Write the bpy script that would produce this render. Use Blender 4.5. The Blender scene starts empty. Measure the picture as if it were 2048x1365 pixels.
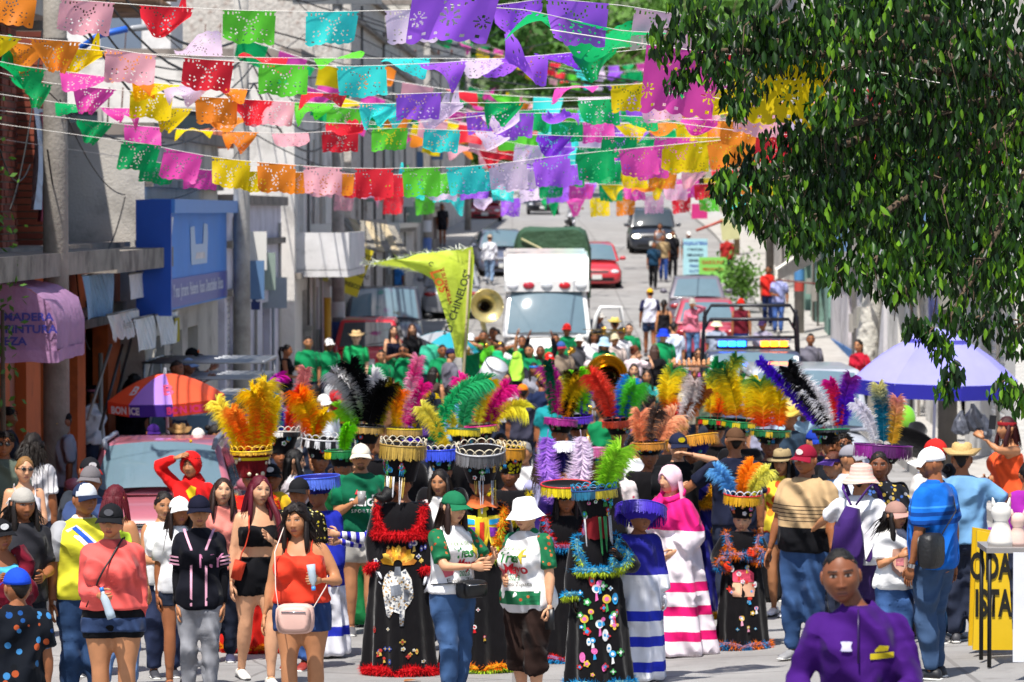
import bpy,bmesh,math,random
import numpy as np
from mathutils import Vector,Matrix
from mathutils.bvhtree import BVHTree
# ------------------------------------------------------------------ camera, sky, sun, exposure
scene = bpy.context.scene
COL = scene.collection
FPX = 7680.0
CAMZ = 4.2
PITCH = math.atan2(257.5,FPX)
cam_d = bpy.data.cameras.new('camera'); cam = bpy.data.objects.new('camera',cam_d); COL.objects.link(cam)
cam.location = (0,0,CAMZ); cam.rotation_euler = (math.radians(90) - PITCH,0,0)
cam_d.lens = 135; cam_d.sensor_width = 36; cam_d.clip_start = 0.5; cam_d.clip_end = 3000
cam_d.dof.use_dof = True; cam_d.dof.focus_distance = 25.0; cam_d.dof.aperture_fstop = 6.0
scene.camera = cam
SUN_EL,SUN_AZ = 64.0,201.0
sd = Vector((math.sin(math.radians(SUN_AZ)) * math.cos(math.radians(SUN_EL)),
             math.cos(math.radians(SUN_AZ)) * math.cos(math.radians(SUN_EL)),math.sin(math.radians(SUN_EL))))
world = bpy.data.worlds.new('World'); scene.world = world; world.use_nodes = True
wn = world.node_tree.nodes; wl = world.node_tree.links
sky = wn.new('ShaderNodeTexSky'); sky.sky_type = 'NISHITA'; sky.sun_disc = False
sky.sun_elevation = math.radians(SUN_EL); sky.sun_rotation = math.radians(SUN_AZ)
sky.air_density = 1.0; sky.dust_density = 1.2
wn['Background'].inputs['Strength'].default_value = 0.115
wl.new(sky.outputs[0],wn['Background'].inputs['Color'])
sun_d = bpy.data.lights.new('sun','SUN'); sun_d.energy = 4.9; sun_d.angle = math.radians(0.53); sun_d.color = (1.0,0.955,0.89)
sun = bpy.data.objects.new('sun',sun_d); COL.objects.link(sun)
sun.rotation_euler = sd.to_track_quat('Z','Y').to_euler(); sun.location = (0,0,60)
vs = scene.view_settings; vs.view_transform = 'Standard'; vs.look = 'None'; vs.exposure = 0.45; vs.gamma = 1.0
scene.cycles.max_bounces = 6; scene.cycles.transparent_max_bounces = 6
scene.cycles.sample_clamp_indirect = 6
# ------------------------------------------------------------------ measuring helpers
PROF = [(-60,3.6),(0,1.9),(16,1.1),(29,.5),(36,.32),(50,.15),(73,.05),(90,.3),(110,.85),(135,1.75),(154,2.7),
        (207,3.9),(320,7.5),(700,16)]
_px = np.array([p[0] for p in PROF],float); _pz = np.array([p[1] for p in PROF],float)
_m = np.gradient(_pz,_px)
def g0(d):
    d = min(max(d,-59),699); i = int(np.searchsorted(_px,d) - 1); i = max(0,min(i,len(_px) - 2))
    h = _px[i+1] - _px[i]; t = (d - _px[i]) / h
    return (2*t**3-3*t*t+1)*_pz[i] + (t**3-2*t*t+t)*h*_m[i] + (-2*t**3+3*t*t)*_pz[i+1] + (t**3-t*t)*h*_m[i+1]
def sstep(a,b,x):
    t = min(1,max(0,(x-a)/(b-a))); return t*t*(3-2*t)
def gz(x,d):
    return g0(d) + .05*max(0,x-.5)*(1-sstep(36,60,d))*sstep(-10,20,d)
AX = 0.0234
def sx(a,d): return a + AX*d
_f = np.array([0,math.cos(PITCH),-math.sin(PITCH)]); _u = np.array([0,math.sin(PITCH),math.cos(PITCH)])
def at(px,py,d):
    v = _f + np.array([(px-1024)/FPX,0,0]) - _u*(py-682.5)/FPX
    return Vector((0,0,CAMZ)) + Vector(v*(d/v[1]))
def proj(p):
    q = np.array([p[0],p[1],p[2]-CAMZ]); z = q.dot(_f)
    return 1024+FPX*q[0]/z,682.5-FPX*q.dot(_u)/z
def find_d(px,ytop,h):
    lo,hi = 9.0,260.0
    for _ in range(50):
        m = (lo+hi)/2; x = (px-1024)*m/FPX
        if proj((x,m,gz(x,m)+h))[1] > ytop: lo = m
        else: hi = m
    return lo
rng = random.Random(7)
nr = np.random.default_rng(11)
def lin(c):
    if isinstance(c,str):
        c = c.lstrip('#'); c = [int(c[i:i+2],16)/255 for i in (0,2,4)]
        return tuple(x/12.92 if x <= .04045 else ((x+.055)/1.055)**2.4 for x in c)
    return tuple(c[:3])
# ------------------------------------------------------------------ materials
_mats = {}
def _new(name):
    m = bpy.data.materials.new(name); m.use_nodes = True
    nt = m.node_tree; return m,nt,nt.nodes['Principled BSDF'],nt.links
def N(nt,t,**kw):
    n = nt.nodes.new(t)
    for k,v in kw.items():
        if k in n.inputs: n.inputs[k].default_value = v
        else: setattr(n,k,v)
    return n
def mixc(nt,fac,a,b,blend='MIX'):
    n = nt.nodes.new('ShaderNodeMix'); n.data_type = 'RGBA'; n.blend_type = blend
    for s,v in ((0,fac),(6,a),(7,b)):
        if hasattr(v,'is_linked') or hasattr(v,'links'): nt.links.new(v,n.inputs[s])
        else: n.inputs[s].default_value = v if s == 0 else (*v[:3],1)
    return n.outputs[2]
def MAT(name,col=(.5,.5,.5),rough=.6,metal=0,noise=.15,nscale=6,bump=0,bscale=40,spec=.5,transl=0,sheen=0,coat=0,
        attr=None,emit=0,alpha=1,stretch=None,pattern=None,detail=3,dirt=None):
    col = lin(col); key = (name,col,rough,metal,noise,bump,transl,attr,emit,str(pattern),str(dirt))
    if key in _mats: return _mats[key]
    m,nt,b,L = _new(name); _mats[key] = m
    tc = N(nt,'ShaderNodeTexCoord'); co = tc.outputs['Object']
    if stretch:
        mp = N(nt,'ShaderNodeMapping'); mp.inputs['Scale'].default_value = stretch; L.new(co,mp.inputs[0]); co2 = mp.outputs[0]
    else: co2 = co
    base = col
    if attr:
        a = N(nt,'ShaderNodeAttribute',attribute_name=attr); base = a.outputs['Color']
        if attr == 'tint': base = mixc(nt,a.outputs['Alpha'],col,a.outputs['Color'])
    if pattern: base = pattern(nt,co,col)
    if noise:
        nz = N(nt,'ShaderNodeTexNoise',Scale=nscale,Detail=detail,Roughness=.6); L.new(co2,nz.inputs['Vector'])
        rm = N(nt,'ShaderNodeMapRange'); rm.inputs[1].default_value = .25; rm.inputs[2].default_value = .75
        rm.inputs[3].default_value = 1-noise; rm.inputs[4].default_value = 1+noise*.6; L.new(nz.outputs[0],rm.inputs[0])
        cb = N(nt,'ShaderNodeCombineColor')
        for i in range(3): L.new(rm.outputs[0],cb.inputs[i])
        base = mixc(nt,1.0,base,cb.outputs[0],'MULTIPLY')
    if dirt:
        dn = N(nt,'ShaderNodeTexNoise',Scale=dirt[1],Detail=6,Roughness=.65); L.new(co2,dn.inputs['Vector'])
        dr = N(nt,'ShaderNodeMapRange'); dr.inputs[1].default_value = dirt[2]; dr.inputs[2].default_value = dirt[2]+.18
        dr.inputs[4].default_value = dirt[3]; L.new(dn.outputs[0],dr.inputs[0])
        base = mixc(nt,dr.outputs[0],base,lin(dirt[0]))
    if isinstance(base,tuple): b.inputs['Base Color'].default_value = (*base,1)
    else: L.new(base,b.inputs['Base Color'])
    b.inputs['Roughness'].default_value = rough; b.inputs['Metallic'].default_value = metal
    b.inputs['Specular IOR Level'].default_value = spec
    if sheen: b.inputs['Sheen Weight'].default_value = sheen; b.inputs['Sheen Roughness'].default_value = .4
    if coat: b.inputs['Coat Weight'].default_value = coat; b.inputs['Coat Roughness'].default_value = .05
    if bump:
        if name == 'cloth':
            bn = N(nt,'ShaderNodeTexWave',Scale=bscale,Distortion=9.0,Detail=2.0); bn.inputs['Detail Scale'].default_value = .45; bn.bands_direction = 'DIAGONAL'; L.new(co2,bn.inputs['Vector'])
            mk = N(nt,'ShaderNodeTexNoise',Scale=4.5,Detail=1.0); L.new(co,mk.inputs['Vector'])
            mr = N(nt,'ShaderNodeMapRange'); mr.inputs[1].default_value = .30; mr.inputs[2].default_value = .58; L.new(mk.outputs[0],mr.inputs[0])
            hh = N(nt,'ShaderNodeMath',operation='MULTIPLY'); L.new(bn.outputs['Fac'],hh.inputs[0]); L.new(mr.outputs[0],hh.inputs[1]); ho = hh.outputs[0]
        else:
            bn = N(nt,'ShaderNodeTexNoise',Scale=bscale,Detail=4); L.new(co2,bn.inputs['Vector']); ho = bn.outputs[0]
        bp = N(nt,'ShaderNodeBump',Strength=1.0,Distance=bump); L.new(ho,bp.inputs['Height']); L.new(bp.outputs[0],b.inputs['Normal'])
    if emit:
        b.inputs['Emission Color'].default_value = (*col,1); b.inputs['Emission Strength'].default_value = emit
    if transl:
        t = N(nt,'ShaderNodeBsdfTranslucent')
        if isinstance(base,tuple): t.inputs[0].default_value = (*base,1)
        else: L.new(base,t.inputs[0])
        ms = N(nt,'ShaderNodeMixShader'); ms.inputs[0].default_value = transl
        L.new(b.outputs[0],ms.inputs[1]); L.new(t.outputs[0],ms.inputs[2]); L.new(ms.outputs[0],nt.nodes['Material Output'].inputs[0])
    if alpha < 1: b.inputs['Alpha'].default_value = alpha
    return m
def cloth(col,pattern=None,rough=.85,noise=.12,sheen=.03): return MAT('cloth',col,rough,noise=noise,nscale=5,bump=.055,bscale=2.3,spec=.12,sheen=sheen,pattern=pattern,stretch=(1.0,1.0,.75))
def hatm(col,pattern=None): return MAT('hat_fabric',col,.85,noise=.12,nscale=14,bump=.003,bscale=50,spec=.12,pattern=pattern)
def paint(col,rough=.35): return MAT('car_paint',col,rough,noise=.05,nscale=2,coat=.6)
def plast(col,rough=.4,noise=.06): return MAT('plastic',col,rough,noise=noise)
def glassm(): return MAT('window_glass',(.035,.05,.06),.035,noise=0,spec=.8,coat=.4)
def p_bands(bands,default,axis=2):
    """bands: list of (lo, hi, colour) along an axis in object space"""
    def f(nt,co,col):
        sp = N(nt,'ShaderNodeSeparateXYZ'); nt.links.new(co,sp.inputs[0]); out = lin(default)
        for lo,hi,c in bands:
            a = N(nt,'ShaderNodeMath',operation='GREATER_THAN'); a.inputs[1].default_value = lo; nt.links.new(sp.outputs[axis],a.inputs[0])
            d = N(nt,'ShaderNodeMath',operation='LESS_THAN'); d.inputs[1].default_value = hi; nt.links.new(sp.outputs[axis],d.inputs[0])
            mu = N(nt,'ShaderNodeMath',operation='MULTIPLY'); nt.links.new(a.outputs[0],mu.inputs[0]); nt.links.new(d.outputs[0],mu.inputs[1])
            out = mixc(nt,mu.outputs[0],out,lin(c))
        return out
    f.__name__ = 'b'+str(bands)+str(default)+str(axis); return f
def p_stripes(c2,period,duty=.3,axis=2):
    def f(nt,co,col):
        sp = N(nt,'ShaderNodeSeparateXYZ'); nt.links.new(co,sp.inputs[0])
        a = N(nt,'ShaderNodeMath',operation='MULTIPLY'); a.inputs[1].default_value = 1/period; nt.links.new(sp.outputs[axis],a.inputs[0])
        fr = N(nt,'ShaderNodeMath',operation='FRACT'); nt.links.new(a.outputs[0],fr.inputs[0])
        lt = N(nt,'ShaderNodeMath',operation='LESS_THAN'); lt.inputs[1].default_value = duty; nt.links.new(fr.outputs[0],lt.inputs[0])
        return mixc(nt,lt.outputs[0],col,lin(c2))
    return f
def p_floral(cols,scale=22,cover=.5):
    def f(nt,co,col):
        v = N(nt,'ShaderNodeTexVoronoi',Scale=scale); nt.links.new(co,v.inputs['Vector'])
        r = N(nt,'ShaderNodeValToRGB'); r.color_ramp.interpolation = 'CONSTANT'; e = r.color_ramp.elements
        n = len(cols); e[0].color = (*lin(cols[0]),1); e[1].position = 1/n; e[1].color = (*lin(cols[1 % n]),1)
        for i in range(2,n): k = e.new(i/n); k.color = (*lin(cols[i]),1)
        s = N(nt,'ShaderNodeSeparateColor'); nt.links.new(v.outputs['Color'],s.inputs[0]); nt.links.new(s.outputs[0],r.inputs[0])
        lt = N(nt,'ShaderNodeMath',operation='LESS_THAN'); lt.inputs[1].default_value = cover; nt.links.new(v.outputs['Distance'],lt.inputs[0])
        return mixc(nt,lt.outputs[0],col,r.outputs[0])
    return f
ATTR = lambda rough=.6,transl=0,name='painted',noise=.1,spec=.4: MAT(name,(.5,.5,.5),rough,attr='col',transl=transl,noise=noise,nscale=14,spec=spec)
# ------------------------------------------------------------------ mesh builder
class MB:
    def __init__(s): s.v = []; s.n = 0; s.f = []; s.m = []; s.c = []; s.hasc = False
    def add(s,V,F,mi=0,col=None):
        V = np.asarray(V,float).reshape(-1,3); o = s.n
        s.v.append(V); s.n += len(V)
        if isinstance(F,np.ndarray): F = (F+o).tolist()
        else: F = [[i+o for i in f] for f in F]
        s.f += F; s.m += [mi]*len(F)
        if col is None: s.c.append(np.tile((1.,1.,1.,0.),(len(V),1)))
        else:
            s.hasc = True; c = np.asarray(col,float)
            if c.ndim == 1: c = np.tile(c,(len(V),1))
            if c.shape[1] == 3: c = np.hstack([c,np.ones((len(c),1))])
            s.c.append(c)
        return s
    def merge(s,o,M=None):
        V = np.concatenate(o.v) if o.v else np.zeros((0,3))
        if M is not None:
            M = np.array(M); V = V @ M[:3,:3].T + M[:3,3]
        of = s.n; s.v.append(V); s.n += len(V); s.f += [[i+of for i in f] for f in o.f]; s.m += o.m; s.c += o.c; s.hasc |= o.hasc
    def V(s): return np.concatenate(s.v)
    def xf(s,M):
        M = np.array(M); s.v = [v @ M[:3,:3].T + M[:3,3] for v in s.v]; return s
    # --- shapes
    def box(s,c,size,mi=0,col=None,M=None):
        x,y,z = [q/2 for q in size]
        V = np.array([[i,j,k] for i in (-x,x) for j in (-y,y) for k in (-z,z)])
        if M is not None: V = V @ np.array(M)[:3,:3].T
        V = V + np.array(c)
        return s.add(V,[[0,1,3,2],[4,6,7,5],[0,4,5,1],[2,3,7,6],[0,2,6,4],[1,5,7,3]],mi,col)
    def loft(s,rings,mi=0,col=None,cap=True,closed=True):
        n = len(rings[0]); V = np.concatenate([np.asarray(r,float) for r in rings]); F = []
        for i in range(len(rings)-1):
            for j in range(n if closed else n-1):
                k = (j+1) % n; F.append([i*n+j,i*n+k,(i+1)*n+k,(i+1)*n+j])
        if cap and closed: F.append(list(range(n))[::-1]); F.append([(len(rings)-1)*n+j for j in range(n)])
        return s.add(V,F,mi,col)
    def tube(s,pts,rad,n=8,mi=0,col=None,flat=None,cap=True):
        P = [np.asarray(p,float) for p in pts]; R = rad if hasattr(rad,'__len__') else [rad]*len(P)
        rings = []; ref = None
        for i,p in enumerate(P):
            t = P[min(i+1,len(P)-1)]-P[max(i-1,0)]; t = t/(np.linalg.norm(t)+1e-9)
            if ref is None:
                ref = np.array([0,1.,0]) if abs(t[1]) < .8 else np.array([1.,0,0])
            u = ref-t*ref.dot(t); u /= (np.linalg.norm(u)+1e-9); w = np.cross(t,u); ref = u
            r = R[i]; ru,rw = (r if hasattr(r,'__len__') else (r,r))
            a = np.arange(n)*2*math.pi/n
            rings.append(p+np.outer(np.cos(a)*ru,u)+np.outer(np.sin(a)*rw,w))
        return s.loft(rings,mi,col,cap)
    def lathe(s,prof,n=20,mi=0,col=None,c=(0,0,0),ell=1.0,cap=True):
        a = np.arange(n)*2*math.pi/n
        return s.loft([np.stack([np.cos(a)*r+c[0],np.sin(a)*r*ell+c[1],np.full(n,z+c[2])],1) for r,z in prof],mi,col,cap)
    def ball(s,c,r,n=10,mi=0,col=None):
        r = r if hasattr(r,'__len__') else (r,r,r); m = max(5,n//2+1)
        rings = []; a = np.arange(n)*2*math.pi/n
        for i in range(m):
            p = -math.pi/2+math.pi*(i+.02)/(m-1+.04)
            rings.append(np.stack([np.cos(a)*math.cos(p)*r[0]+c[0],np.sin(a)*math.cos(p)*r[1]+c[1],np.full(n,math.sin(p)*r[2]+c[2])],1))
        return s.loft(rings,mi,col)
    def poly(s,V,mi=0,col=None): return s.add(V,[list(range(len(V)))],mi,col)
    def prism(s,pts2,y0,y1,mi=0,col=None,axis='y'):
        n = len(pts2)
        if axis == 'y': V = [(x,y0,z) for x,z in pts2]+[(x,y1,z) for x,z in pts2]
        elif axis == 'x': V = [(y0,x,z) for x,z in pts2]+[(y1,x,z) for x,z in pts2]
        else: V = [(x,z,y0) for x,z in pts2]+[(x,z,y1) for x,z in pts2]
        return s.add(V,[list(range(n))[::-1],list(range(n,2*n))]+[[i,(i+1) % n,n+(i+1) % n,n+i] for i in range(n)],mi,col)
    def mesh(s,name,smooth=True,attr='col'):
        me = bpy.data.meshes.new(name); me.from_pydata(s.V().tolist() if s.v else [],[],s.f)
        if any(s.m): me.polygons.foreach_set('material_index',s.m)
        me.polygons.foreach_set('use_smooth',[smooth]*len(me.polygons))
        if s.hasc:
            a = me.color_attributes.new(attr,'FLOAT_COLOR','POINT'); a.data.foreach_set('color',np.concatenate(s.c).ravel())
        me.update(); return me
def link(name,data,mats=None,parent=None,loc=None,rot=None):
    o = bpy.data.objects.new(name,data); COL.objects.link(o)
    if mats is not None:
        for m in (mats if isinstance(mats,(list,tuple)) else [mats]): data.materials.append(m)
    if parent: o.parent = parent
    if loc is not None: o.location = loc
    if rot is not None: o.rotation_euler = rot
    return o
def part(name,mb,mats,parent=None,smooth=True,attr='col',**kw):
    return link(name,mb.mesh(name,smooth,attr),mats,parent,**kw)
def tag(o,label=None,cat=None,group=None,kind=None):
    for k,v in (('label',label),('category',cat),('group',group),('kind',kind)):
        if v: o[k] = v
    return o
def empty(name,loc=(0,0,0),rz=0,label=None,cat=None,group=None):
    o = bpy.data.objects.new(name,None); COL.objects.link(o); o.location = loc; o.rotation_euler = (0,0,rz)
    o.empty_display_size = .1
    return tag(o,label,cat,group)
JOBS = []
def remesh(name,mb,mat,parent,vox,wrinkle=0,post=None,smooth=3):
    o = link(name,mb.mesh(name),None,parent)
    m = o.modifiers.new('r','REMESH'); m.mode = 'VOXEL'; m.voxel_size = vox; m.use_smooth_shade = True
    if smooth: q = o.modifiers.new('s','SMOOTH'); q.factor = .5; q.iterations = smooth
    if wrinkle:
        t = bpy.data.textures.get('folds') or bpy.data.textures.new('folds','CLOUDS'); t.noise_scale = .085; t.noise_depth = 2
        w = o.modifiers.new('w','DISPLACE'); w.texture = t; w.strength = wrinkle; w.mid_level = .45; w.texture_coords = 'OBJECT'
        w.texture_coords_object = cam
    JOBS.append((o,mat,post)); return o
def text_mesh_job(body,size,mat,parent,name='lettering',post=None,spacing=1.0,shear=0,flip=False,extrude=0.0,align='CENTER',M=None,xs=1.0,bold=0):
    cu = bpy.data.curves.new(name,'FONT'); cu.body = body; cu.size = size; cu.align_x = align; cu.align_y = 'CENTER'
    cu.space_character = spacing; cu.shear = shear; cu.extrude = extrude; cu.resolution_u = 3; cu.offset = bold
    o = bpy.data.objects.new(name,cu); COL.objects.link(o)
    if parent: o.parent = parent
    def fin(ob):
        me = ob.data; n = len(me.vertices); co = np.empty(n*3); me.vertices.foreach_get('co',co); co = co.reshape(-1,3)
        co[:,0] *= xs*(-1 if flip else 1)
        if M is not None: A = np.array(M); co = co @ A[:3,:3].T+A[:3,3]
        me.vertices.foreach_set('co',co.ravel()); me.update()
        if post: post(ob)
    JOBS.append((o,mat,fin)); return o
def run_jobs():
    dg = bpy.context.evaluated_depsgraph_get()
    outs = [bpy.data.meshes.new_from_object(o.evaluated_get(dg)) for o,_,_ in JOBS]
    for (o,mat,post),me in zip(JOBS,outs):
        if o.type == 'FONT':
            q = bpy.data.objects.new(o.name,me); p = o.parent; nm = o.name
            bpy.data.objects.remove(o); q.name = nm; COL.objects.link(q); q.parent = p; o = q
        else: o.modifiers.clear(); o.data = me
        me.materials.clear()
        for m in (mat if isinstance(mat,(list,tuple)) else [mat]): me.materials.append(m)
        if post: post(o)
    JOBS.clear()
def Rz(a): return Matrix.Rotation(a,4,'Z')
def T3(x,y,z): return Matrix.Translation((x,y,z))
STAND = Matrix(((1,0,0,0),(0,0,-1,0),(0,1,0,0),(0,0,0,1)))
# ------------------------------------------------------------------ people
SKIN = ['#e3b698','#cf9a76','#b67d56','#955c3a','#7c492f']
def skin_mat(i): return MAT('skin',SKIN[i],.5,noise=.09,nscale=18,attr='tint',spec=.35)
def hair_mat(c): return MAT('hair',c,.55,noise=.35,nscale=30,bump=.004,bscale=60,stretch=(3,3,.4),spec=.3)
def G(x,c,w): return np.exp(-((x-c)/w)**2)
_heads = {}
def head_grid(nlon,nlat):
    if (nlon,nlat) in _heads: return _heads[(nlon,nlat)]
    u = np.arange(nlon)/nlon; th = 2*math.pi*u-.6*np.sin(2*math.pi*u)
    ph = np.linspace(-math.pi/2+.03,math.pi/2-.03,nlat)
    TH,PH = np.meshgrid(th,ph)
    x = np.sin(TH)*np.cos(PH)*.076; y = -np.cos(TH)*np.cos(PH)*.097; z = np.sin(PH)*.115
    t = np.clip(-z/.115,0,1); fr = y < 0
    x *= 1-.26*t**1.7; x *= 1+.05*G(z,-.05,.03)
    y = np.where(fr,y*(1-.02*t)-.006*t,y*(1-.42*t))
    y = np.where(fr,np.sign(y)*np.abs(y/.097)**.86*.097,y)
    A = np.abs(x); f = np.clip((-y-.02)/.03,0,1)
    s = np.clip((.032-z)/.066,0,1); nose = .023*s**1.4*np.where(z < -.033,np.exp(-((z+.033)/.006)**2),1)
    dy = nose*np.exp(-(x/.0115)**2)+.009*G(A,.013,.008)*G(z,-.033,.008)
    dy += -.010*G(A,.031,.016)*G(z,.012,.011)+.006*G(A,.031,.010)*G(z,.011,.006)
    dy += .005*G(A,.028,.02)*G(z,.032,.008)+.004*G(A,.046,.016)*G(z,-.018,.018)
    dy += .006*np.exp(-(x/.021)**2)*(G(z,-.0585,.005)+G(z,-.070,.006))+.008*np.exp(-(x/.022)**2)*G(z,-.098,.014)
    dy += -.003*np.exp(-(x/.03)**2)*G(z,-.082,.006)
    y = y-dy*f
    V = np.stack([x.ravel(),y.ravel(),z.ravel()],1); F = []
    for i in range(nlat-1):
        for j in range(nlon):
            k = (j+1) % nlon; F.append([i*nlon+j,i*nlon+k,(i+1)*nlon+k,(i+1)*nlon+j])
    F.append(list(range(nlon))[::-1]); F.append([(nlat-1)*nlon+j for j in range(nlon)])
    _heads[(nlon,nlat)] = (V,F); return V,F
def head_mb(res,fem=False,beard=None,lips=None):
    V,F = head_grid(*{0: (84,84),1: (54,54),2: (26,26),3: (20,18)}[res])
    x,y,z = V.T; A = np.abs(x); f = (y < -.035)
    C = np.zeros((len(V),4))
    def put(mask,c,a):
        m = mask & f; C[m,:3] = c; C[m,3] = np.maximum(C[m,3],a) if np.isscalar(a) else a[m]
    if beard == 'goatee': put((((A < .03) & (z < -.074)) | ((A < .032) & (z > -.055) & (z < -.046))),(.02,.015,.012),.8)
    elif beard: put((z < -.045-.35*np.clip(A-.02,-.02,.05)) | ((A > .055) & (z < -.01)),(.03,.02,.016),.55)
    lp = ((A/.024)**2+((z+.064)/.0115)**2) < 1
    put(lp,lips or ((.36,.10,.09) if fem else (.28,.11,.085)),.75 if fem else .5)
    put((A < .021) & (np.abs(z+.0643) < .0022),(.06,.02,.02),.9)
    put((A > .012) & (A < .052) & (np.abs(z-.034+.15*np.clip(A-.035,0,.1)) < (.0035 if fem else .005)),(.02,.013,.01),.9)
    ey = (((A-.031)/.015)**2+((z-.011)/.0052)**2) < 1
    put(ey,(.34,.30,.27),.9); put(ey & (np.abs(A-.031) < .0065),(.015,.009,.006),1.0)
    put((np.abs(A-.031) < .017) & (np.abs(z-.0185) < .0022),(.02,.012,.01),.9)
    put((((A-.010)/.004)**2+((z+.043)/.003)**2) < 1,(.07,.03,.02),.8)
    mb = MB(); mb.add(V,F,0,C)
    n = 10 if res < 2 else 6
    for s in (-1,1):
        e = MB(); e.ball((s*.076,.012,-.003),(.011,.019,.032),n); mb.merge(e)
    return mb
_hands = {}
def hand_mb(kind,near):
    k = (kind,near)
    if k in _hands: return _hands[k]
    mb = MB(); n = 7 if near else 5
    curl = {'relax': .35,'grip': 1.15,'flat': .06,'spread': .08}[kind]
    mb.tube([(0,0,.015),(0,0,-.01),(0.002,0,-.045),(.002,.0,-.088)],[(.024,.018),(.029,.016),(.041,.015),(.039,.012)],9 if near else 6)
    for y,l,r in ((-.029,.070,.0088),(-.0095,.080,.0092),(.0095,.074,.0088),(.028,.058,.0078)):
        p = np.array([.002,y*.97,-.08]); pts = [p]; a = curl*.5
        sy = y*(.9 if kind == 'spread' else .12)
        for q,seg in enumerate((.46,.3,.26)):
            dirv = np.array([math.sin(a),sy*6,-math.cos(a)]); dirv /= np.linalg.norm(dirv)
            p = p+dirv*l*seg; pts.append(p); a += curl*(.95 if q == 0 else .8)
        mb.tube(pts,[r,r*.97,r*.88,r*.62],n)
    a = .5 if kind != 'grip' else .95
    p0 = np.array([.004,-.026,-.022]); p1 = p0+np.array([.012,-.028,-.026]); p2 = p1+np.array([.014*a,-.010*(1-a*.6),-.030]); p3 = p2+np.array([.016*a,.003,-.023])
    mb.tube([p0,p1,p2,p3],[.014,.0115,.0098,.0065],n)
    _hands[k] = mb; return mb
ARMS = {'down': (.05,-.03,-.535),'relaxed': (.07,-.09,-.52),'belly': (-.10,-.25,-.30),'chest': (-.11,-.25,-.16),'fwd': (0,-.45,-.16),
        'fwdup': (.02,-.40,.05),'face': (-.10,-.22,.16),'head': (-.05,-.12,.30),'up': (.06,-.10,.50),'hip': (.10,-.02,-.30),
        'side': (.38,-.18,-.28),'back': (-.05,.14,-.42),'phone': (-.06,-.36,.14),'cross': (-.22,-.20,-.22),'elbow': (.06,-.32,-.24)}
class Bod: pass
def vec(*a): return np.array(a,float)
def make_body(h,fem,fat,aL='down',aR='down',walk=0,stance=.0,lean=0,elL=None,elR=None):
    B = Bod(); k = h/1.7; B.k = k; B.h = h; B.fem = fem; B.fat = fat
    B.hs = k**.5; sw = (.142 if fem else .168)*k*(1+.25*(fat-1)); B.sw = sw
    B.S = {-1: vec(-sw,.01,1.365*k),1: vec(sw,.01,1.365*k)}
    hw = (.09 if fem else .085)*k*(1+.35*(fat-1)); B.H = {-1: vec(-hw,0,.88*k),1: vec(hw,0,.88*k)}
    B.arm = {}; B.leg = {}
    for s,a,el in ((-1,aL,elL),(1,aR,elR)):
        t = ARMS[a] if isinstance(a,str) else a
        T = B.S[s]+vec(s*t[0],t[1],t[2])*k
        if isinstance(a,str) and a in ('down','relaxed'): T[0] += s*.07*(fat-1)*2.2
        l1,l2 = .285*k,.25*k; D = T-B.S[s]; L = np.linalg.norm(D)
        if L > (l1+l2)*.995: T = B.S[s]+D/L*(l1+l2)*.995; D = T-B.S[s]; L = np.linalg.norm(D)
        u = D/L; c = (l1*l1-l2*l2+L*L)/(2*L); hh = math.sqrt(max(0,l1*l1-c*c))
        hint = vec(s*.55,.55,-.5) if el is None else vec(s*el[0],el[1],el[2])
        if t[2] > .2 and el is None: hint = vec(s*1,.2,-.2)
        w = hint-u*hint.dot(u); w /= np.linalg.norm(w)
        B.arm[s] = (B.S[s],B.S[s]+u*c+w*hh,T)
    for s in (-1,1):
        off = walk*s*.22*k; fx = s*(hw/k*.95+stance)*k
        F = vec(fx,-off,.075*k + (.05*k if off < -.1 else 0)); K = (B.H[s]+F)/2+vec(0,-.035*k-abs(off)*.12,0)
        B.leg[s] = (B.H[s],K,F)
    ff = fat
    if fem: tab = [(.78,.13,.09,.11),(.87,.172,.112,.128),(.95,.165,.108,.12),(1.05,.136,.098,.098),(1.15,.136,.103,.098),(1.26,.148,.118,.10),(1.34,.143,.10,.095),(1.385,.125,.083,.085),(1.415,.092,.068,.072),(1.45,.056,.054,.058)]
    else: tab = [(.78,.13,.09,.10),(.87,.162,.110,.12),(.96,.16,.112,.112),(1.06,.152,.11,.102),(1.17,.16,.116,.108),(1.27,.172,.122,.112),(1.35,.166,.106,.104),(1.39,.145,.09,.092),(1.42,.105,.075,.078),(1.455,.066,.062,.064)]
    B.tab = []
    for z,rx,fy,by in tab:
        b = math.exp(-((z-1.05)/.17)**2); u = math.exp(-((z-1.1)/.3)**2)
        B.tab.append((z*k,rx*k*(1+(ff-1)*(.45+.55*u)),fy*k*(1+(ff-1)*(.4+1.5*b)),by*k*(1+(ff-1)*(.4+.4*u))))
    B.lean = lean
    return B
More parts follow.
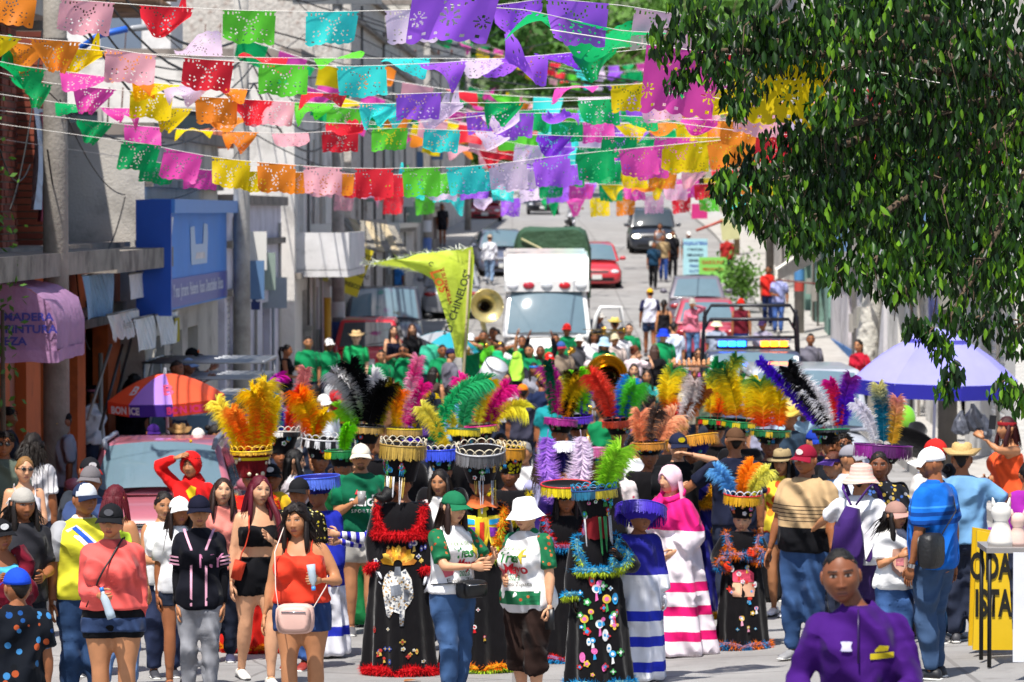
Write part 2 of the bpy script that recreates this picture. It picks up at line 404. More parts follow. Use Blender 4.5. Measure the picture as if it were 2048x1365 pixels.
def torso_rings(B,z0,z1,e=0,n=22,flare=0,fold=0):
    fr = random.Random(int(B.h*1e4)+int(B.fat*100)); p1,p2 = fr.uniform(0,6),fr.uniform(0,6); n = n if not fold else 44
    T = np.array(B.tab); zs = sorted(set([z0,z1]+[z for z in T[:,0] if z0 < z < z1]+list(np.linspace(z0,z1,8)))); R = []
    a = np.arange(n)*2*math.pi/n
    for z in zs:
        rx,fy,by = [np.interp(z,T[:,0],T[:,i]) for i in (1,2,3)]
        q = e+flare*(z1-z)/(z1-z0+1e-6); u_ = (z1-z)/(z1-z0+1e-6)
        if fold: q = q+fold*(u_**1.3*(np.cos(a*6+p1+3*u_)+.7*np.cos(a*9+p2-2*u_))+.5*np.sin(z*55+2*np.sin(a*2+p1)*3)*np.exp(-((u_-.62)/.22)**2))
        c = np.cos(a); R.append(np.stack([np.sign(np.sin(a))*np.abs(np.sin(a))**.85*(rx+q),-np.where(c > 0,c*(fy+q),c*(by+q)),np.full(n,z)],1))
    return R
def bust(mb,B,e,n=12):
    if B.fem and B.h > 1.4:
        k = B.k; f = B.fat**1.2
        for s in (-1,1): mb.ball((s*.068*k*f,-(.085*k*f+e*.5),1.225*k),(.066*k*f+e,.062*k*f+e,.068*k*f+e),n)
def limb(B,kind,s,t0,t1,e=0,n=10,er=None,fold=0):
    """tube along an arm or a leg between parameters 0..2 (0 root, 1 joint, 2 end)"""
    A,J,E = (B.arm if kind == 'arm' else B.leg)[s]; k = B.k; f = B.fat**.8
    if kind == 'arm': rad = [(-.2,.052),(0,.054*f),(.4,.050*f),(.9,.040*f**.6),(1.0,.040*f**.6),(1.25,.040*f**.7),(1.7,.030),(2,.0255)]
    else: rad = [(-.1,.095*f),(0,.092*f),(.35,.086*f),(.85,.058*f**.8),(1,.057*f**.7),(1.3,.058*f**.7),(1.75,.040),(2,.037)]
    fem = .92 if B.fem and kind == 'arm' else 1
    ts = sorted(set([t0,t1]+[t for t,_ in rad if t0 < t < t1]+(list(np.arange(t0+.06,t1-.02,.085)) if fold else []))); P = []; R = []; fr = random.Random(int(B.h*1e4)+s*7+len(kind))
    for t in ts:
        p = A+(J-A)*t if t <= 1 else J+(E-J)*(t-1)
        r = np.interp(t,[q[0] for q in rad],[q[1] for q in rad])*k*fem
        ee = e if er is None else e+(er-e)*(t-t0)/(t1-t0)
        if fold and t0+.04 < t < t1-.03:
            r += fr.uniform(-.35,1)*fold*(1.5 if abs(t-1) < .3 or t > 1.7 else 1); p = p+vec(fr.uniform(-1,1),fr.uniform(-1,1),0)*fold*.6
        P.append(p); R.append(r+ee)
    mb = MB(); mb.tube(P,R,n); return mb
def hand_frame(B,s):
    A,J,E = B.arm[s]; D = E-J; D /= np.linalg.norm(D); Z = -D
    X = vec(1,0,0)*(-s); X = X-Z*X.dot(Z)
    if np.linalg.norm(X) < .3: X = vec(0,0,-1)-Z*Z.dot(vec(0,0,-1))
    X /= np.linalg.norm(X); Y = np.cross(Z,X)
    if s > 0: Y = -Y
    if Y[1] > .3 and abs(D[2]) > .7: pass
    M = np.eye(4); M[:3,0] = X; M[:3,1] = Y; M[:3,2] = Z; M[:3,3] = E; return M
def hair_cap(style,thick,n=26,m=9,front=.070,side=-.005,back=-.075,noise=.004,seed=0,scale=1.0):
    r = np.random.default_rng(seed); mb = MB(); th = np.arange(n)*2*math.pi/n; rings = []
    hl = np.where(np.cos(th) > 0,front+(side-front)*np.abs(np.sin(th))**2.0,back+(side-back)*np.abs(np.sin(th))**1.5)+r.normal(0,noise*1.2,n)
    for i in range(m+1):
        t = i/m; z = hl+(.114-hl)*(1-(1-t)**1.6); z = np.clip(z,-.11,.1149)
        c = np.sqrt(np.clip(1-(z/.116)**2,0.0,1)); tt = np.clip(-z/.115,0,1)
        ex = thick*(0.15 if i == 0 else 1)
        q = ex+r.normal(0,noise,n)*(i > 0); x = np.sin(th)*(.076*c*(1-.2*tt)+q*min(1,.3+c.mean())); yb = -np.cos(th)*(.097*c+q*min(1,.3+c.mean()))
        y = np.where(yb > 0,yb*(1-.25*tt),yb)
        rings.append(np.stack([x*scale,y*scale,(z+np.where(t > .6,thick*t,0))*scale+r.normal(0,noise*.5,n)],1))
    mb.loft(rings,cap=True); return mb
def ribbons(starts,dirs,L,w,seg=4,sag=.5,seed=0,curl=0,taper=.15):
    """bunch of tapered ribbons; starts (n,3), dirs (n,3)"""
    r = np.random.default_rng(seed); n = len(starts); P = starts.copy(); D = dirs/np.linalg.norm(dirs,axis=1,keepdims=True)
    L = np.broadcast_to(np.asarray(L,float),(n,)); side = np.cross(D,vec(0,1,.05)); side /= (np.linalg.norm(side,axis=1,keepdims=True)+1e-6)
    rows = []; ph = r.uniform(0,6.28,n)
    for i in range(seg+1):
        t = i/seg; wd = w*(1-(1-taper)*t)
        rows.append(np.stack([P-side*wd/2,P+side*wd/2],1))
        D = D+vec(0,0,-sag/seg)+(side*np.sin(ph+t*9)[:,None]*curl)
        D /= np.linalg.norm(D,axis=1,keepdims=True); P = P+D*(L/seg)[:,None]
    V = np.stack(rows,1).reshape(n,-1,3)
    F = []; nv = 2*(seg+1)
    base = np.array([[2*i,2*i+1,2*i+3,2*i+2] for i in range(seg)])
    F = (base[None]+(np.arange(n)*nv)[:,None,None]).reshape(-1,4)
    return V.reshape(-1,3),F
def make_hair(style,res,seed,hatted=False):
    mb = hair_cap(style,.005 if hatted else {'bald': .006,'buzz': .008}.get(style,.010 if style != 'curly' else .028),n=26 if res < 3 else 14,m=9 if res < 3 else 5,seed=seed,
                  noise=.001 if hatted else .012 if style == 'curly' else .003,back=-.09 if style in ('long','curly','wavy') else -.07,
                  side=-.035 if style in ('long','wavy','curly') else .042 if style in ('bald','buzz') else .024 if style == 'short' else .0,front=.086 if style in ('bald','buzz') else .079)
    r = np.random.default_rng(seed)
    if style in ('long','wavy','curly'):
        L = {'long': .36,'wavy': .30,'curly': .26}[style]; wv = .03 if style == 'curly' else .012
        rings = []; n = 18; a = np.arange(n)*2*math.pi/n
        for t in np.linspace(0,1,7):
            z = .03-L*t; rx = .080+.012*math.sin(t*3)+(.03*math.sin(t*3.1) if style == 'curly' else 0)-.03*t*t; ry = .055-.015*t+(.015 if style == 'curly' else 0)
            rings.append(np.stack([np.cos(a)*(rx+r.normal(0,wv*.25,n)),.050+.035*t+np.sin(a)*(ry+r.normal(0,wv*.2,n)),np.full(n,z)],1))
        mb.loft(rings)
        for s in (-1,1):
            lk = -.055 if style != 'long' else -.045
            mb.tube([(s*.066,-.02,.05),(s*.083,-.03,-.02),(s*.085,lk,-.10),(s*.088,lk-.01,-.18),(s*.08,lk-.015,-.06-L*.65)],[(.02,.014),(.026,.018),(.03,.02),(.026,.02),(.008,.008)],8)
        if res < 3:
            k = 260 if style == 'curly' else 130
            th = r.uniform(.42*math.pi,1.58*math.pi,k); zz = r.uniform(-.12,.0 if hatted else .09,k)
            c = np.sqrt(1-(zz/.118)**2); st = np.stack([np.sin(th)*(.09*c+.004),-np.cos(th)*(.108*c+.004),zz],1)
            d = np.stack([np.sin(th)*.25,-np.cos(th)*.3,-np.ones(k)*.9],1)
            if style == 'curly': d[:,0] += r.normal(0,.45,k); d[:,1] += np.abs(r.normal(0,.4,k))
            V,F = ribbons(st,d,r.uniform(.12,L,k),.012,5,.5,seed,.35 if style == 'curly' else .06); mb.add(V,F)
    elif style in ('bun','pony'):
        if style == 'bun': mb.ball((0,.10,.075),(.045,.042,.04),12)
        else:
            mb.tube([(0,.09,.06),(0,.135,.05),(.0,.15,-.03),(.01,.13,-.15),(.01,.11,-.26)],[.02,.03,.034,.028,.008],8)
    elif res < 3 and not hatted and style not in ('bald','buzz','tied'):
        k = 150; th = r.uniform(0,6.28,k); zz = r.uniform(.02,.112,k); c = np.sqrt(1-(zz/.118)**2)
        st = np.stack([np.sin(th)*(.082*c),-np.cos(th)*(.103*c),zz+.006],1)
        d = np.stack([np.sin(th)*.6+r.normal(0,.3,k),-np.cos(th)*.6+r.normal(0,.3,k),np.full(k,.35)],1)
        V,F = ribbons(st,d,r.uniform(.025,.045,k),.012,3,.8,seed); mb.add(V,F)
    return mb
def dome(rx,ry,z0,hh,n=24,m=8,flat=.0):
    a = np.arange(n)*2*math.pi/n; R = []
    for i in range(m+1):
        p = i/m*math.pi/2*.985; c = math.cos(p)**(1-flat)
        R.append(np.stack([np.cos(a)*rx*c,np.sin(a)*ry*c,np.full(n,z0+hh*math.sin(p)**(1-flat*.5))],1))
    mb = MB(); mb.loft(R); return mb
def put_hat(spec,HM,parent,res):
    """spec: (kind, main colour, second colour, option)"""
    kind,c1 = spec[0],spec[1]; c2 = spec[2] if len(spec) > 2 and spec[2] else c1; op = spec[3] if len(spec) > 3 else ''
    n = 26 if res < 3 else 14; M = np.array(HM)
    if kind == 'cap':
        R = np.eye(4)
        if 'b' in op: R[:3,:3] = np.array(Rz(math.pi))[:3,:3]
        mb = dome(.087,.107,.028,.100,n); mb.ball((0,0,.128),(.008,.008,.005),6)
        o = part('cap',mb.xf(M),hatm(c1),parent)
        b = MB(); th = np.linspace(-1.12,1.12,13); rows = []
        for t in (0,.35,.7,1.0):
            ex = .078*t; x = np.sin(th)*(.084+ex*.35); y = -np.cos(th)*(.103)-ex*(np.cos(th)**.6)
            z = .036-.012*t*t-.030*(np.sin(th)**2)*t-.006*t; rows.append(np.stack([x,y,z],1))
        b.loft(rows,closed=False); b.loft([r-vec(0,0,.004) for r in rows],closed=False)
        part('brim',b.xf(M@R),hatm(c2),o)
        if 'p' in op:
            pn = dome(.0885,.1085,.030,.098,n); V = pn.V(); pn.f = [f for f in pn.f if np.mean([V[i][1] for i in f]) < -.035]; pn.m = [0]*len(pn.f)
            part('front_panel',pn.xf(M@R),hatm(spec[4] if len(spec) > 4 else '#eeeeee'),o)
        if 'l' in op:
            lg = MB(); a = np.arange(14)*2*math.pi/14
            lg.add(np.concatenate([np.stack([np.cos(a)*.034,np.full(14,-.1075)-.006*np.cos(a)**2*-1,.075+np.sin(a)*.024],1)]),[list(range(14))])
            part('badge',lg.xf(M@R),hatm(spec[4] if len(spec) > 4 else '#ffffff'),o)
    elif kind in ('straw','fedora','bucket','sun'):
        prof = {'straw': ([(.165,.045),(.155,.036),(.13,.032),(.10,.038),(.092,.05),(.09,.09),(.083,.135),(.06,.150),(.02,.146)],.055),
                'fedora': ([(.150,.03),(.145,.028),(.11,.035),(.09,.045),(.088,.08),(.08,.125),(.06,.138),(.02,.128)],.015),
                'bucket': ([(.155,-.022),(.15,-.024),(.122,.01),(.096,.045),(.09,.085),(.08,.12),(.055,.135),(.01,.138)],0),
                'sun': ([(.175,-.03),(.165,-.034),(.13,.005),(.10,.04),(.094,.08),(.085,.115),(.055,.135),(.01,.139)],0)}[kind]
        mb = MB(); mb.lathe(prof[0],n+6,ell=1.12); V = mb.v[0]; rr = np.hypot(V[:,0],V[:,1])
        if prof[1]: V[:,2] += prof[1]*np.clip((np.abs(V[:,0])-.09)/.075,0,1.2)**1.5
        if kind in ('bucket','sun'): V[:,2] += np.sin(np.arctan2(V[:,1],V[:,0])*3+1)*.008*np.clip((rr-.1)/.05,0,1)
        V[:,2] -= np.where((rr < .075) & (np.abs(V[:,0]) < .03) & (kind in ('straw','fedora')),.018,0)
        pat = None
        if kind == 'sun': pat = p_stripes(c2,.028,.45)
        mt = hatm(c1,pat) if kind in ('bucket','sun','fedora') else MAT('straw',c1,.75,noise=.25,nscale=60,bump=.003,bscale=120)
        o = part({'straw': 'straw_hat','fedora': 'fedora_hat','bucket': 'bucket_hat','sun': 'sun_hat'}[kind],mb.xf(M),mt,parent)
        if kind in ('straw','fedora'):
            hb = MB(); hb.lathe([(.0935,.05),(.0925,.072)],n,ell=1.12,cap=False); part('hat_band',hb.xf(M),hatm(c2),o)
    elif kind == 'band':
        mb = MB(); mb.lathe([(.083,.035),(.085,.065),(.080,.068)],n,ell=1.25,cap=False); part('headband',mb.xf(M),hatm(c1),parent)
    elif kind == 'visor':
        mb = MB(); mb.lathe([(.083,.03),(.084,.06)],n,ell=1.24,cap=False); o = part('visor',mb.xf(M),hatm(c1),parent)
        b = MB(); th = np.linspace(-1.2,1.2,11); rows = [np.stack([np.sin(th)*(.083+.03*t),-np.cos(th)*.103-.085*t*np.cos(th)**.6,.04-.025*t-.02*np.sin(th)**2*t],1) for t in (0,.5,1)]
        b.loft(rows,closed=False); part('brim',b.xf(M),hatm(c2),o)
    elif kind == 'scarf':
        mb = hair_cap('x',.022,n=n,front=.045,side=-.10,back=-.10,noise=.002,seed=3)
        a = np.linspace(-.15,math.pi+.15,15); L = spec[4] if len(spec) > 4 else .42
        rows = []
        for t in np.linspace(0,1,7):
            z = .0-L*t; rx = .098+.06*math.sin(t*2.2); ry = .10+.05*t
            rows.append(np.stack([np.cos(a)*rx*(1+.05*np.sin(a*9)*t),.01+.03*t+np.sin(a)*ry*(1+.08*np.sin(a*7)*t),np.full(15,z)],1))
        mb.loft(rows,closed=False); part('head_scarf',mb.xf(M),cloth(c1),parent)
    elif kind == 'flowers':
        mb = MB(); r = np.random.default_rng(4)
        for i in range(34):
            a = r.uniform(0,6.28); mb.ball((math.sin(a)*.088,-math.cos(a)*.108,.055+r.uniform(-.01,.016)),r.uniform(.012,.02),7,0,lin(['#d0243a','#7a2bb8','#e88a1c','#2f6fd6','#f2d53c'][i % 5]))
        part('flower_crown',mb.xf(M),ATTR(),parent)
GROUPS = {}
def person(px,yt,h,yaw=0,label='',name='person',fem=False,fat=1.0,skin=2,hair='short',hc='#1a1310',hat=None,top=None,bot=('pants','#2b3550'),
           shoe='#3a3a40',aL='down',aR='down',handL='relax',handR='relax',walk=0,hy=0,hp=0,glasses=None,beard=None,lips=None,dz=0,hx=0,
           group='people in the street',elL=None,elR=None,d=None,roll=0,extra=None,seed=None,stance=.0,body_only=False):
    d = d or find_d(px,yt,h+dz); x = (px-1024)*d/FPX
    loc = (x,d,gz(x,d)+dz); seed = int(px*7+yt) if seed is None else seed
    res = 0 if d < 20 else 1 if d < 38 else 2 if d < 58 else 3
    E = empty(name,loc,math.radians(yaw),label,'person' if name == 'person' else name,group)
    pr = random.Random(seed)
    if aL == 'down': aL = pr.choice(('down','relaxed',(.03,-.05,-.53),(.06,.02,-.53)))
    if aR == 'down': aR = pr.choice(('down','relaxed',(.08,-.06,-.52),(.04,.0,-.535)))
    if not walk: walk = pr.uniform(-.28,.28)
    hy += pr.uniform(-9,9); roll += pr.uniform(-4,4); hp += pr.uniform(-3,6); E.rotation_euler[1] = math.radians(pr.uniform(-1.6,1.6))
    B = make_body(h,fem,fat,aL,aR,walk,stance,elL=elL,elR=elR); k = B.k; B.res = res; B.E = E; B.d = d
    n = 12 if res < 3 else 7; vox = {0: .013,1: .018,2: .030,3: .04}[res]; bvox = {0: .017,1: .0225,2: .038,3: .04}[res]
    B.vox = vox
    b = MB(); b.loft(torso_rings(B,.79*k,1.445*k,-.004,20 if res < 3 else 12)); bust(b,B,-.006,10)
    for s in (-1,1):
        b.merge(limb(B,'arm',s,0,2,0,n)); b.merge(limb(B,'leg',s,-.1,2,0,n)); b.ball(B.S[s],.056*k*B.fat**.5*(.9 if fem else 1),n)
    hm = Matrix.Translation((hx,-.018*k,h-.115*B.hs)) @ Rz(math.radians(hy)) @ Matrix.Rotation(math.radians(hp),4,'X') @ Matrix.Rotation(math.radians(roll),4,'Y') @ Matrix.Scale(B.hs,4)
    B.hm = hm
    b.tube([(0,.012*k,1.40*k),(hx*.3,.010*k,1.45*k),(hx*.8,.004,h-.16*B.hs)],[.066*k*B.fat**.5,.055*k*B.fat**.5,.05*B.hs*B.fat**.4],n)
    ex = MB(); hd = head_mb(res,fem,beard,lips); hd_V = hd
    ex.merge(hd,hm @ Matrix.Diagonal(((1.0 if fem else 1.07)+.12*(fat-1),1+.05*(fat-1),1,1)))
    for s,kd in ((-1,handL),(1,handR)):
        hmb = MB(); hmb.merge(hand_mb(kd,res < 2)); ex.merge(hmb,hand_frame(B,s) @ np.diag([k*.97,k*.97,k*.97,1]))
    for s in (-1,1):
        F = B.leg[s][2]; ex.tube([F+vec(0,0,.0),F+vec(0,-.03*k,-.035*k),F+vec(0,-.12*k,-.05*k)],[.036*k,.034*k,.022*k],8)
    sm = skin_mat(skin)
    if res < 3:
        def post(o,ex=ex):
            me = o.data; nv = len(me.vertices); co = np.empty(nv*3); me.vertices.foreach_get('co',co)
            m2 = MB(); m2.add(co.reshape(-1,3),[list(p.vertices) for p in me.polygons],0,np.zeros((nv,4))); m2.merge(ex)
            nm = m2.mesh('body',True,'tint'); nm.materials.append(sm); old = o.data; o.data = nm; bpy.data.meshes.remove(old)
        B.body = remesh('body',b,sm,E,bvox,0,post,2)
    else:
        b.merge(ex); b.hasc = True; B.body = part('body',b,sm,E,attr='tint')
    for s in (-1,1):
        if not shoe: break
        F = B.leg[s][2]; q = k; m = MB(); zb = F[2]-.075*k
        rings = []
        for y,w,hh in ((.075,.026,.045),(.06,.036,.085),(.02,.04,.092),(-.03,.041,.082),(-.09,.047,.055),(-.14,.045,.042),(-.175,.030,.028)):
            a = np.linspace(0,2*math.pi,11)[:-1]
            rings.append(np.stack([F[0]+np.cos(a)*w*q,np.full(10,F[1]+y*q),zb+.004+(hh*q/2)*(1+np.sin(a)*.98)],1))
        m.loft(rings); so = part('shoe',m,MAT('shoe',shoe,.55,noise=.15,nscale=20),E)
        if res < 2:
            t = MB(); t.loft([np.stack([F[0]+np.cos(a)*w*q*1.06,np.full(10,F[1]+y*q*1.02),zb+.003+(.02*q/2)*(1+np.sin(a)*.98)],1) for y,w,hh in ((.078,.028,0),(.05,.038,0),(-.03,.042,0),(-.1,.048,0),(-.18,.03,0)) for a in [np.linspace(0,2*math.pi,11)[:-1]]])
            part('sole',t,plast('#e9e6df' if sum(lin(shoe)) < .9 else '#3a3a3c'),so)
    def garment(nm,mb,mat,wr=.010,sm_=2):
        if res < 3: return remesh(nm,mb,mat,E,vox*(1.3 if nm in ('trousers','jeans','skirt') else 1),wr,None,sm_)
        return part(nm,mb,mat,E)
    B.garment = garment
    if bot:
        kind,c = bot[0],bot[1]; mt = c if not isinstance(c,(str,tuple)) else cloth(c,None,noise=.22)
        z1 = (bot[2] if len(bot) > 2 else 1.0)*k; m = MB(); m.loft(torso_rings(B,.80*k,z1,.010,20 if res < 3 else 12))
        end = {'pants': 1.97,'skinny': 1.95,'shorts': .58,'short': .36,'capri': 1.38,'skirt': 0}[kind]
        fl = {'pants': .024,'skinny': .008,'shorts': .03,'short': .018,'capri': .032,'skirt': 0}[kind]
        if kind == 'skirt':
            m = MB(); zl = (bot[3] if len(bot) > 3 else .45)*k; a = np.arange(28)*2*math.pi/28; rr = []
            for t in np.linspace(0,1,8):
                z = z1+(zl-z1)*t; r = .17*k*B.fat+.10*t; rr.append(np.stack([np.cos(a)*r*(1+.06*t*np.cos(a*8)),np.sin(a)*r*.8*(1+.06*t*np.cos(a*8)),np.full(28,z)],1))
            m.loft(rr)
        else:
            for s in (-1,1): m.merge(limb(B,'leg',s,-.08,end,.011,n,fl if kind in ('pants','capri','shorts','short') else .009,.008 if res < 3 else 0))
        B.bot = garment({'pants': 'trousers','skinny': 'jeans','shorts': 'shorts','short': 'shorts','capri': 'capri_trousers','skirt': 'skirt'}[kind],m,mt,.009)
    if top:
        kind,c = top[0],top[1]; o = top[2] if len(top) > 2 else {}
        mt = c if not isinstance(c,(str,tuple)) else cloth(c,o.get('pat'))
        smt = mt
        z0 = o.get('hem',{'tank': .90,'strapless': 1.02,'crop': 1.13}.get(kind,.86))*k
        z1 = {'tank': 1.325,'strapless': 1.325,'crop': 1.30,'vest': 1.43}.get(kind,1.452)*k
        m = MB(); m.loft(torso_rings(B,z0,z1,.017,22 if res < 3 else 12,o.get('flare',.004 if kind in ('tank','crop','strapless') else .016),fold=0 if res == 3 else .003 if kind in ('tank','crop','strapless') else .0085)); bust(m,B,.012)
        if kind in ('tee','polo','long','hood'):
            e1 = o.get('sl',2.0 if kind in ('long','hood') else .80)
            for s in (-1,1):
                m.ball(B.S[s]-vec(0,0,.006),.068*k*B.fat**.5*(.9 if fem else 1),n)
                if o.get('slc') is None: m.merge(limb(B,'arm',s,0,e1 if e1 <= 1 else 1.94,.014,n,.026 if e1 <= 1 else .012,.006 if res < 3 else 0))
                else:
                    sl = MB(); sl.ball(B.S[s]-vec(0,0,.004),.071*k*B.fat**.5,n); sl.merge(limb(B,'arm',s,0,e1 if e1 <= 1 else 1.94,.016,n,.028 if e1 <= 1 else .013))
                    garment('sleeve',sl,cloth(o['slc'],o.get('slpat')))
        elif kind == 'tank':
            for s in (-1,1): m.tube([(s*.085*k,-.11*k*B.fat,1.28*k),(s*.095*k,-.075*k,1.39*k),(s*.10*k,0,1.447*k),(s*.09*k,.07*k,1.40*k),(s*.085*k,.105*k,1.29*k)],[(.018*k,.012*k)]*5,6)
        elif kind == 'vest':
            for s in (-1,1): m.ball(B.S[s]-vec(s*.02,0,.0),.062*k,n)
        B.top = garment(top[3] if len(top) > 3 else {'tee': 'shirt','polo': 'polo_shirt','long': 'long_sleeved_shirt','hood': 'hooded_sweatshirt','tank': 'tank_top','strapless': 'strapless_top','crop': 'crop_top','vest': 'sleeveless_top'}[kind],m,mt,o.get('wr',.012))
        if (kind == 'polo' or 'collar' in o) and res < 3:
            cb = MB(); a = np.linspace(-2.75,2.75,19)+math.pi; rows = []
            for r,z in ((.062,1.475),(.080,1.462),(.098,1.425)): rows.append(np.stack([np.sin(a)*r*k*B.fat**.4,np.cos(a)*r*k*.95*-1*-1+.0,np.full(19,z*k)-.02*k*(np.cos(a) < -.5)],1))
            cb.loft(rows,closed=False); V = cb.v[0]; V[:,1] *= 1; part('collar',cb,cloth(o.get('collar',c if isinstance(c,(str,tuple)) else '#222222')),E)
        if kind == 'hood':
            hb = hair_cap('x',.030,n=24,front=.062,side=-.10,back=-.11,noise=.003,seed=2); hb.tube([(0,.03,-.09),(0,.05,-.16)],[.085,.12],14)
            part('hood',hb.xf(hm),mt,E)
    if hair: part('hair',make_hair(hair,res,seed,bool(hat) and hat[0] not in ('band','flowers','visor')).xf(hm),hair_mat(hc),E)
    if hat: put_hat(hat,hm,E,res)
    if glasses:
        m = MB()
        for s in (-1,1): m.ball((s*.033,-.1,.010),(.024,.008,.017),10)
        m.tube([(-.02,-.108,.016),(.02,-.108,.016)],.0035,5)
        for s in (-1,1): m.tube([(s*.055,-.093,.014),(s*.078,-.02,.012),(s*.079,.02,.006)],.003,5)
        go = part('sunglasses',m.xf(hm),MAT('dark_lens','#0b0a0c',.12,noise=0,spec=.8) if glasses == 1 else MAT('dark_lens',glasses,.2,noise=0,spec=.8),E)
    if extra: extra(B)
    return B
def conform(ob_getter,parentE,mb_or_none,off=.006):
    """post step: drape flat upright artwork (local XZ) onto the front of a garment"""
    def f(o):
        tgt = ob_getter() if callable(ob_getter) else ob_getter
        bv = BVHTree.FromPolygons([v.co for v in tgt.data.vertices],[p.vertices for p in tgt.data.polygons])
        for v in o.data.vertices:
            hit = bv.ray_cast(Vector((v.co.x,-2,v.co.z)),Vector((0,1,0)))
            base = v.co.y
            if hit[0]: v.co.y = hit[0].y-off
    return f
def print_text(B,body,size,x,z,col,spacing=1.0,shear=0,xs=1.0,back=False,name='lettering',bold=.0,tgt=None):
    t = tgt or B.top
    if not back: M = T3(x,-.3,z) @ STAND
    else: M = T3(x,.3,z) @ Rz(math.pi) @ STAND
    def post(o):
        bv = BVHTree.FromPolygons([v.co for v in t.data.vertices],[p.vertices for p in t.data.polygons])
        s = 1 if back else -1
        for v in o.data.vertices:
            hit = bv.ray_cast(Vector((v.co.x,2*s,v.co.z)),Vector((0,-s,0)))
            if hit[0]: v.co.y = hit[0].y+s*.006
        o.parent = t;
    return text_mesh_job(body,size,col if not isinstance(col,(str,tuple)) else cloth(col),B.E,name,post,spacing,shear,M=M,xs=xs,bold=bold)
def patch(B,pts,col,name='print',back=False,tgt=None,off=.007,grid=True):
    """flat artwork given as an outline in local x, z; draped over the garment"""
    t = tgt or B.top; bm = bmesh.new(); vs_ = [bm.verts.new((x,0,z)) for x,z in pts]; bm.faces.new(vs_)
    bmesh.ops.triangulate(bm,faces=bm.faces[:]); bmesh.ops.subdivide_edges(bm,edges=bm.edges[:],cuts=2,use_grid_fill=True)
    me = bpy.data.meshes.new(name); bm.to_mesh(me); bm.free()
    o = link(name,me,None,B.E); s = 1 if back else -1
    def post(o):
        bv = BVHTree.FromPolygons([v.co for v in t.data.vertices],[p.vertices for p in t.data.polygons])
        for v in o.data.vertices:
            hit = bv.ray_cast(Vector((v.co.x,2*s,v.co.z)),Vector((0,-s,0)))
            if hit[0]: v.co.y = hit[0].y+s*off
        o.parent = t
    JOBS.append((o,cloth(col) if isinstance(col,(str,tuple)) else col,post)); return o
def hand_pos(B,s,f=.09):
    A,J,E = B.arm[s]; D = E-J; D /= np.linalg.norm(D); return E+D*f*B.k
def w2(B,p): return B.E.matrix_world @ Vector(p)
def to_world(B,p):
    a = B.E.rotation_euler[2]; p = Vector(p); return Vector((p.x*math.cos(a)-p.y*math.sin(a),p.x*math.sin(a)+p.y*math.cos(a),p.z))+Vector(B.E.location)
# ------------------------------------------------------------------ plumes, fur, fringe, festival costumes
FEATHER = lambda: MAT('plume',(.5,.5,.5),.7,attr='col',transl=.45,noise=.05,nscale=30,spec=.1)
FUR = lambda: MAT('fur',(.5,.5,.5),.8,attr='col',transl=.2,noise=.15,nscale=30,spec=.1)
FRINGE = lambda: MAT('fringe',(.5,.5,.5),.35,attr='col',noise=.2,nscale=40,spec=.6)
VELVET = lambda: MAT('black_velvet','#0c0a0e',.85,noise=.3,nscale=5,bump=.012,bscale=7,sheen=.25,spec=.15,stretch=(2,2,.5))
def feather_mb(L,W,cols,bend=.6,az=0,seed=0,n=95,thin=.0095):
    r = np.random.default_rng(seed); mb = MB(); ns = 14
    t = np.linspace(0,1,ns); ang = bend*t**1.7
    dirs = np.stack([np.sin(ang)*math.cos(az),np.sin(ang)*math.sin(az),np.cos(ang)],1)
    P = np.concatenate([[[0,0,0]],np.cumsum((dirs[:-1]+dirs[1:])/2*(L/(ns-1)),0)])
    C = np.array([lin(c) for c in cols])
    def colat(tt):
        q = np.clip(tt,0,1)*(len(C)-1); return np.stack([np.interp(q,np.arange(len(C)),C[:,i]) for i in range(3)],1)
    mb.tube(P,[max(.0012,.004*(1-x)) for x in t],4,0,np.repeat(colat(t)*.75+.08,4,0))
    m = n*7; tt = r.uniform(.08,1,m)**.85; sg = np.where(np.arange(m) % 2,1.,-1.)
    pb = np.stack([np.interp(tt,t,P[:,i]) for i in range(3)],1); T = np.stack([np.interp(tt,t,dirs[:,i]) for i in range(3)],1)
    S = np.cross(T,vec(0,-1,0)); S /= np.linalg.norm(S,axis=1,keepdims=True); Nn = np.cross(S,T)
    be = r.uniform(.25,.8,m)+.3*tt
    D = S*(sg*np.cos(be))[:,None]+T*np.sin(be)[:,None]+Nn*r.normal(0,.42,m)[:,None]; D /= np.linalg.norm(D,axis=1,keepdims=True)
    ln = W*1.15*np.clip(.35+.85*np.sin(np.clip(.08+tt*.62,0,1)*math.pi*.8),.2,1.2)*r.uniform(.65,1.1,m)
    w = np.cross(D,Nn); w /= np.linalg.norm(w,axis=1,keepdims=True); w *= (thin*r.uniform(.7,1.3,m))[:,None]
    mid = pb+D*(ln*.55)[:,None]+vec(0,0,-.06)*ln[:,None]; tip = pb+D*ln[:,None]+vec(0,0,-.42)*ln[:,None]+r.normal(0,.004,(m,3))
    V = np.stack([pb-w*.5,pb+w*.5,mid-w*.5,mid+w*.5,tip],1).reshape(-1,3); o = (np.arange(m)*5)[:,None]
    cc = colat(tt+r.normal(0,.05,m))*r.uniform(.85,1.2,(m,1)); cc = np.repeat(cc,5,0)
    F = [list(x) for x in (np.array([0,1,3,2])+o)]+[list(x) for x in (np.array([2,3,4])+o)]
    mb.add(V,F,0,cc); return mb
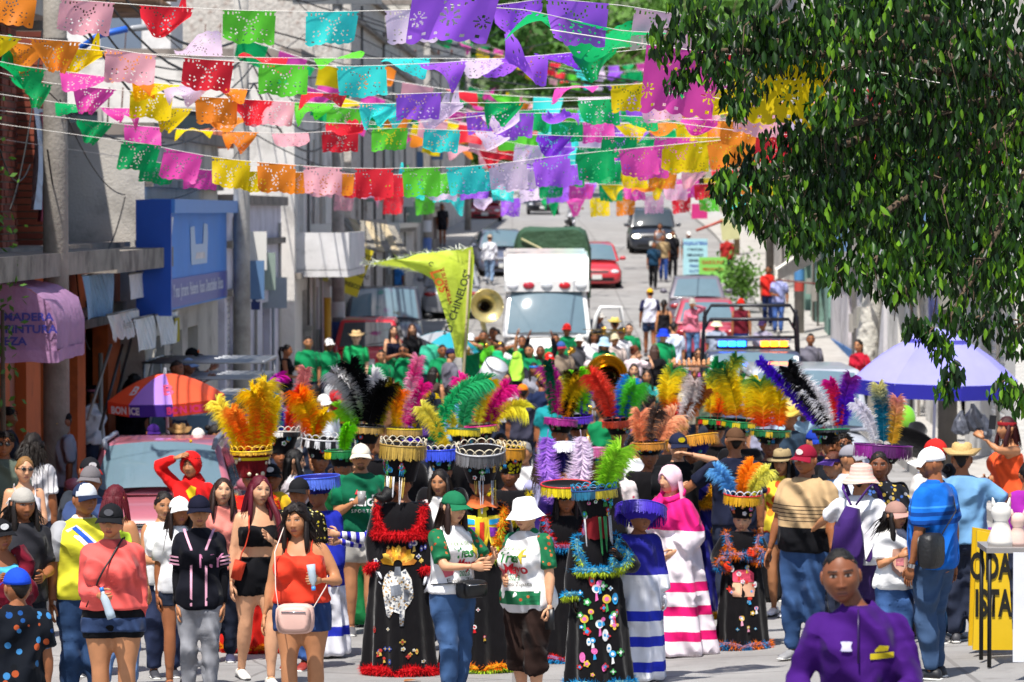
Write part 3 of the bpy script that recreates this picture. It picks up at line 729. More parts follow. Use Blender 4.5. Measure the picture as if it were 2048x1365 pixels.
def feather(parent,base,L,W,cols,tilt=0,az=0,bend=.6,baz=None,seed=None,n=95):
    """tilt: lean from vertical in degrees towards azimuth az (deg, 0 = +x viewer right)"""
    seed = int(abs(base[0]*997+base[2]*337+L*1000+tilt)) if seed is None else seed
    q = random.Random(seed); L *= q.uniform(.85,1.18); W *= q.uniform(.9,1.25); tilt += q.uniform(-5,9); bend = bend*q.uniform(1.1,2.0)+q.uniform(-.15,.35)
    mb = feather_mb(L,W,cols,bend,math.radians((az if baz is None else baz)+q.uniform(-50,50)),seed,n)
    ax = Vector((-math.sin(math.radians(az)),math.cos(math.radians(az)),0))
    M = Matrix.Translation(base) @ Matrix.Rotation(math.radians(tilt),4,ax)
    return part('feather',mb.xf(M),FEATHER(),parent,smooth=True)
def boa_mb(pts,r,cols,dens=900,L=.045,seed=0,block=0):
    rr = np.random.default_rng(seed); P = np.array(pts,float); seg = np.linalg.norm(np.diff(P,axis=0),axis=1); cum = np.concatenate([[0],np.cumsum(seg)]); tot = cum[-1]
    m = int(dens*1.7*tot)+10; q = rr.uniform(0,tot,m); c = np.stack([np.interp(q,cum,P[:,i]) for i in range(3)],1)
    D = rr.normal(0,1,(m,3)); D /= np.linalg.norm(D,axis=1,keepdims=True)
    b = c+D*r*.45; tip = c+D*(r+rr.uniform(.3,1,m)*L)[:,None]+vec(0,0,-.012)
    w = np.cross(D,rr.normal(0,1,(m,3))); w /= np.linalg.norm(w,axis=1,keepdims=True); w *= .0045
    V = np.stack([b-w,b+w,tip],1).reshape(-1,3); C = np.array([lin(k) for k in cols]); n = len(C)
    if block: idx = (q/block).astype(int) % n
    else: idx = np.clip(((D[:,2]+.9)/1.8*n).astype(int),0,n-1)[::1]; idx = n-1-idx
    cc = np.repeat(C[idx]*rr.uniform(.7,1.15,(m,1)),3,0)
    mb = MB(); mb.tube(P,r*.75,6,0,(cc.reshape(-1,3,3)[:,0].mean(0)*.8)); mb.add(V,np.arange(m*3).reshape(-1,3),0,cc); return mb
def fringe_mb(R,z,L,cols,n=150,c=(0,0,0),ell=1,seed=0,a0=0,a1=2*math.pi,flare=.004,w=.012,tilt=None):
    r = np.random.default_rng(seed); a = np.linspace(a0,a1,n,endpoint=False); k = len(cols); C = np.array([lin(q) for q in cols])
    if k > 1: ci = ((a-a0)/(a1-a0)*k).astype(int) % k
    else: ci = np.zeros(n,int)
    t = np.stack([np.cos(a)*R,np.sin(a)*R*ell,np.full(n,z)],1)+np.array(c)
    bt = t+np.stack([np.cos(a)*flare,np.sin(a)*flare,-L*r.uniform(.85,1.08,n)],1)+r.normal(0,.003,(n,3))
    sd_ = np.stack([-np.sin(a),np.cos(a),np.zeros(n)],1)*w/2
    V = np.stack([t-sd_,t+sd_,bt+sd_*.8,bt-sd_*.8],1).reshape(-1,3)
    mb = MB(); mb.add(V,np.arange(n*4).reshape(-1,4),0,np.repeat(C[ci]*r.uniform(.65,1.15,(n,1)),4,0)); return mb
def medallions(parent,R,z0,z1,n,seed,cols,ell=1.0,amin=-2.6,amax=-.5,slope=0,size=.022,M=None):
    r = np.random.default_rng(seed)
    for i in range(n):
        mb = MB(); a = r.uniform(amin,amax); z = r.uniform(z0,z1); RR = R+slope*(z-z0)+.004; s = size*r.uniform(.6,1.25)
        c = vec(math.cos(a)*RR,math.sin(a)*RR*ell,z); nrm = vec(math.cos(a),math.sin(a),0); tg = vec(-math.sin(a),math.cos(a),0); up = vec(0,0,1)
        k = int(r.integers(0,4)); col = lin(cols[i % len(cols)]); col2 = lin(cols[(i*3+1) % len(cols)])
        b = np.linspace(0,2*math.pi,17)[:-1]
        rad = s*(1 if k == 0 else .7+.35*np.abs(np.cos(b*(2.5 if k == 1 else 3))) if k < 3 else .55+.55*np.abs(np.cos(b*2)))
        ring = c+np.outer(np.cos(b)*rad,tg)+np.outer(np.sin(b)*rad,up)
        mb.loft([ring,ring+nrm*.006],0,col); ring2 = c+np.outer(np.cos(b)*rad*.5,tg)+np.outer(np.sin(b)*rad*.5,up)
        mb.loft([ring2+nrm*.006,ring2+nrm*.010],0,col2)
        if k == 3:
            for q in (-.4,.0,.4): mb.tube([c+tg*q*s+nrm*.004-up*s*.8,c+tg*q*s*1.5+nrm*.004-up*s*2.6],.0035,4,0,col2)
        if M is not None: mb.xf(M)
        part('medallion',mb,FRINGE(),parent)
def chinelo_hat(B,body='#0d0b10',rim_cols=('#b8934a',),fr_L=.07,R0=.105,R1=.19,H=.27,z0=.02,beads='#d9cdb0',med=('#c9252c','#2a9bd8','#e0b53a','#e8e8e8','#3aa14a'),nmed=10,
                feathers=(),seed=1,bm=None,rim=True,tilt=(0,0),scal=True):
    """truncated cone widening upwards, fringe hanging from the rim, looped beads on top, plumes"""
    M = B.hm @ Matrix.Rotation(math.radians(tilt[0]),4,'X') @ Matrix.Rotation(math.radians(tilt[1]),4,'Y')
    Rt = empty_part('hat',B.E)
    n = 30; mb = MB()
    prof = [(R0*.98,z0),(R0,z0+.01),(R0+(R1-R0)*.45,z0+H*.5),(R1*.985,z0+H*.97),(R1,z0+H),(R1*.94,z0+H),(R1*.93,z0+H*.85),(.02,z0+H*.80)]
    mb.lathe(prof,n,ell=1.0)
    o = link('crown',mb.xf(M).mesh('crown'),bm or VELVET(),Rt)
    if rim:
        f = fringe_mb(R1+.006,z0+H*.985,fr_L,rim_cols,190,seed=seed,w=.010); part('fringe',f.xf(M),FRINGE(),Rt,smooth=False)
        t = MB(); a = np.linspace(0,2*math.pi,37); t.tube(np.stack([np.cos(a)*(R1+.005),np.sin(a)*(R1+.005),np.full(37,z0+H*.99)],1),.007,5,0,lin(rim_cols[0])); part('rim_cord',t.xf(M),FRINGE(),Rt)
    if beads and scal:
        t = MB(); k = 16
        for i in range(k):
            a0 = i/k*2*math.pi; a1 = (i+1.5)/k*2*math.pi; aa = np.linspace(a0,a1,7); hh = np.sin(np.linspace(0,math.pi,7))*.05
            t.tube(np.stack([np.cos(aa)*(R1+.004),np.sin(aa)*(R1+.004),z0+H+hh],1),.0045,4,0,lin(beads))
        part('bead_loops',t.xf(M),FRINGE(),Rt)
    if nmed and B.res < 3: medallions(Rt,R0,z0+.02,z0+H*.72,nmed,seed,med,slope=(R1-R0)/H,M=M)
    for i,(x,y,L,W,cols,tl,az,bend) in enumerate(feathers):
        fo = feather(Rt,(x,y,z0+H*.8),L,W,cols,tl,az,bend,seed=seed*31+i)
        me = fo.data; me.transform(M)
    return Rt
def empty_part(name,parent):
    o = bpy.data.objects.new(name,None); COL.objects.link(o); o.parent = parent; o.empty_display_size = .05; return o
def robe(B,c_mat,z_hem=.03,z_top=1.43,r_hem=.34,flute=.14,nf=9,sleeves=True,sl_e=.05,sl_end=1.85,name='robe',yk=.82):
    k = B.k; a = np.arange(44)*2*math.pi/44; R = []; T = np.array(B.tab)
    for t in np.linspace(0,1,14):
        z = (z_hem+(z_top-z_hem)*t)*k
        rx,fy,by = [np.interp(z,T[:,0],T[:,i]) for i in (1,2,3)]
        q = (1-t)**.8; hr = r_hem*k
        wx = max(rx+.022,.18*k+(hr-.18*k)*q) if t < .75 else rx+.022
        wf = max(fy+.022,.15*k+(hr*yk-.15*k)*q) if t < .75 else fy+.022; wb = max(by+.022,.15*k+(hr*yk-.15*k)*q) if t < .75 else by+.022
        fl = 1+flute*q*np.cos(a*nf+math.sin(t*2))+.4*flute*q*np.cos(a*5+1)
        c = np.cos(a); R.append(np.stack([np.sin(a)*wx*fl,-np.where(c > 0,c*wf,c*wb)*fl,np.full(44,z)],1))
    m = MB(); m.loft(R); bust(m,B,.02)
    for s in (-1,1): m.ball(B.S[s],.075*k,10)
    if sleeves:
        for s in (-1,1): m.merge(limb(B,'arm',s,0,sl_end,.022,12,sl_e))
    o = remesh(name,m,c_mat,B.E,max(B.vox*1.3,.022),.010,None,2) if B.res < 3 else part(name,m,c_mat,B.E)
    B.top = o; return o
def ring_pts(rx,ry,z,n=26,y=0,wob=0,a0=0,a1=2*math.pi):
    a = np.linspace(a0,a1,n); return np.stack([np.cos(a)*rx,y+np.sin(a)*ry,z+wob*np.sin(a*5)],1)
def costume_fur(B,cols,hem=True,collar=True,cuffs=True,chest=True,r=.03,block=0,z_hem=.06,r_hem=.345,zc=1.14,sq=.02):
    k = B.k; T = np.array(B.tab); dens = 1300 if B.res < 2 else 600
    def wid(z): return np.interp(z*k,T[:,0],T[:,1])+.03,max(np.interp(z*k,T[:,0],T[:,2]),np.interp(z*k,T[:,0],T[:,3]))+.03
    if hem: part('fur_hem',boa_mb(ring_pts(r_hem*k,r_hem*k*.83,z_hem*k,30,wob=.01),r*1.15,cols,dens,.05,1,block),FUR(),B.E,smooth=False)
    if chest:
        rx,ry = wid(zc); part('fur_yoke',boa_mb(ring_pts(rx+.03,ry+.05,zc*k,30),r,cols,dens,.045,2,block),FUR(),B.E,smooth=False)
    if collar:
        for s in (-1,1):
            part('fur_shoulder',boa_mb([(s*.11*k,-.13*k,(zc+.02)*k),(s*.17*k,-.12*k,1.24*k),(s*.19*k,-.05*k,1.38*k),(s*.17*k,.05*k,1.41*k),(s*.2*k,.12*k,1.25*k)],r,cols,dens,.045,3+s,block),FUR(),B.E,smooth=False)
    if cuffs:
        for s in (-1,1):
            A,J,E = B.arm[s]; D = (E-J)/np.linalg.norm(E-J); u = np.cross(D,vec(.3,.9,.2)); u /= np.linalg.norm(u); w = np.cross(D,u); c = E-D*.03
            a = np.linspace(0,2*math.pi,14); part('fur_cuff',boa_mb([c+u*math.cos(q)*.075*k+w*math.sin(q)*.075*k for q in a],r*.9,cols,dens,.04,9+s,block),FUR(),B.E,smooth=False)
def robe_spangles(B,n,seed,cols,zr=(.15,1.05),size=.03,xr=.22):
    """small sewn-on medallions on the front of a robe, draped on its surface"""
    r = np.random.default_rng(seed); k = B.k
    for i in range(n):
        x = r.uniform(-xr,xr)*k; z = r.uniform(*zr)*k; s = size*r.uniform(.5,1.2); kk = int(r.integers(0,4)); b = np.linspace(0,2*math.pi,17)[:-1]
        rad = s*(1 if kk == 0 else .6+.45*np.abs(np.cos(b*2.5)) if kk == 1 else .5+.6*np.abs(np.cos(b*2)) if kk == 2 else .75)
        mb = MB(); ring = np.stack([x+np.cos(b)*rad,np.zeros(16),z+np.sin(b)*rad*(1 if kk < 3 else 1.8)],1)
        mb.poly(ring,0,lin(cols[i % len(cols)])); ring2 = np.stack([x+np.cos(b)*rad*.5,np.full(16,-.003),z+np.sin(b)*rad*.5],1); mb.poly(ring2,0,lin(cols[(i*2+1) % len(cols)]))
        if kk == 0:
            mb.add([(x-.006,-.001,z-s),(x+.006,-.001,z-s),(x+.014,-.001,z-s*2.6),(x-.010,-.001,z-s*2.9)],[[0,1,2,3]],0,lin(cols[(i+2) % len(cols)]))
        o = link('sewn_ornament',mb.mesh('sewn_ornament',False),None,B.E); t = B.top
        def post(o,t=t):
            me = t.data; bv = BVHTree.FromPolygons([v.co for v in me.vertices],[p.vertices for p in me.polygons])
            for v in o.data.vertices:
                y0 = v.co.y; hit = bv.ray_cast(Vector((v.co.x,-2,v.co.z)),Vector((0,1,0)))
                if hit[0]: v.co.y = hit[0].y-.008+y0
            o.parent = t
        JOBS.append((o,FRINGE(),post))
_bv = {}
# ------------------------------------------------------------------ ground
def sheet(name,a0,a1,d0,d1,dz,mat,step=2.0,na=8,lip=None):
    ds = np.arange(d0,d1+.01,step); aa = np.linspace(a0,a1,na); rows = []
    for d in ds: rows.append(np.array([(sx(a,d),d,gz(sx(a,d),d)+dz) for a in aa]))
    mb = MB(); mb.loft(rows,closed=False)
    if lip:
        for j in lip:
            e = [r[j] for r in rows]; mb.loft([np.array([p,p-vec(0,0,dz+.05)]) for p in e],closed=False)
    return tag(part(name,mb,mat),kind='structure')
def road_pat(nt,co,col):
    L = nt.links
    n1 = N(nt,'ShaderNodeTexNoise',Scale=.55,Detail=6,Roughness=.65); L.new(co,n1.inputs['Vector'])
    r1 = N(nt,'ShaderNodeValToRGB'); e = r1.color_ramp.elements; e[0].position = .34; e[0].color = (.245,.235,.228,1); e[1].position = .68; e[1].color = (.36,.35,.34,1); L.new(n1.outputs[0],r1.inputs[0])
    v = N(nt,'ShaderNodeTexVoronoi',Scale=.32,feature='DISTANCE_TO_EDGE'); nw = N(nt,'ShaderNodeTexNoise',Scale=1.2,Detail=4); L.new(co,nw.inputs['Vector'])
    ad = mixc(nt,.12,co,nw.outputs['Color']); L.new(ad,v.inputs['Vector'])
    lt = N(nt,'ShaderNodeMath',operation='LESS_THAN'); lt.inputs[1].default_value = .004; L.new(v.outputs[0],lt.inputs[0])
    c = mixc(nt,lt.outputs[0],r1.outputs[0],(.19,.18,.175))
    sp = N(nt,'ShaderNodeSeparateXYZ'); L.new(co,sp.inputs[0])
    for ax,per in ((1,4.0),(0,3.5)):
        a = N(nt,'ShaderNodeMath',operation='MULTIPLY'); a.inputs[1].default_value = 1/per; L.new(sp.outputs[ax],a.inputs[0])
        f = N(nt,'ShaderNodeMath',operation='FRACT'); L.new(a.outputs[0],f.inputs[0]); l2 = N(nt,'ShaderNodeMath',operation='LESS_THAN'); l2.inputs[1].default_value = .012; L.new(f.outputs[0],l2.inputs[0])
        c = mixc(nt,l2.outputs[0],c,(.20,.19,.185))
    st = N(nt,'ShaderNodeTexNoise',Scale=2.4,Detail=5); L.new(co,st.inputs['Vector'])
    rr = N(nt,'ShaderNodeMapRange'); rr.inputs[1].default_value = .62; rr.inputs[2].default_value = .72; rr.inputs[4].default_value = .45; L.new(st.outputs[0],rr.inputs[0])
    return mixc(nt,rr.outputs[0],c,(.16,.15,.145))
M_ROAD = MAT('road_concrete',(.3,.3,.3),.9,noise=.12,nscale=60,bump=.01,bscale=90,pattern=road_pat,spec=.25)
M_PAVE = MAT('pavement_concrete',(.42,.40,.37),.9,noise=.2,nscale=3,bump=.008,bscale=60,dirt=('#6b6258',1.2,.55,.5))
M_EARTH = MAT('earth',(.20,.17,.12),.95,noise=.3,nscale=.5)
sheet('road',-5.4,4.9,-30,430,0,M_ROAD,2.0,14)
sheet('pavement_left',-7.6,-5.4,-30,330,.14,M_PAVE,2.0,3,lip=(2,))
sheet('pavement_right',4.9,6.6,-30,330,.14,M_PAVE,2.0,3,lip=(0,))
sheet('ground',-120,120,-40,600,-.25,M_EARTH,8.0,9)
hb = MB(); rows = []
for d in np.arange(330,640,20):
    rows.append(np.array([(x,d,g0(330)-1+(d-330)*.13+6*math.sin(x*.02+d*.01)+3*math.sin(x*.05)) for x in np.arange(-160,161,20)]))
hb.loft(rows,closed=False); tag(part('hill',hb,MAT('hillside',(.07,.10,.03),.95,noise=.5,nscale=.15)),kind='structure')
# ------------------------------------------------------------------ buildings
RZ = -math.atan(AX)
def pl(px,py,a):
    d = a/((px-1024)/FPX-AX); return d,at(px,py,d).z
def wall_openings(L,H,ops,z0=0,thick=.22):
    """front wall in local y (length), z (height) on x=0, facing +x; ops = list of (y0,y1,z0,z1)"""
    ys = sorted({0,L,*[o[0] for o in ops],*[o[1] for o in ops]}); zs = sorted({z0,H,*[o[2] for o in ops],*[o[3] for o in ops]}); mb = MB()
    for i in range(len(ys)-1):
        for j in range(len(zs)-1):
            yc,zc = (ys[i]+ys[i+1])/2,(zs[j]+zs[j+1])/2
            if any(o[0] < yc < o[1] and o[2] < zc < o[3] for o in ops): continue
            mb.add([(0,ys[i],zs[j]),(0,ys[i+1],zs[j]),(0,ys[i+1],zs[j+1]),(0,ys[i],zs[j+1])],[[0,1,2,3]])
    for y0,y1,a,b in ops:
        mb.add([(0,y0,a),(0,y1,a),(0,y1,b),(0,y0,b),(-thick,y0,a),(-thick,y1,a),(-thick,y1,b),(-thick,y0,b)],[[0,1,5,4],[1,2,6,5],[2,3,7,6],[3,0,4,7]])
    return mb
def building(label,side,a,d0,d1,H,wall,ops=(),depth=9,name='building',cornice=None,roofc='#8a8078',base=None):
    """ops: (y0,y1,z0,z1,kind,colour). z measured from the local pavement at d0"""
    z = min(gz(sx(a,d0),d0),gz(sx(a,d1),d1))-.3; L = d1-d0
    E = empty(name,(sx(a,d0),d0,z),RZ,label,'building','buildings along the street'); s = -side
    wm = wall if not isinstance(wall,(str,tuple)) else MAT('plaster',wall,.9,noise=.14,nscale=1.5,bump=.01,bscale=25,dirt=('#4d4640',.8,.50,.6))
    w = wall_openings(L,H,[o[:4] for o in ops])
    w.add([(-.001,0,0),(-depth,0,0),(-depth,0,H),(-.001,0,H)],[[0,1,2,3]]); w.add([(0,L,0),(-depth,L,0),(-depth,L,H),(0,L,H)],[[0,1,2,3]])
    w.add([(-depth,0,0),(-depth,L,0),(-depth,L,H),(-depth,0,H)],[[0,1,2,3]])
    F = np.diag([1 if side < 0 else -1,1,1,1.])
    part('wall',w.xf(F),wm,E,smooth=False)
    r = MB(); r.box((-depth/2,L/2,H+.09),(depth+.3,L+.04,.18)); part('roof_slab',r.xf(F),MAT('slab',roofc,.9,noise=.25,nscale=2,dirt=('#2c2824',1.5,.5,.6)),E,smooth=False)
    if base:
        b = MB(); b.box((.012,L/2,.45),(.03,L,.9)); part('painted_base',b.xf(F),MAT('plaster',base,.85,noise=.15),E,smooth=False)
    for o in ops:
        y0,y1,z0,z1,k,c = o
        if k == 'shutter':
            m = MB(); nS = max(3,int((z1-z0)/.11)); st = (z1-z0)/nS
            sm = MAT('shutter_metal',c,.5,metal=.2,noise=.15,nscale=3); sh = None
            for q in range(nS):
                mm = MB(); mm.tube([(-.17,y0+.01,z0+(q+.5)*st),(-.17,y1-.01,z0+(q+.5)*st)],[(.018,st*.5)]*2,8)
                me = mm.xf(F).mesh('shutter_slat')
                link('shutter_slat',me,sm,E)
        elif k in ('door','gate'):
            m = MB(); m.box((-.16,(y0+y1)/2,(z0+z1)/2),(.05,y1-y0-.01,z1-z0-.01)); dr = part('door',m.xf(F),MAT('door_paint',c,.5,noise=.15),E,smooth=False)
            for q in (.28,.72):
                pm = MB(); pm.box((-.128,(y0+y1)/2,z0+(z1-z0)*q),(.02,(y1-y0)*.7,(z1-z0)*.34)); part('panel',pm.xf(F),MAT('door_paint',c,.5,noise=.15),dr,smooth=False)
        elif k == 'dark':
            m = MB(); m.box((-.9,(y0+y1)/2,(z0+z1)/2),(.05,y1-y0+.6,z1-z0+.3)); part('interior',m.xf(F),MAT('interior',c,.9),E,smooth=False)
        else:
            m = MB(); m.box((-.15,(y0+y1)/2,(z0+z1)/2),(.02,y1-y0,z1-z0)); wo = part('window',m.xf(F),glassm(),E,smooth=False)
            f = MB(); fw = .05; yc,zc = (y0+y1)/2,(z0+z1)/2
            f.box((-.12,y0+fw/2,zc),(.05,fw,z1-z0)); f.box((-.12,y1-fw/2,zc),(.05,fw,z1-z0)); f.box((-.121,yc,z0+fw/2),(.05,y1-y0-2*fw,fw)); f.box((-.121,yc,z1-fw/2),(.05,y1-y0-2*fw,fw)); f.box((-.122,yc,zc),(.04,.04,z1-z0-2*fw))
            part('frame',f.xf(F),plast(c),wo,smooth=False)
            sl = MB(); sl.box((.03,yc,z0-.04),(.12,y1-y0+.1,.07)); part('sill',sl.xf(F),plast('#b8b2a8'),wo,smooth=False)
    E['side'] = side
    if cornice:
        c = MB(); c.box((.08,L/2,cornice),(.2,L+.02,.16)); part('cornice',c.xf(F),plast('#cfc8bc'),E,smooth=False)
    return E
def lpart(E,name,mb,mat,smooth=False,mirror=False):
    if mirror: mb.xf(np.diag([-1,1,1,1.]))
    return part(name,mb,mat,E,smooth=smooth)
M_BLOCK = MAT('grey_block','#6f6862',.95,noise=.35,nscale=2.2,bump=.02,bscale=14,dirt=('#2e2926',1.1,.45,.7))
M_CONC = MAT('weathered_concrete','#8d857c',.9,noise=.3,nscale=3,bump=.015,bscale=20,dirt=('#3b342f',1.7,.48,.7))
M_BRICK = [MAT('brick',c,.9,noise=.25,nscale=12) for c in ('#7b3826','#8a4430','#6a2f22')]
def z_at(E,z): return z-E.location.z
B1 = building('unfinished grey block shop building with orange ground floor and purple awning',-1,-7.05,33,56.2,3.2+.3+.3,MAT('plaster','#c05a24',.85,noise=.2,nscale=1.4,dirt=('#4a2412',1.2,.52,.6)),
   [(9.6,11.0,.3,3.3,'door','#8c3a14'),(11.5,12.2,.3,3.3,'shutter','#a79c8e'),(12.7,14.0,.3,3.3,'door','#7a3312'),(15.2,16.2,.3,3.2,'shutter','#9a958f'),(17.0,18.6,.3,3.2,'shutter','#8f8b88'),(19.4,21.8,.3,3.2,'dark','#15110f')],depth=10)
zB = B1.location.z
def b1box(nm,y0,y1,z0,z1,x0,x1,mat):
    m = MB(); m.box(((x0+x1)/2,(y0+y1)/2-33,(z0+z1)/2-zB),(x1-x0,y1-y0,z1-z0)); return part(nm,m,mat,B1,smooth=False)
b1box('balcony_slab',34,48.6,3.48,3.74,-1.2,.95,M_CONC); b1box('balcony_slab',49.2,55.6,3.42,3.70,-1.2,.85,M_CONC)
b1box('upper_wall',34,56,3.75,7.3,-9,-.75,M_BLOCK)
b1box('lintel',34,47.2,6.55,7.3,-.74,.35,MAT('pale_render','#a9a49c',.9,noise=.25,nscale=2)); b1box('roof_slab',34,56,7.3,7.45,-9,-.7,M_CONC)
for (y0,y1) in ((43.6,45.0),(46.2,47.4),(49.6,50.5)):
    b1box('mortar_core',y0+.03,y1-.03,3.75,6.54,-.70,-.18,MAT('mortar','#6d655d',.95,noise=.2))
    nz = 31; hz = 2.78/nz
    for q in range(nz):
        nb = max(2,int(round((y1-y0)/.30))); off = .5 if q % 2 else 0
        for w in range(nb+(1 if off else 0)):
            ya = y0+(y1-y0)*max(0,(w-off))/nb; yb = y0+(y1-y0)*min(nb,(w+1-off))/nb
            if yb-ya < .08: continue
            key = ('bk',round(yb-ya,2))
            if key not in _bv:
                bb = MB(); bb.box((0,0,0),(.56,yb-ya-.02,hz-.018)); _bv[key] = [bb.mesh('brick',False) for _ in range(3)]
                for mm,mt in zip(_bv[key],M_BRICK): mm.materials.append(mt)
            link('brick',_bv[key][rng.randrange(3)],None,B1,((-.44+rng.uniform(-.01,.01)),(ya+yb)/2-33,3.76+(q+.5)*hz-zB))
for (px,py,w,h,c) in ((52,215,.28,1.25,'#b9c3d2'),(66,225,.25,1.35,'#8b3d4c'),(82,205,.3,1.4,'#c9c6bd')):
    d,z = pl(px,py,-7.05); rows = []
    for t in np.linspace(0,1,9): rows.append(np.array([(-.05+.05*math.sin(u*9+t*3),u*w*3+.1*math.sin(t*4),-h*t) for u in np.linspace(0,1,8)]))
    m = MB(); m.loft(rows,closed=False); o = part('hanging_cloth',m,cloth(c),None); o.location = (sx(-7.0,d)+.1,d,z)
    tag(o,'limp %s cloth hanging between the brick piers of the left building' % {'#b9c3d2': 'pale blue','#8b3d4c': 'dark red','#c9c6bd': 'off white'}[c],'cloth','cloths hung on the unfinished building')
AW = empty('awning',(sx(-7.02,41),41,0),RZ,'faded purple canvas shop awning with blue capitals on the left','awning')
prof = [(0,3.5),(.5,3.46),(.9,3.38),(1.12,3.24),(1.2,3.0),(1.2,2.72)]; M_AWN = MAT('awning_canvas','#b487b0',.7,noise=.18,nscale=2,bump=.03,bscale=6,transl=.25,dirt=('#6a4668',1.2,.55,.5))
m = MB(); m.loft([np.array([(x+.015*math.sin(q*5+x*9),q,z+.015*math.sin(q*4)) for x,z in prof]) for q in np.linspace(0,2.2,10)],closed=False); part('canopy',m,M_AWN,AW)
m = MB(); m.loft([np.array([(x*t,.0+.012*math.sin(x*11),2.72+(z-2.72)*t if t else 2.72) for x,z in prof]) for t in (0.001,.5,1)],closed=False); m.add([(0,0,2.72),(1.2,0,2.72),(0,0,3.5)],[[0,1,2]]); part('end_panel',m,M_AWN,AW)
m = MB(); m.loft([np.array([(x,.0-.02*abs(math.sin(x*9)),z-.02*abs(math.sin(x*7))) for x in np.linspace(-.02,1.22,14)]+[(1.22+.02*math.sin(y*8),y,z) for y in np.linspace(.1,2.2,12)]) for z in (2.74,2.68,2.61)],closed=False); part('valance',m,M_AWN,AW)
for tx,zz,x0 in (('MADERA',3.08,.90),('Y PINTURA',2.95,.87),('BELLEZA',2.82,.62)):
    text_mesh_job(tx,.118,plast('#34348f'),AW,'lettering',M=T3(x0,-.035,zz) @ STAND,xs=1.15,bold=.004)
B2 = building('white building carrying the blue plastics shop sign',-1,-6.7,56.3,67,5.6,'#bdb7ae',[(1,2.5,.3,2.6,'dark','#1a1614'),(3.2,5,.3,2.6,'shutter','#8d8a88'),(5.8,7.4,.3,2.6,'dark','#211c1a')],depth=10)
SG = empty('shop_sign',(sx(-6.25,54.5),54.5,0),RZ,'long blue shop sign with plastic bag picture on the left facade','sign'); Ls = 9.5; zt,zb = 4.33,2.78
m = MB(); m.box((-.15,Ls/2,(zt+zb)/2),(.3,Ls,zt-zb)); part('panel',m,MAT('sign_face','#3a86dc',.55,noise=.08,nscale=1),SG,smooth=False)
m = MB(); m.box((.02,Ls/2,zt-.04),(.36,Ls+.1,.2)); part('hood',m,plast('#4a8ad4'),SG,smooth=False)
m = MB(); m.box((-.1,-.06,(zt+zb)/2),(.5,.1,zt-zb+.1)); part('end_panel',m,plast('#1450b4'),SG,smooth=False)
m = MB(); m.box((.012,Ls/2+.2,zb+.24),(.012,Ls-.5,.42)); part('lower_band',m,plast('#2a3fa0'),SG,smooth=False)
for pts,c in (([(.25,zt-.2),(1.5,zt-.2),(.7,zb+.5),(.25,zb+1.1)],'#dfe3ea'),([(.25,zb+1.1),(.55,zb+.9),(1.0,zb+.5),(.3,zb+.5)],'#e0a818'),([(.25,zt-.45),(.45,zt-.6),(.75,zb+.5),(.5,zb+.5),(.25,zb+1.0)],'#d8d428')):
    m = MB(); m.add([(.008 if c == '#dfe3ea' else .012,y,z) for y,z in pts],[list(range(len(pts)))]); part('stripe',m,plast(c),SG,smooth=False)
m = MB(); bag = [(3.9,zb+.62),(6.2,zb+.62),(6.35,zb+1.05),(6.3,zt-.32),(5.75,zt-.30),(5.6,zt-.62),(4.5,zt-.62),(4.35,zt-.34),(3.75,zt-.36),(3.8,zb+1.0)]
m.add([(.010,y,z) for y,z in bag],[list(range(len(bag)))]); part('bag_picture',m,plast('#a9c3e4'),SG,smooth=False)
m = MB(); m.add([(.014,y,z) for y,z in ((4.4,zb+.7),(5.9,zb+.7),(5.8,zt-.75),(4.6,zt-.75))],[[0,1,2,3]]); part('bag_highlight',m,MAT('bagprint','#d9d2d4',.5,noise=.3,nscale=5),SG,smooth=False)
text_mesh_job('Y mas  Jarceria  Peleteria  Vasos  Desechables  Bolsas',.27,plast('#cfd6e8'),SG,'lettering',M=Matrix(((0,0,1,.026),(1,0,0,Ls/2+.2),(0,1,0,zb+.26),(0,0,0,1))),xs=1.25,bold=.004)
def hung(label,px0,px1,y0,y1,a,col,cat='banner',name='banner',texts=None,wav=.04,frame=None,ragged=0):
    d0,zt = pl(px0,y0,a); d1 = pl(px1,y0,a)[0]; zb = at(px0,y1,d0).z; E = empty(name,(sx(a,d0),d0,0),RZ,label,cat); L = d1-d0
    m = MB(); r = np.random.default_rng(int(px0)); rows = []
    for t in np.linspace(0,1,7): rows.append(np.array([(wav*math.sin(u*8+t*2)+wav*t,u*L,zt+(zb-zt)*t*(1+(ragged*r.uniform(-1,1) if t == 1 else 0))) for u in np.linspace(0,1,22)]))
    m.loft(rows,closed=False); o = part('cloth' if wav else 'board',m,cloth(col),E)
    if texts:
        for tx,q,h in texts: text_mesh_job(tx,(zt-zb)*h,plast('#2c2c30'),E,'lettering',M=Matrix(((0,0,1,wav+.06),(1,0,0,L/2),(0,1,0,zt+(zb-zt)*q),(0,0,0,1))),xs=2.4)
    p = MB(); p.tube([(0,-.05,zt+.01),(0,L+.05,zt+.01)],.015,6); part('rod',p,plast('#6d6a66'),E)
    return E
hung('faded blue cloth banner hanging left of the white banners',164,222,553,640,-6.6,'#7f9dbb')
hung('ragged white banner with black handwriting under the blue sign',214,272,632,684,-6.4,'#c9c6c2',texts=[('Renta  8',.45,.5)],ragged=.12)
hung('plain white cloth banner under the middle of the blue sign',266,308,640,706,-6.35,'#d9d8d4')
hung('plain white cloth banner with yellow board behind it',311,350,632,695,-6.3,'#dcdad6')
hung('mustard yellow board beside the white cloth banners',349,359,637,686,-6.25,'#a89a2a','board','board',wav=0)
hung('small white tin board left of the blue sign',258,310,550,600,-6.5,'#d8d6dc','board','board',wav=.012)
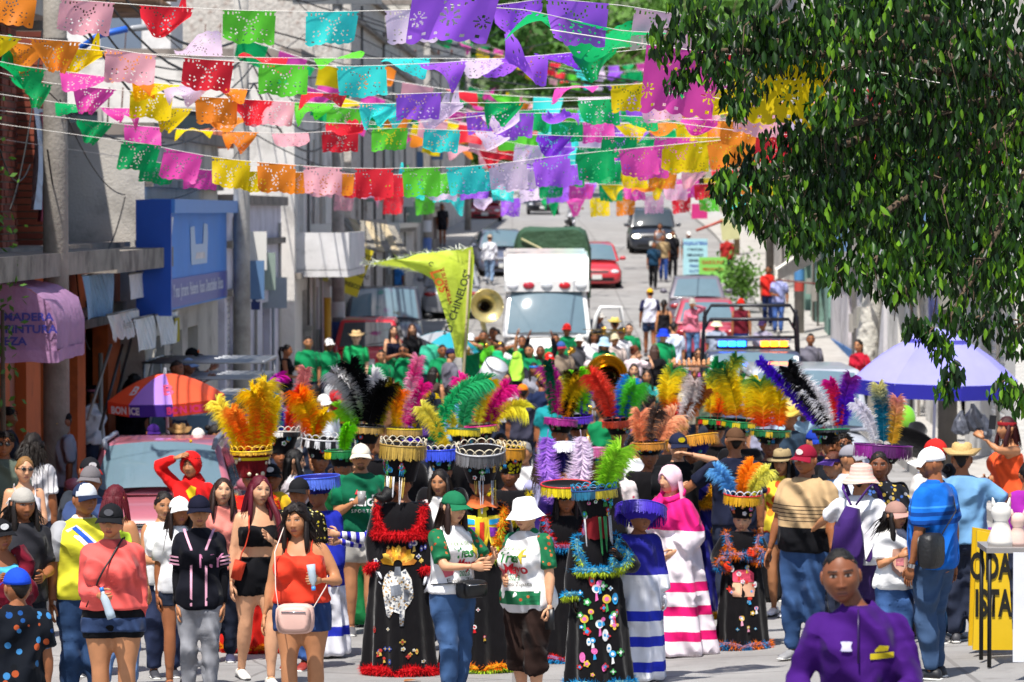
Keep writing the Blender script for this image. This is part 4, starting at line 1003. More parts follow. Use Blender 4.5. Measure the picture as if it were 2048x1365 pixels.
for i,(xa,ya,xb,yb) in enumerate(((245,690,200,860),(222,690,175,840),(262,680,232,800),(310,700,283,830),(200,640,165,700))):
    d = 52+i*1.5; m = MB(); A = at(xa,ya,d); Bq = at(xb,yb,d-1.2); m.tube([A,Bq],.022,6); o = part('tent_pole',m,plast('#9a9893' if i % 2 else '#2c2a2a'))
    tag(o,['thin grey pole','dark pole','leaning dark pole','leaning white pole','short slanted pole'][i] + ' propped under the shop banners' + ['',' near the doorway',' at the left',' at the right',' beside the awning'][i],'pole','poles propping shop banners')
B3 = building('low lavender washed wall with white gate beyond the blue sign',-1,-6.6,67.2,79,4.6,MAT('plaster','#d4d0dc',.9,noise=.2,nscale=1.2,dirt=('#8a8390',1.3,.5,.5)),[(.4,2.6,.3,3.0,'shutter','#cfcdd0'),(7.4,9.2,.3,2.7,'door','#9a93a0')],depth=8)
B4 = building('white two-storey house with balcony and pink ground floor',-1,-6.4,80,94,7.6,'#d6d2cc',[(1,2.4,3.6,5.4,'window','#e8e8e8'),(4.4,5.6,3.6,5.5,'window','#b9b4b0'),(7.5,9,3.7,5.3,'window','#ddd8d2'),(2,4,.3,2.7,'shutter','#c9c4cc'),(5,6.6,.3,2.7,'door','#c59aa8'),(8,10.5,.3,2.8,'shutter','#d8c0cc')],depth=10,base='#c9a6b2')
m = MB(); m.box((.55,3.2,3.1),(1.1,5.4,.16)); m.box((1.05,3.2,3.55),(.1,5.4,.8)); m.box((.5,.55,3.55),(1.0,.1,.8)); part('balcony',m,MAT('plaster','#d9d7d6',.9,noise=.2,nscale=2,dirt=('#6a655f',1.6,.55,.5)),B4,smooth=False)
B5 = building('tall whitewashed brick house behind the balcony house',-1,-6.2,95,110,9.7,MAT('whitewashed_brick','#c2bcb4',.95,noise=.35,nscale=9,bump=.03,bscale=10,dirt=('#7d5a4a',5,.52,.75)),[(1.5,3,3.5,5,'window','#777777'),(5,6.5,3.5,5,'window','#999999'),(9,10.5,3.5,5.0,'window','#555555'),(2,5,.3,2.8,'shutter','#b0aaa4'),(8,11,.3,2.8,'dark','#2a2420')],depth=14)
B6 = building('grey rendered house with terracotta trim far up the left side',-1,-6.4,111,130,8.8,'#c4c0ba',[(2,4,.3,2.8,'dark','#3a302a'),(6,9,.3,2.8,'shutter','#a04a3a'),(3,4.5,3.6,5,'window','#dddddd'),(8,9.5,3.6,5,'window','#dddddd'),(13,15,3.6,5.2,'window','#cccccc')],depth=16,cornice=3.2)
B7 = building('cream house with tall parapet in the far left distance',-1,-6.6,132,160,10,'#d2ccc0',[(3,5,.3,2.6,'door','#8a6a4a'),(8,11,.3,2.6,'dark','#2c2520'),(4,6,3.8,5.2,'window','#eeeeee'),(12,14,3.8,5.2,'window','#eeeeee'),(18,20,3.8,5.2,'window','#eeeeee'),(18,22,.3,2.7,'shutter','#b87b7b')],depth=22)
B8 = building('pale grey apartment block at the far end of the left side',-1,-7.0,164,200,12,'#c9c5c1',[(4,6,4,5.5,'window','#dddddd'),(10,12,4,5.5,'window','#dddddd'),(16,18,4,5.5,'window','#dddddd'),(4,6,7,8.5,'window','#dddddd'),(10,12,7,8.5,'window','#dddddd')],depth=30)
for (E,xs_,zz,c) in ((B5,(-2.2,-4.4,-6.8,-9.5),7.2,'#8b8782'),(B6,(-2,-4.5,-8,-11),6.8,'#cac6bf'),(B7,(-2.5,-6,-10,-14),7.6,'#cfcabf'),(B8,(-3,-7,-11,-16),9,'#cfcabf'),(B4,(-2.2,-4.6),5.9,'#a29d97')):
    for x in xs_:
        w = MB(); w.box((x,-.01,zz),(1.1,.06,1.2)); wo = part('window',w,glassm(),E,smooth=False)
        f = MB(); f.box((x-.55,-.05,zz),(.08,.06,1.3)); f.box((x+.55,-.05,zz),(.08,.06,1.3)); f.box((x,-.052,zz+.62),(1.02,.06,.08)); f.box((x,-.052,zz-.62),(1.02,.06,.08)); part('frame',f,plast(c),wo,smooth=False)
def rooftop(label,name,cat,d,a,z,build):
    o = empty(name,(sx(a,d),d,z),RZ,label,cat); build(o); return o
def tank(o):
    m = MB(); m.lathe([(.55,0),(.6,.1),(.6,.9),(.5,1.1),(.2,1.25),(.18,1.32)],18); part('tank_body',m,plast('#2a2a2c'),o)
    m = MB(); m.lathe([(.2,1.32),(.2,1.38)],12); part('lid',m,plast('#222222'),o)
def hut(o):
    m = MB(); m.box((0,0,1.1),(3,2.5,2.2)); part('wall',m,MAT('plaster','#d8d6d4',.9,noise=.2),o,smooth=False)
    m = MB(); m.box((0,0,2.26),(3.4,2.9,.12)); part('roof_slab',m,M_CONC,o,smooth=False)
    m = MB(); m.box((.4,-1.27,1.0),(.9,.05,1.9)); part('door',m,plast('#6a7788'),o,smooth=False)
rooftop('black plastic water tank on the whitewashed brick house','water_tank','tank',99,-9.5,9.9+g0(97)-.2,tank)
rooftop('small white stair hut on the roof of the balcony house','roof_hut','hut',86,-11,7.6+g0(82),hut)
rooftop('black plastic water tank on the far grey rendered house','water_tank','tank',114,-9.5,9.0+g0(112),tank)
m = MB(); m.box((-2.5,0,0),(5,1.2,.35)); o = part('tiled_eave',m,MAT('terracotta','#b56a4e',.9,noise=.25,nscale=6)); o.location = (sx(-6.6,70),70.5,5.55); tag(o,'salmon terracotta eave above the lavender wall','eave')
for i,(px,py,w,h) in enumerate(((130,12,2.3,.30),)):
    d = 52; p = at(px,py,d); m = MB(); m.box((0,0,0),(2.6,3,.18)); m.box((.4,0,.25),(2.0,2.6,.25)); o = part('roof_canopy',m,MAT('rust_wood','#8a6a52',.9,noise=.4,nscale=4,dirt=('#3a241a',2,.45,.8))); o.location = p; tag(o,'rusty timber canopy on top of the left building','canopy')
BR1 = building('white shop with painted lettering behind the foreground tree',1,6.25,58,84,6.5,'#d9d6d0',[(1.5,5.2,.3,3.0,'shutter','#e6e4e0'),(8,11,.3,2.8,'dark','#1d1815'),(16,18.5,.3,2.8,'shutter','#cfccc8'),(21,23,.3,2.8,'door','#b9b6b0')],depth=10)
BR2 = building('white house with green door and blue plinth on the right',1,6.2,84.5,104,6.8,'#d2cfd2',[(1.6,3.0,.3,3.0,'door','#b9b5bb'),(6,7.6,.3,3.1,'door','#157a36'),(10,12.2,.3,2.8,'door','#c9a2a8'),(15,17,3.6,5,'window','#dddddd')],depth=10,base='#2e6aa8')
BR3 = building('green shopfront with white awning further along the right',1,6.2,105,124,6.2,'#7fa79a',[(2,6,.3,2.9,'dark','#16201c'),(9,12,.3,2.8,'shutter','#2f7a58'),(3,5,3.6,5,'window','#dddddd')],depth=12)
BR4 = building('grey three-storey block beyond the signboards on the right',1,6.4,126,150,10.5,'#b0aca7',[(2,5,.3,2.8,'dark','#241f1c'),(9,12,.3,2.8,'shutter','#8a4a5a'),(3,5,3.6,5,'window','#dddddd'),(9,11,3.6,5,'window','#dddddd'),(15,17,3.6,5,'window','#dddddd'),(3,5,6.8,8.2,'window','#dddddd'),(9,11,6.8,8.2,'window','#dddddd')],depth=24)
BR5 = building('pale house at the far end of the right side',1,7.2,152,200,9.5,'#bfbab2',[(3,6,.3,2.8,'dark','#241f1c'),(12,15,.3,2.8,'shutter','#9a3d58'),(4,6,3.8,5.2,'window','#dddddd'),(14,16,3.8,5.2,'window','#dddddd')],depth=30)
for E,xs_,zz in ((BR4,(3,7,12),8.2),(BR5,(4,9,15),7.4)):
    for x in xs_:
        w = MB(); w.box((x,-.01,zz),(1.2,.06,1.2)); wo = part('window',w,glassm(),E,smooth=False); f = MB(); f.box((x,-.05,zz+.65),(1.4,.08,.1)); f.box((x,-.05,zz-.65),(1.4,.08,.1)); part('frame',f,plast('#cfcac2'),wo,smooth=False)
def rtext(E,tx,y,z,size,col,xs=3.2):
    text_mesh_job(tx,size,plast(col),E,'lettering',M=Matrix(((0,0,-1,-.012),(-1,0,0,y),(0,1,0,z),(0,0,0,1))),xs=xs,bold=.01)
rtext(BR1,'M',14.2,2.6,1.0,'#2a4fb0',3.5); rtext(BR1,'D',13.0,4.6,.8,'#c8302a',3.5); rtext(BR2,'MAS',2.2,2.4,.8,'#2458b0',2.4)
fr = random.Random(12)
for E,L,H,sd_ in ((B1,23,3.4,-1),(B2,10.5,5.4,-1),(B3,11.5,4.4,-1),(B4,13.5,7.4,-1),(B5,14.5,9.4,-1),(B6,18.5,8.5,-1),(B7,27,9.6,-1),(BR1,25,6.3,1),(BR2,19,6.6,1),(BR3,18,6,1),(BR4,23,10,1)):
    F = np.diag([1. if sd_ < 0 else -1,1,1,1])
    for q in range(0 if E == B2 else 3):
        y = fr.uniform(.3,L-.3); m = MB(); m.tube([(.05,y,.3),(.05,y,H*fr.uniform(.7,1))],.035,6); part('downpipe',m.xf(F),plast(fr.choice(('#8a8680','#5a5652','#b8b2a8'))),E)
        y = fr.uniform(.5,L-.5); m = MB(); m.box((.07,y,fr.uniform(1.4,1.9)),(.14,.35,.45)); part('meter_box',m.xf(F),plast('#9a968f'),E,smooth=False)
        y = fr.uniform(1,L-1.5); z = fr.uniform(2.9,min(H-.4,5.5)); m = MB(); m.box((.25,y,z),(.5,.06,.7)); pm_ = plast(fr.choice(('#b8b4ae','#5a7aa0','#d8d6d0','#8a9a90')))
        if E not in (B1,B2): part('shop_plate',m.xf(F),pm_,E,smooth=False)
    for z in (3.05,H-.5):
        if z < H: m = MB(); m.box((.06,L/2,z),(.14,L-.05,.12)); part('ledge',m.xf(F),M_CONC,E,smooth=False)
    if H > 5:
        for q in range(4):
            x = -fr.uniform(.3,5); m = MB(); m.tube([(x,.2,H+.1),(x+.05,.2,H+.9)],.012,4); part('rebar',m.xf(F),plast('#5a3a2a'),E)
# ------------------------------------------------------------------ poles, cables, far trees
def pole(label,a,d,H,r=.16,col='#9b9790',arms=0,stickers=None,x=None):
    x = sx(a,d) if x is None else x; z = gz(x,d); E = empty('utility_pole',(x,d,z),RZ,label,'utility pole','utility poles along the street')
    m = MB(); m.tube([(0,0,-.2),(0,0,H*.5),(0,0,H)],[r,r*.9,r*.75],14); part('shaft',m,MAT('pole_concrete',col,.9,noise=.3,nscale=2.5,bump=.01,bscale=25,dirt=('#4c4640',1.6,.5,.55)),E)
    for i in range(arms):
        m = MB(); m.box((0,-.12,H-.4-i*.7),(2.0,.1,.12)); c = part('cross_arm',m,MAT('steel','#77797c',.5,metal=.6,noise=.15),E,smooth=False)
        for q in (-.85,-.4,.4,.85):
            s = MB(); s.lathe([(.03,0),(.05,.05),(.03,.1),(.05,.15),(.02,.2)],8,c=(q,-.12,H-.34-i*.7)); part('insulator',s,plast('#5a3a30'),c)
    for zc,hh,c in (stickers or []):
        s = MB(); s.lathe([(r*1.02,zc),(r*1.01,zc+hh)],14,cap=False); part('poster',s,plast(c),E)
    m = MB(); m.lathe([(r*.95,H*.62),(r*.95,H*.62+.06)],14,cap=False); part('steel_strap',m,plast('#55504c'),E)
    return E
PL = [pole('mottled concrete pole in front of the unfinished brick building',-6.17,43.4,9.5,.155,'#8f8981',1),pole('pale concrete pole right of the blue shop sign',-6.0,64,9.5,.15,'#aca8a2',1),
      pole('concrete pole with posters behind the yellow food banner',-5.95,86.6,9.8,.155,'#a5a29d',2,[(1.0,.5,'#3f5c9a'),(1.6,.35,'#c9c7c4')]),pole('far left pole with blue stickers beyond the magenta post',-6.0,132,9,.15,'#99958f',2,[(.8,.9,'#5a78b8'),(1.9,.4,'#cfd2d8')])]
PL.append(pole('most distant utility pole on the left side',-6.0,172,9.5,.15,'#99958f',2))
PR = [pole('dark grey pole behind the foliage beside the blue umbrella',5.5,61,9,.16,'#55514e',0,[(2.6,.8,'#8d8a80')]),pole('grey pole with painted bands in front of the white awning',5.45,106,9,.14,'#8b857d',1,[(1.3,.25,'#b8453a'),(1.6,.3,'#4f86b8'),(1.95,.2,'#c9c2a8')]),
      pole('far right pole next to the hanging shop signs',5.6,128,8,.14,'#6f6862',1),pole('brown wooden post beside the dark parked car up the hill',5.2,148,4.5,.12,'#8a7458',0)]
M_CABLE = MAT('cable','#131214',.6,noise=0)
def cable(pts,r,label,sag=.5):
    P = [];
    for i in range(len(pts)-1):
        A,Bq = Vector(pts[i]),Vector(pts[i+1])
        for t in np.linspace(0,1,13)[:-1 if i < len(pts)-2 else None]:
            p = A.lerp(Bq,t); P.append((p.x,p.y,p.z-sag*4*t*(1-t)))
    m = MB(); m.tube(P,r,4); o = part('cable',m,M_CABLE); tag(o,label,'cable','overhead cables'); return o
for j,(dz,dx,r) in enumerate(((9.2,-.8,.011),(9.2,.8,.011),(8.5,.4,.012),(7.2,.2,.022),(6.9,.25,.02),(6.6,.2,.016),(6.3,.22,.02))):
    cable([(p.location.x+dx,p.location.y-.1,p.location.z+dz) for p in PL],r,['topmost outer line','topmost inner line','second line','thick telephone cable','second thick cable','thin drop cable','lowest thick cable'][j]+' running along the left poles',.45+.1*j)
for j,(p,q,za,zb2,lab) in enumerate(((PL[2],PR[0],8.6,6.0,'paired black cable crossing diagonally toward the foreground tree'),(PL[2],PR[0],8.4,5.8,'lower of the paired black cables crossing to the tree'),(PL[1],PR[1],7.3,6.8,'cable crossing the street above the ambulance'),
     (PL[1],PR[2],8.0,6.8,'long cable crossing toward the far right pole'),(PL[0],PL[2],7.9,8.8,'long slack cable skipping the middle left pole'),(PL[3],PR[3],8,4.3,'distant cable crossing the hill'),(PR[1],PR[2],8,7.6,'cable along the right hand poles'),(PL[2],PR[1],6.4,7.6,'low cable crossing near the grey pole'),(PL[0],PL[1],5.2,6.0,'slack service cable beside the brick piers'))):
    cable([(p.location.x,p.location.y,p.location.z+za),(q.location.x,q.location.y,q.location.z+zb2)],.014,lab,.6)
for i,(x0,y0,d0,x1,y1,d1) in enumerate(((300,40,60,560,150,90),(250,120,56,620,60,95),(330,160,60,700,240,100),(120,30,44,480,130,64),(480,60,64,900,120,130),(480,250,64,820,330,110),(680,130,88,1000,60,170),(690,60,88,1150,190,128),(480,170,64,1300,20,200))):
    cable([at(x0,y0,d0),at(x1,y1,d1)],.013,['slack wire over the white building roof','wire climbing above the terracotta eave','sagging wire before the whitewashed brick house','wire linking the first two left poles high up','long wire from the pale pole toward the far houses','low wire from the pale pole along the balcony','high wire from the poster pole up the hill','wire from the poster pole across to the far right','very long thin wire crossing the whole street'][i],.5)
for i,(x0,y0,d0,x1,y1,d1) in enumerate(((92,180,42,330,285,58),(95,300,42,150,545,50),(85,60,42,20,420,40),(120,200,42,250,390,56),(250,395,56,188,520,50),(60,330,42,0,300,40),(300,400,56,480,300,64),(150,520,50,180,700,50))):
    cable([at(x0,y0,d0),at(x1,y1,d1)],.010,['service wire from the mottled pole to the white wall','loose wire hanging beside the mottled pole','wire running down left of the mottled pole','wire looping past the second brick pier','slanted wire above the faded blue banner','short wire leaving the left edge','wire from the blue sign to the pale pole','wire dropping to the shop banners'][i],.25)
m = MB(); P = [at(160,98,50),at(200,70,50),at(255,58,50),at(330,50,51)]; m.tube(P[:3],.045,8); o = part('conduit',m,plast('#2a63c8')); tag(o,'bright blue conduit sticking out above the left roof','pipe')
m = MB(); m.tube([P[2]+Vector((.05,0,0)),P[3]],[(.05,.04),(.09,.05)],8); o = part('lamp_head',m,plast('#9a9ca0')); tag(o,'grey street lamp head beside the blue conduit','street lamp')
LEAF_FAR = [MAT('far_leaves',c,.7,noise=.35,nscale=.6,transl=.25) for c in ('#4e7a26','#3d6a22','#5f8a30')]
BARK = MAT('bark','#5a4a3a',.95,noise=.3,nscale=6,bump=.02,bscale=20)
def far_tree(label,px,py,d,R,H,n=2600,k=0,seed=0,leaf=.34):
    c = at(px,py,d); gz_ = g0(d); E = empty('tree',(c.x,d,gz_),0,label,'tree','trees at the end of the street'); r = np.random.default_rng(seed); hh = c.z-gz_
    m = MB(); m.tube([(0,0,-.3),(.1,0,hh*.35),(.0,.1,hh*.7),(.2,0,hh)],[.35,.28,.2,.08],8)
    for i in range(6):
        a = r.uniform(0,6.28); m.tube([(0,0,hh*.5),(math.cos(a)*R*.4,math.sin(a)*R*.4,hh*.8),(math.cos(a)*R*.8,math.sin(a)*R*.8,hh+R*r.uniform(-.2,.4))],[.15,.09,.03],6)
    part('trunk',m,BARK,E)
    cl = r.normal(0,1,(26,3)); cl /= np.linalg.norm(cl,axis=1,keepdims=True); cl = cl*r.uniform(.35,.95,(26,1))*vec(R,R,H)+vec(0,0,hh); cr = r.uniform(.25,.42,26)*R
    ci = r.integers(0,26,n); q = r.normal(0,1,(n,3)); q /= np.linalg.norm(q,axis=1,keepdims=True); P = cl[ci]+q*(cr[ci]*r.uniform(.55,1.05,n))[:,None]
    u = r.normal(0,1,(n,3)); u /= np.linalg.norm(u,axis=1,keepdims=True); v = np.cross(u,q); v /= (np.linalg.norm(v,axis=1,keepdims=True)+1e-6); s = (leaf*r.uniform(.6,1.3,n))[:,None]
    V = np.stack([P-u*s,P+v*s*.45,P+u*s,P-v*s*.45],1).reshape(-1,3); mb = MB(); mb.add(V,np.arange(n*4).reshape(-1,4)); o = part('crown',mb,LEAF_FAR[k % 3],E,smooth=False); o['kind'] = 'stuff'
for i,(lab,px,py,d,R,H,n) in enumerate((('broad green tree closing the street in the upper centre',1130,110,250,6.2,5.2,5200),('bright green tree left of the central tree',985,60,235,4.4,4.2,3600),('dark tree right of the central tree behind the purple flags',1265,120,262,5.2,4.8,4200),
      ('small pale tree beside the far left pole',860,215,190,2.4,2.2,1800),('tall tree rising behind the far left houses',830,-40,260,5.5,5,3600),('tree filling the gap at the upper right',1400,60,270,6,5,3800),('distant tree above the right hand roofs',1530,10,280,6,5,3400),
      ('tree behind the roofs at the upper left',560,-60,300,7,5,3600),('tree peeking over the roofs left of centre',700,-20,320,7,6,3600),('tree at the far top left behind the canopy',330,-40,300,6,5,3000),('low bushy tree at the far end of the road',1100,290,300,5,3.4,3200),('round tree at the far end left of the road',960,260,290,4,3.4,2800),('round tree at the far end right of the road',1240,280,290,4.5,3.6,3000))):
    far_tree(lab,px,py,d,R,H,n,i,50+i)
def bush(label,px,py,d,R,k,n=900,leaf=.09,cat='plant'):
    c = at(px,py,d); E = empty('bush',(c.x,d,gz(c.x,d)+.1),0,label,cat); r = np.random.default_rng(int(px)); hh = c.z-E.location.z; P = r.normal(0,.45,(n,3))*vec(R,R,hh*.8)+vec(0,0,hh)
    u = r.normal(0,1,(n,3)); u /= np.linalg.norm(u,axis=1,keepdims=True); v = np.cross(u,r.normal(0,1,(n,3))); v /= np.linalg.norm(v,axis=1,keepdims=True)
    V = np.stack([P-u*leaf,P+v*leaf*.5,P+u*leaf,P-v*leaf*.5],1).reshape(-1,3); mb = MB(); mb.add(V,np.arange(n*4).reshape(-1,4)); part('foliage',mb,LEAF_FAR[k],E,smooth=False)['kind'] = 'stuff'
    m = MB(); m.tube([(0,0,-.1),(0,0,hh)],[.05,.02],6); part('stem',m,BARK,E)
bush('leafy green bush on the right pavement behind the pole',1482,560,118,.7,2)
bush('green twig poking in at the left edge above the awning',5,620,40,.28,0,160,.05)
# ------------------------------------------------------------------ vehicles
M_TYRE = MAT('tyre','#161616',.9,noise=.1); M_RIM = MAT('rim','#9a9ca0',.35,metal=.8,noise=.1); M_DARK = MAT('black_trim','#0e0e10',.5,noise=.05)
M_LAMP = MAT('lamp_glass','#d8dade',.08,noise=0,spec=.8,coat=.5); M_TAIL = MAT('tail_glass','#a01018',.15,noise=0,spec=.8,coat=.5)
M_CHROME = MAT('chrome','#c8c8cc',.15,metal=1,noise=0)
def ringz(y,w,z0,z1,n=16):
    a = np.arange(n)*2*math.pi/n; c,s = np.cos(a),np.sin(a); e = .45
    return np.stack([np.sign(c)*np.abs(c)**e*w*(1-.05*np.clip(s,0,1)),np.full(n,y),(z0+z1)/2+np.sign(s)*np.abs(s)**e*(z1-z0)/2],1)
def glass_on(quad,ins=(.06,.06),off=.008,mat=None,parent=None,name='window',flip=1,nx=14,bow=0):
    q = [np.array(p,float) for p in quad]
    def P(u,v): return (q[0]*(1-u)+q[1]*u)*(1-v)+(q[3]*(1-u)+q[2]*u)*v
    nrm = np.cross(q[1]-q[0],q[3]-q[0]); nrm /= np.linalg.norm(nrm); m = MB(); rows = []
    for v in np.linspace(0,1,8):
        rows.append(np.array([P(ins[0]+(1-2*ins[0])*u,ins[1]+(1-2*ins[1])*v)+nrm*(off+bow*(1-(2*u-1)**2)+.4*bow*(1-(2*v-1)**2)) for u in np.linspace(0,1,nx)]))
    m.loft(rows,closed=False); return part(name,m,mat or glassm(),parent)
def car(label,px,d,W=1.75,L=4.2,H=1.48,col='#8a1520',kind='sedan',yaw=0,name='car',glass=None,clr=.17,roof_col=None,lamps_on=False,cat=None,plate=True,x=None):
    x = (px-1024)*d/FPX if x is None else x; pitch = math.atan2(g0(d+2)-g0(d-2),4.0)
    E = empty(name,(x,d,gz(x,d)+.01),math.radians(yaw),label,cat or name,'vehicles in the street'); E.rotation_euler = (pitch if abs(yaw) < 90 else -pitch,0,math.radians(yaw))
    w = W/2; pm = paint(col); zb = {'sedan': .62,'hatch': .62,'suv': .6,'pickup': .6,'van': .56}[kind]*H
    y0,y1 = -L/2,L/2
    geo = {'sedan': (.27,.42,.72,.86),'hatch': (.25,.40,.86,.98),'suv': (.25,.38,.88,.985),'pickup': (.25,.36,.58,.62),'van': (.10,.224,.97,.995)}[kind]
    ya,yb,yc,yd = [y0+L*t for t in geo]; hood = {'sedan': .88,'hatch': .92,'suv': .97,'pickup': 1.0,'van': .95}[kind]*zb
    b = MB(); st = [(y0,.78,clr+.12,hood*.62),(y0+.06,.93,clr,hood*.80),(y0+.25,.985,clr,hood*.93),(ya-.05,1,clr,hood),(ya+.2,1,clr,zb),(yc,1,clr,zb)]
    if kind == 'sedan': st += [(yd+.02,.99,clr,zb*.99),(y1-.2,.97,clr,zb*.93),(y1-.04,.92,clr+.02,zb*.85),(y1,.8,clr+.1,zb*.7)]
    elif kind == 'pickup': st += [(y1-.1,1,clr+.08,zb*1.0),(y1,.97,clr+.12,zb*.97)]
    else: st += [(y1-.12,.99,clr,zb),(y1-.03,.95,clr+.02,zb*.97),(y1,.85,clr+.1,zb*.85)]
    b.loft([ringz(y,w*f,a,z) for y,f,a,z in st]); part('body',b,pm,E)
    wt = w*{'sedan': .74,'hatch': .76,'suv': .82,'pickup': .84,'van': .84}[kind]; wb = w*.965; zl = zb-.03
    c8 = [(-wb,ya,zl),(wb,ya,zl),(wb,yd,zl),(-wb,yd,zl),(-wt,yb,H),(wt,yb,H),(wt,yc,H),(-wt,yc,H)]
    bm = bmesh.new(); v = [bm.verts.new(p) for p in c8]
    for f in ([0,1,5,4],[1,2,6,5],[2,3,7,6],[3,0,4,7],[4,5,6,7],[3,2,1,0]): bm.faces.new([v[i] for i in f])
    bmesh.ops.bevel(bm,geom=bm.edges[:],offset=.07,segments=3,profile=.6,affect='EDGES'); me = bpy.data.meshes.new('cabin'); bm.to_mesh(me); bm.free()
    me.polygons.foreach_set('use_smooth',[True]*len(me.polygons)); link('cabin',me,pm if not roof_col else paint(roof_col),E)
    gl = glass or glassm()
    glass_on([c8[0],c8[1],c8[5],c8[4]],(.055,.07),.012,gl,E,'windshield',bow=.07); glass_on([c8[2],c8[3],c8[7],c8[6]],(.08,.10),.012,gl,E,'rear_window',bow=.02)
    ym,ymt = (ya+yd)/2,(yb+yc)/2
    for s in (-1,1):
        A = lambda y,t: (s*(wb+(wt-wb)*t),y,zl+(H-zl)*t)
        f1 = [A(ya+.05,0),A(ym,0),A(ymt,1),A(yb,1)]; f2 = [A(ym,0),A(yd-.05,0),A(yc,1),A(ymt,1)]
        for f in (f1,f2): glass_on(f if s > 0 else [f[1],f[0],f[3],f[2]],(.05,.12),.012,gl,E,'side_window')
    R = .31 if H < 1.6 else .36
    for s in (-1,1):
        for y in (y0+L*.19,y1-L*.20):
            t = MB(); t.lathe([(R*.62,-.1),(R*.93,-.1),(R,-.06),(R,.06),(R*.93,.1),(R*.62,.1)],20); M = T3(s*(w-.09),y,R) @ Matrix.Rotation(math.pi/2,4,'Y')
            wh = part('wheel',t.xf(M),M_TYRE,E); r = MB(); r.lathe([(.04,s*.085),(R*.55,s*.095),(R*.63,s*.06)],16); part('rim',r.xf(M),M_RIM,wh)
    zf = hood*.70
    for s in (-1,1):
        m = MB(); m.ball((s*w*.70,y0+.10,zf),(w*.20,.10,hood*.10),12); ho = part('headlight',m,M_LAMP if not lamps_on else MAT('lamp_lit','#fff6dc',.2,emit=6,noise=0),E)
        m = MB()
        if kind in ('hatch','suv','van'): m.ball((s*w*.88,y1-.06,zb*.92),(.07,.07,.19),10)
        elif kind == 'pickup': m.ball((s*w*.9,y1-.02,zb*.8),(.07,.05,.16),10)
        else: m.ball((s*w*.70,y1-.03,zb*.78),(w*.22,.06,.07),10)
        part('tail_light',m,M_TAIL,E)
        m = MB(); m.ball((s*(w+.10),ya+.28,zb+.08),(.11,.06,.075),10); m.tube([(s*(w-.03),ya+.3,zb+.03),(s*(w+.06),ya+.28,zb+.06)],.02,6); part('mirror',m,M_DARK if kind in ('pickup','van') else pm,E)
    m = MB(); m.box((0,y0+.045,zf*.97),(w*.92,.05,hood*.14)); g = part('grille',m,M_DARK,E,smooth=False)
    for q in range(3):
        s_ = MB(); s_.box((0,y0+.015,zf*.97+(q-1)*hood*.045),(w*.9,.02,.012)); part('grille_bar',s_,M_CHROME,g,smooth=False)
    m = MB(); m.box((0,y0+.04,clr+.16),(w*1.35,.10,.12)); part('bumper_intake',m,M_DARK,E,smooth=False)
    m = MB(); m.box((0,y1-.02,clr+.14),(w*1.7,.10,.16)); part('rear_bumper',m,pm if kind != 'pickup' else M_CHROME,E,smooth=False)
    if plate:
        for yy in (y0-.012,y1+.035):
            m = MB(); m.box((0,yy,clr+.24 if yy < 0 else zb*.70),(.34,.012,.16)); part('licence_plate',m,plast('#d9d9d4'),E,smooth=False)
    if kind in ('hatch','suv'):
        m = MB(); m.tube([(0,yd+.02,zl+.12),(-.35,yd-.0,zl+.16)],.009,4); part('wiper',m,M_DARK,E)
    for s in (-.45,.05):
        m = MB(); m.tube([(s*w,ya+.02,zl+.03),(s*w+.42*w,ya+.10,zl+.13)],.009,4); part('wiper',m,M_DARK,E)
    E['H'] = H; return E
SKYGLASS = MAT('bluish_glass',(.12,.19,.23),.04,noise=.06,spec=.8,coat=.3)
C1 = car('faded maroon wagon with roof racks parked at front left behind the crowd',326,43.6,1.72,4.2,1.38,'#a8606e','hatch',2,glass=SKYGLASS)
for s in (-1,1):
    m = MB(); m.tube([(s*.60,-.75,1.33),(s*.62,-.7,1.42),(s*.62,1.2,1.42),(s*.60,1.3,1.33)],.03,6); part('roof_rail',m,plast('#6f7684'),C1)
C2 = car('white estate car with steel roof rack behind the maroon wagon',418,55.5,1.85,4.6,1.48,'#e4e4e2','suv',0,'estate_car',glass=SKYGLASS)
m = MB()
for q in (-.85,.85): m.tube([(q,-1.1,1.95),(q,1.9,1.95)],.025,6); m.tube([(q,-1.0,1.45),(q,-1.0,1.95)],.02,6); m.tube([(q,1.6,1.4),(q,1.6,1.95)],.02,6)
for q in np.linspace(-1.1,1.9,6): m.tube([(-.85,q,1.95),(.85,q,1.95)],.02,6); m.tube([(-.85,q,1.72),(.85,q,1.72)],.018,6)
part('roof_rack',m,MAT('steel','#9a9ca0',.4,metal=.7,noise=.1),C2)
car('dark grey pickup truck facing the camera behind the red hatchback',768,96,1.98,5.4,1.9,'#32333d','pickup',2,'pickup_truck',glass=SKYGLASS,cat='pickup truck')
car('small red hatchback seen from behind at the left of the band',740,86,1.56,3.6,1.62,'#c01c2c','hatch',180)
car('silver flatbed car half hidden behind the yellow flag',905,117,1.8,4.6,1.55,'#8f9094','sedan',180)
car('blue grey saloon waiting up the street behind the walking man',1001,140,1.8,4.4,1.55,'#5a6074','sedan',3,glass=SKYGLASS)
car('distant red saloon near the top of the street',970,200,1.75,4.3,1.5,'#a01828','sedan',0)
car('dark suv with lit headlights coming down the hill',1303,153,1.86,4.5,1.66,'#262b36','suv',0,lamps_on=True)
car('red compact car with a blue roof light behind the green truck',1187,133,1.73,4.1,1.45,'#c4323a','hatch',2,glass=SKYGLASS)
car('maroon parked saloon on the right behind the woman in pink',1412,99,1.72,4.3,1.45,'#a83a4c','sedan',178,glass=SKYGLASS)
car('grey parked saloon beyond the maroon one on the right',1393,111,1.7,4.2,1.48,'#6a6470','sedan',178,glass=SKYGLASS)
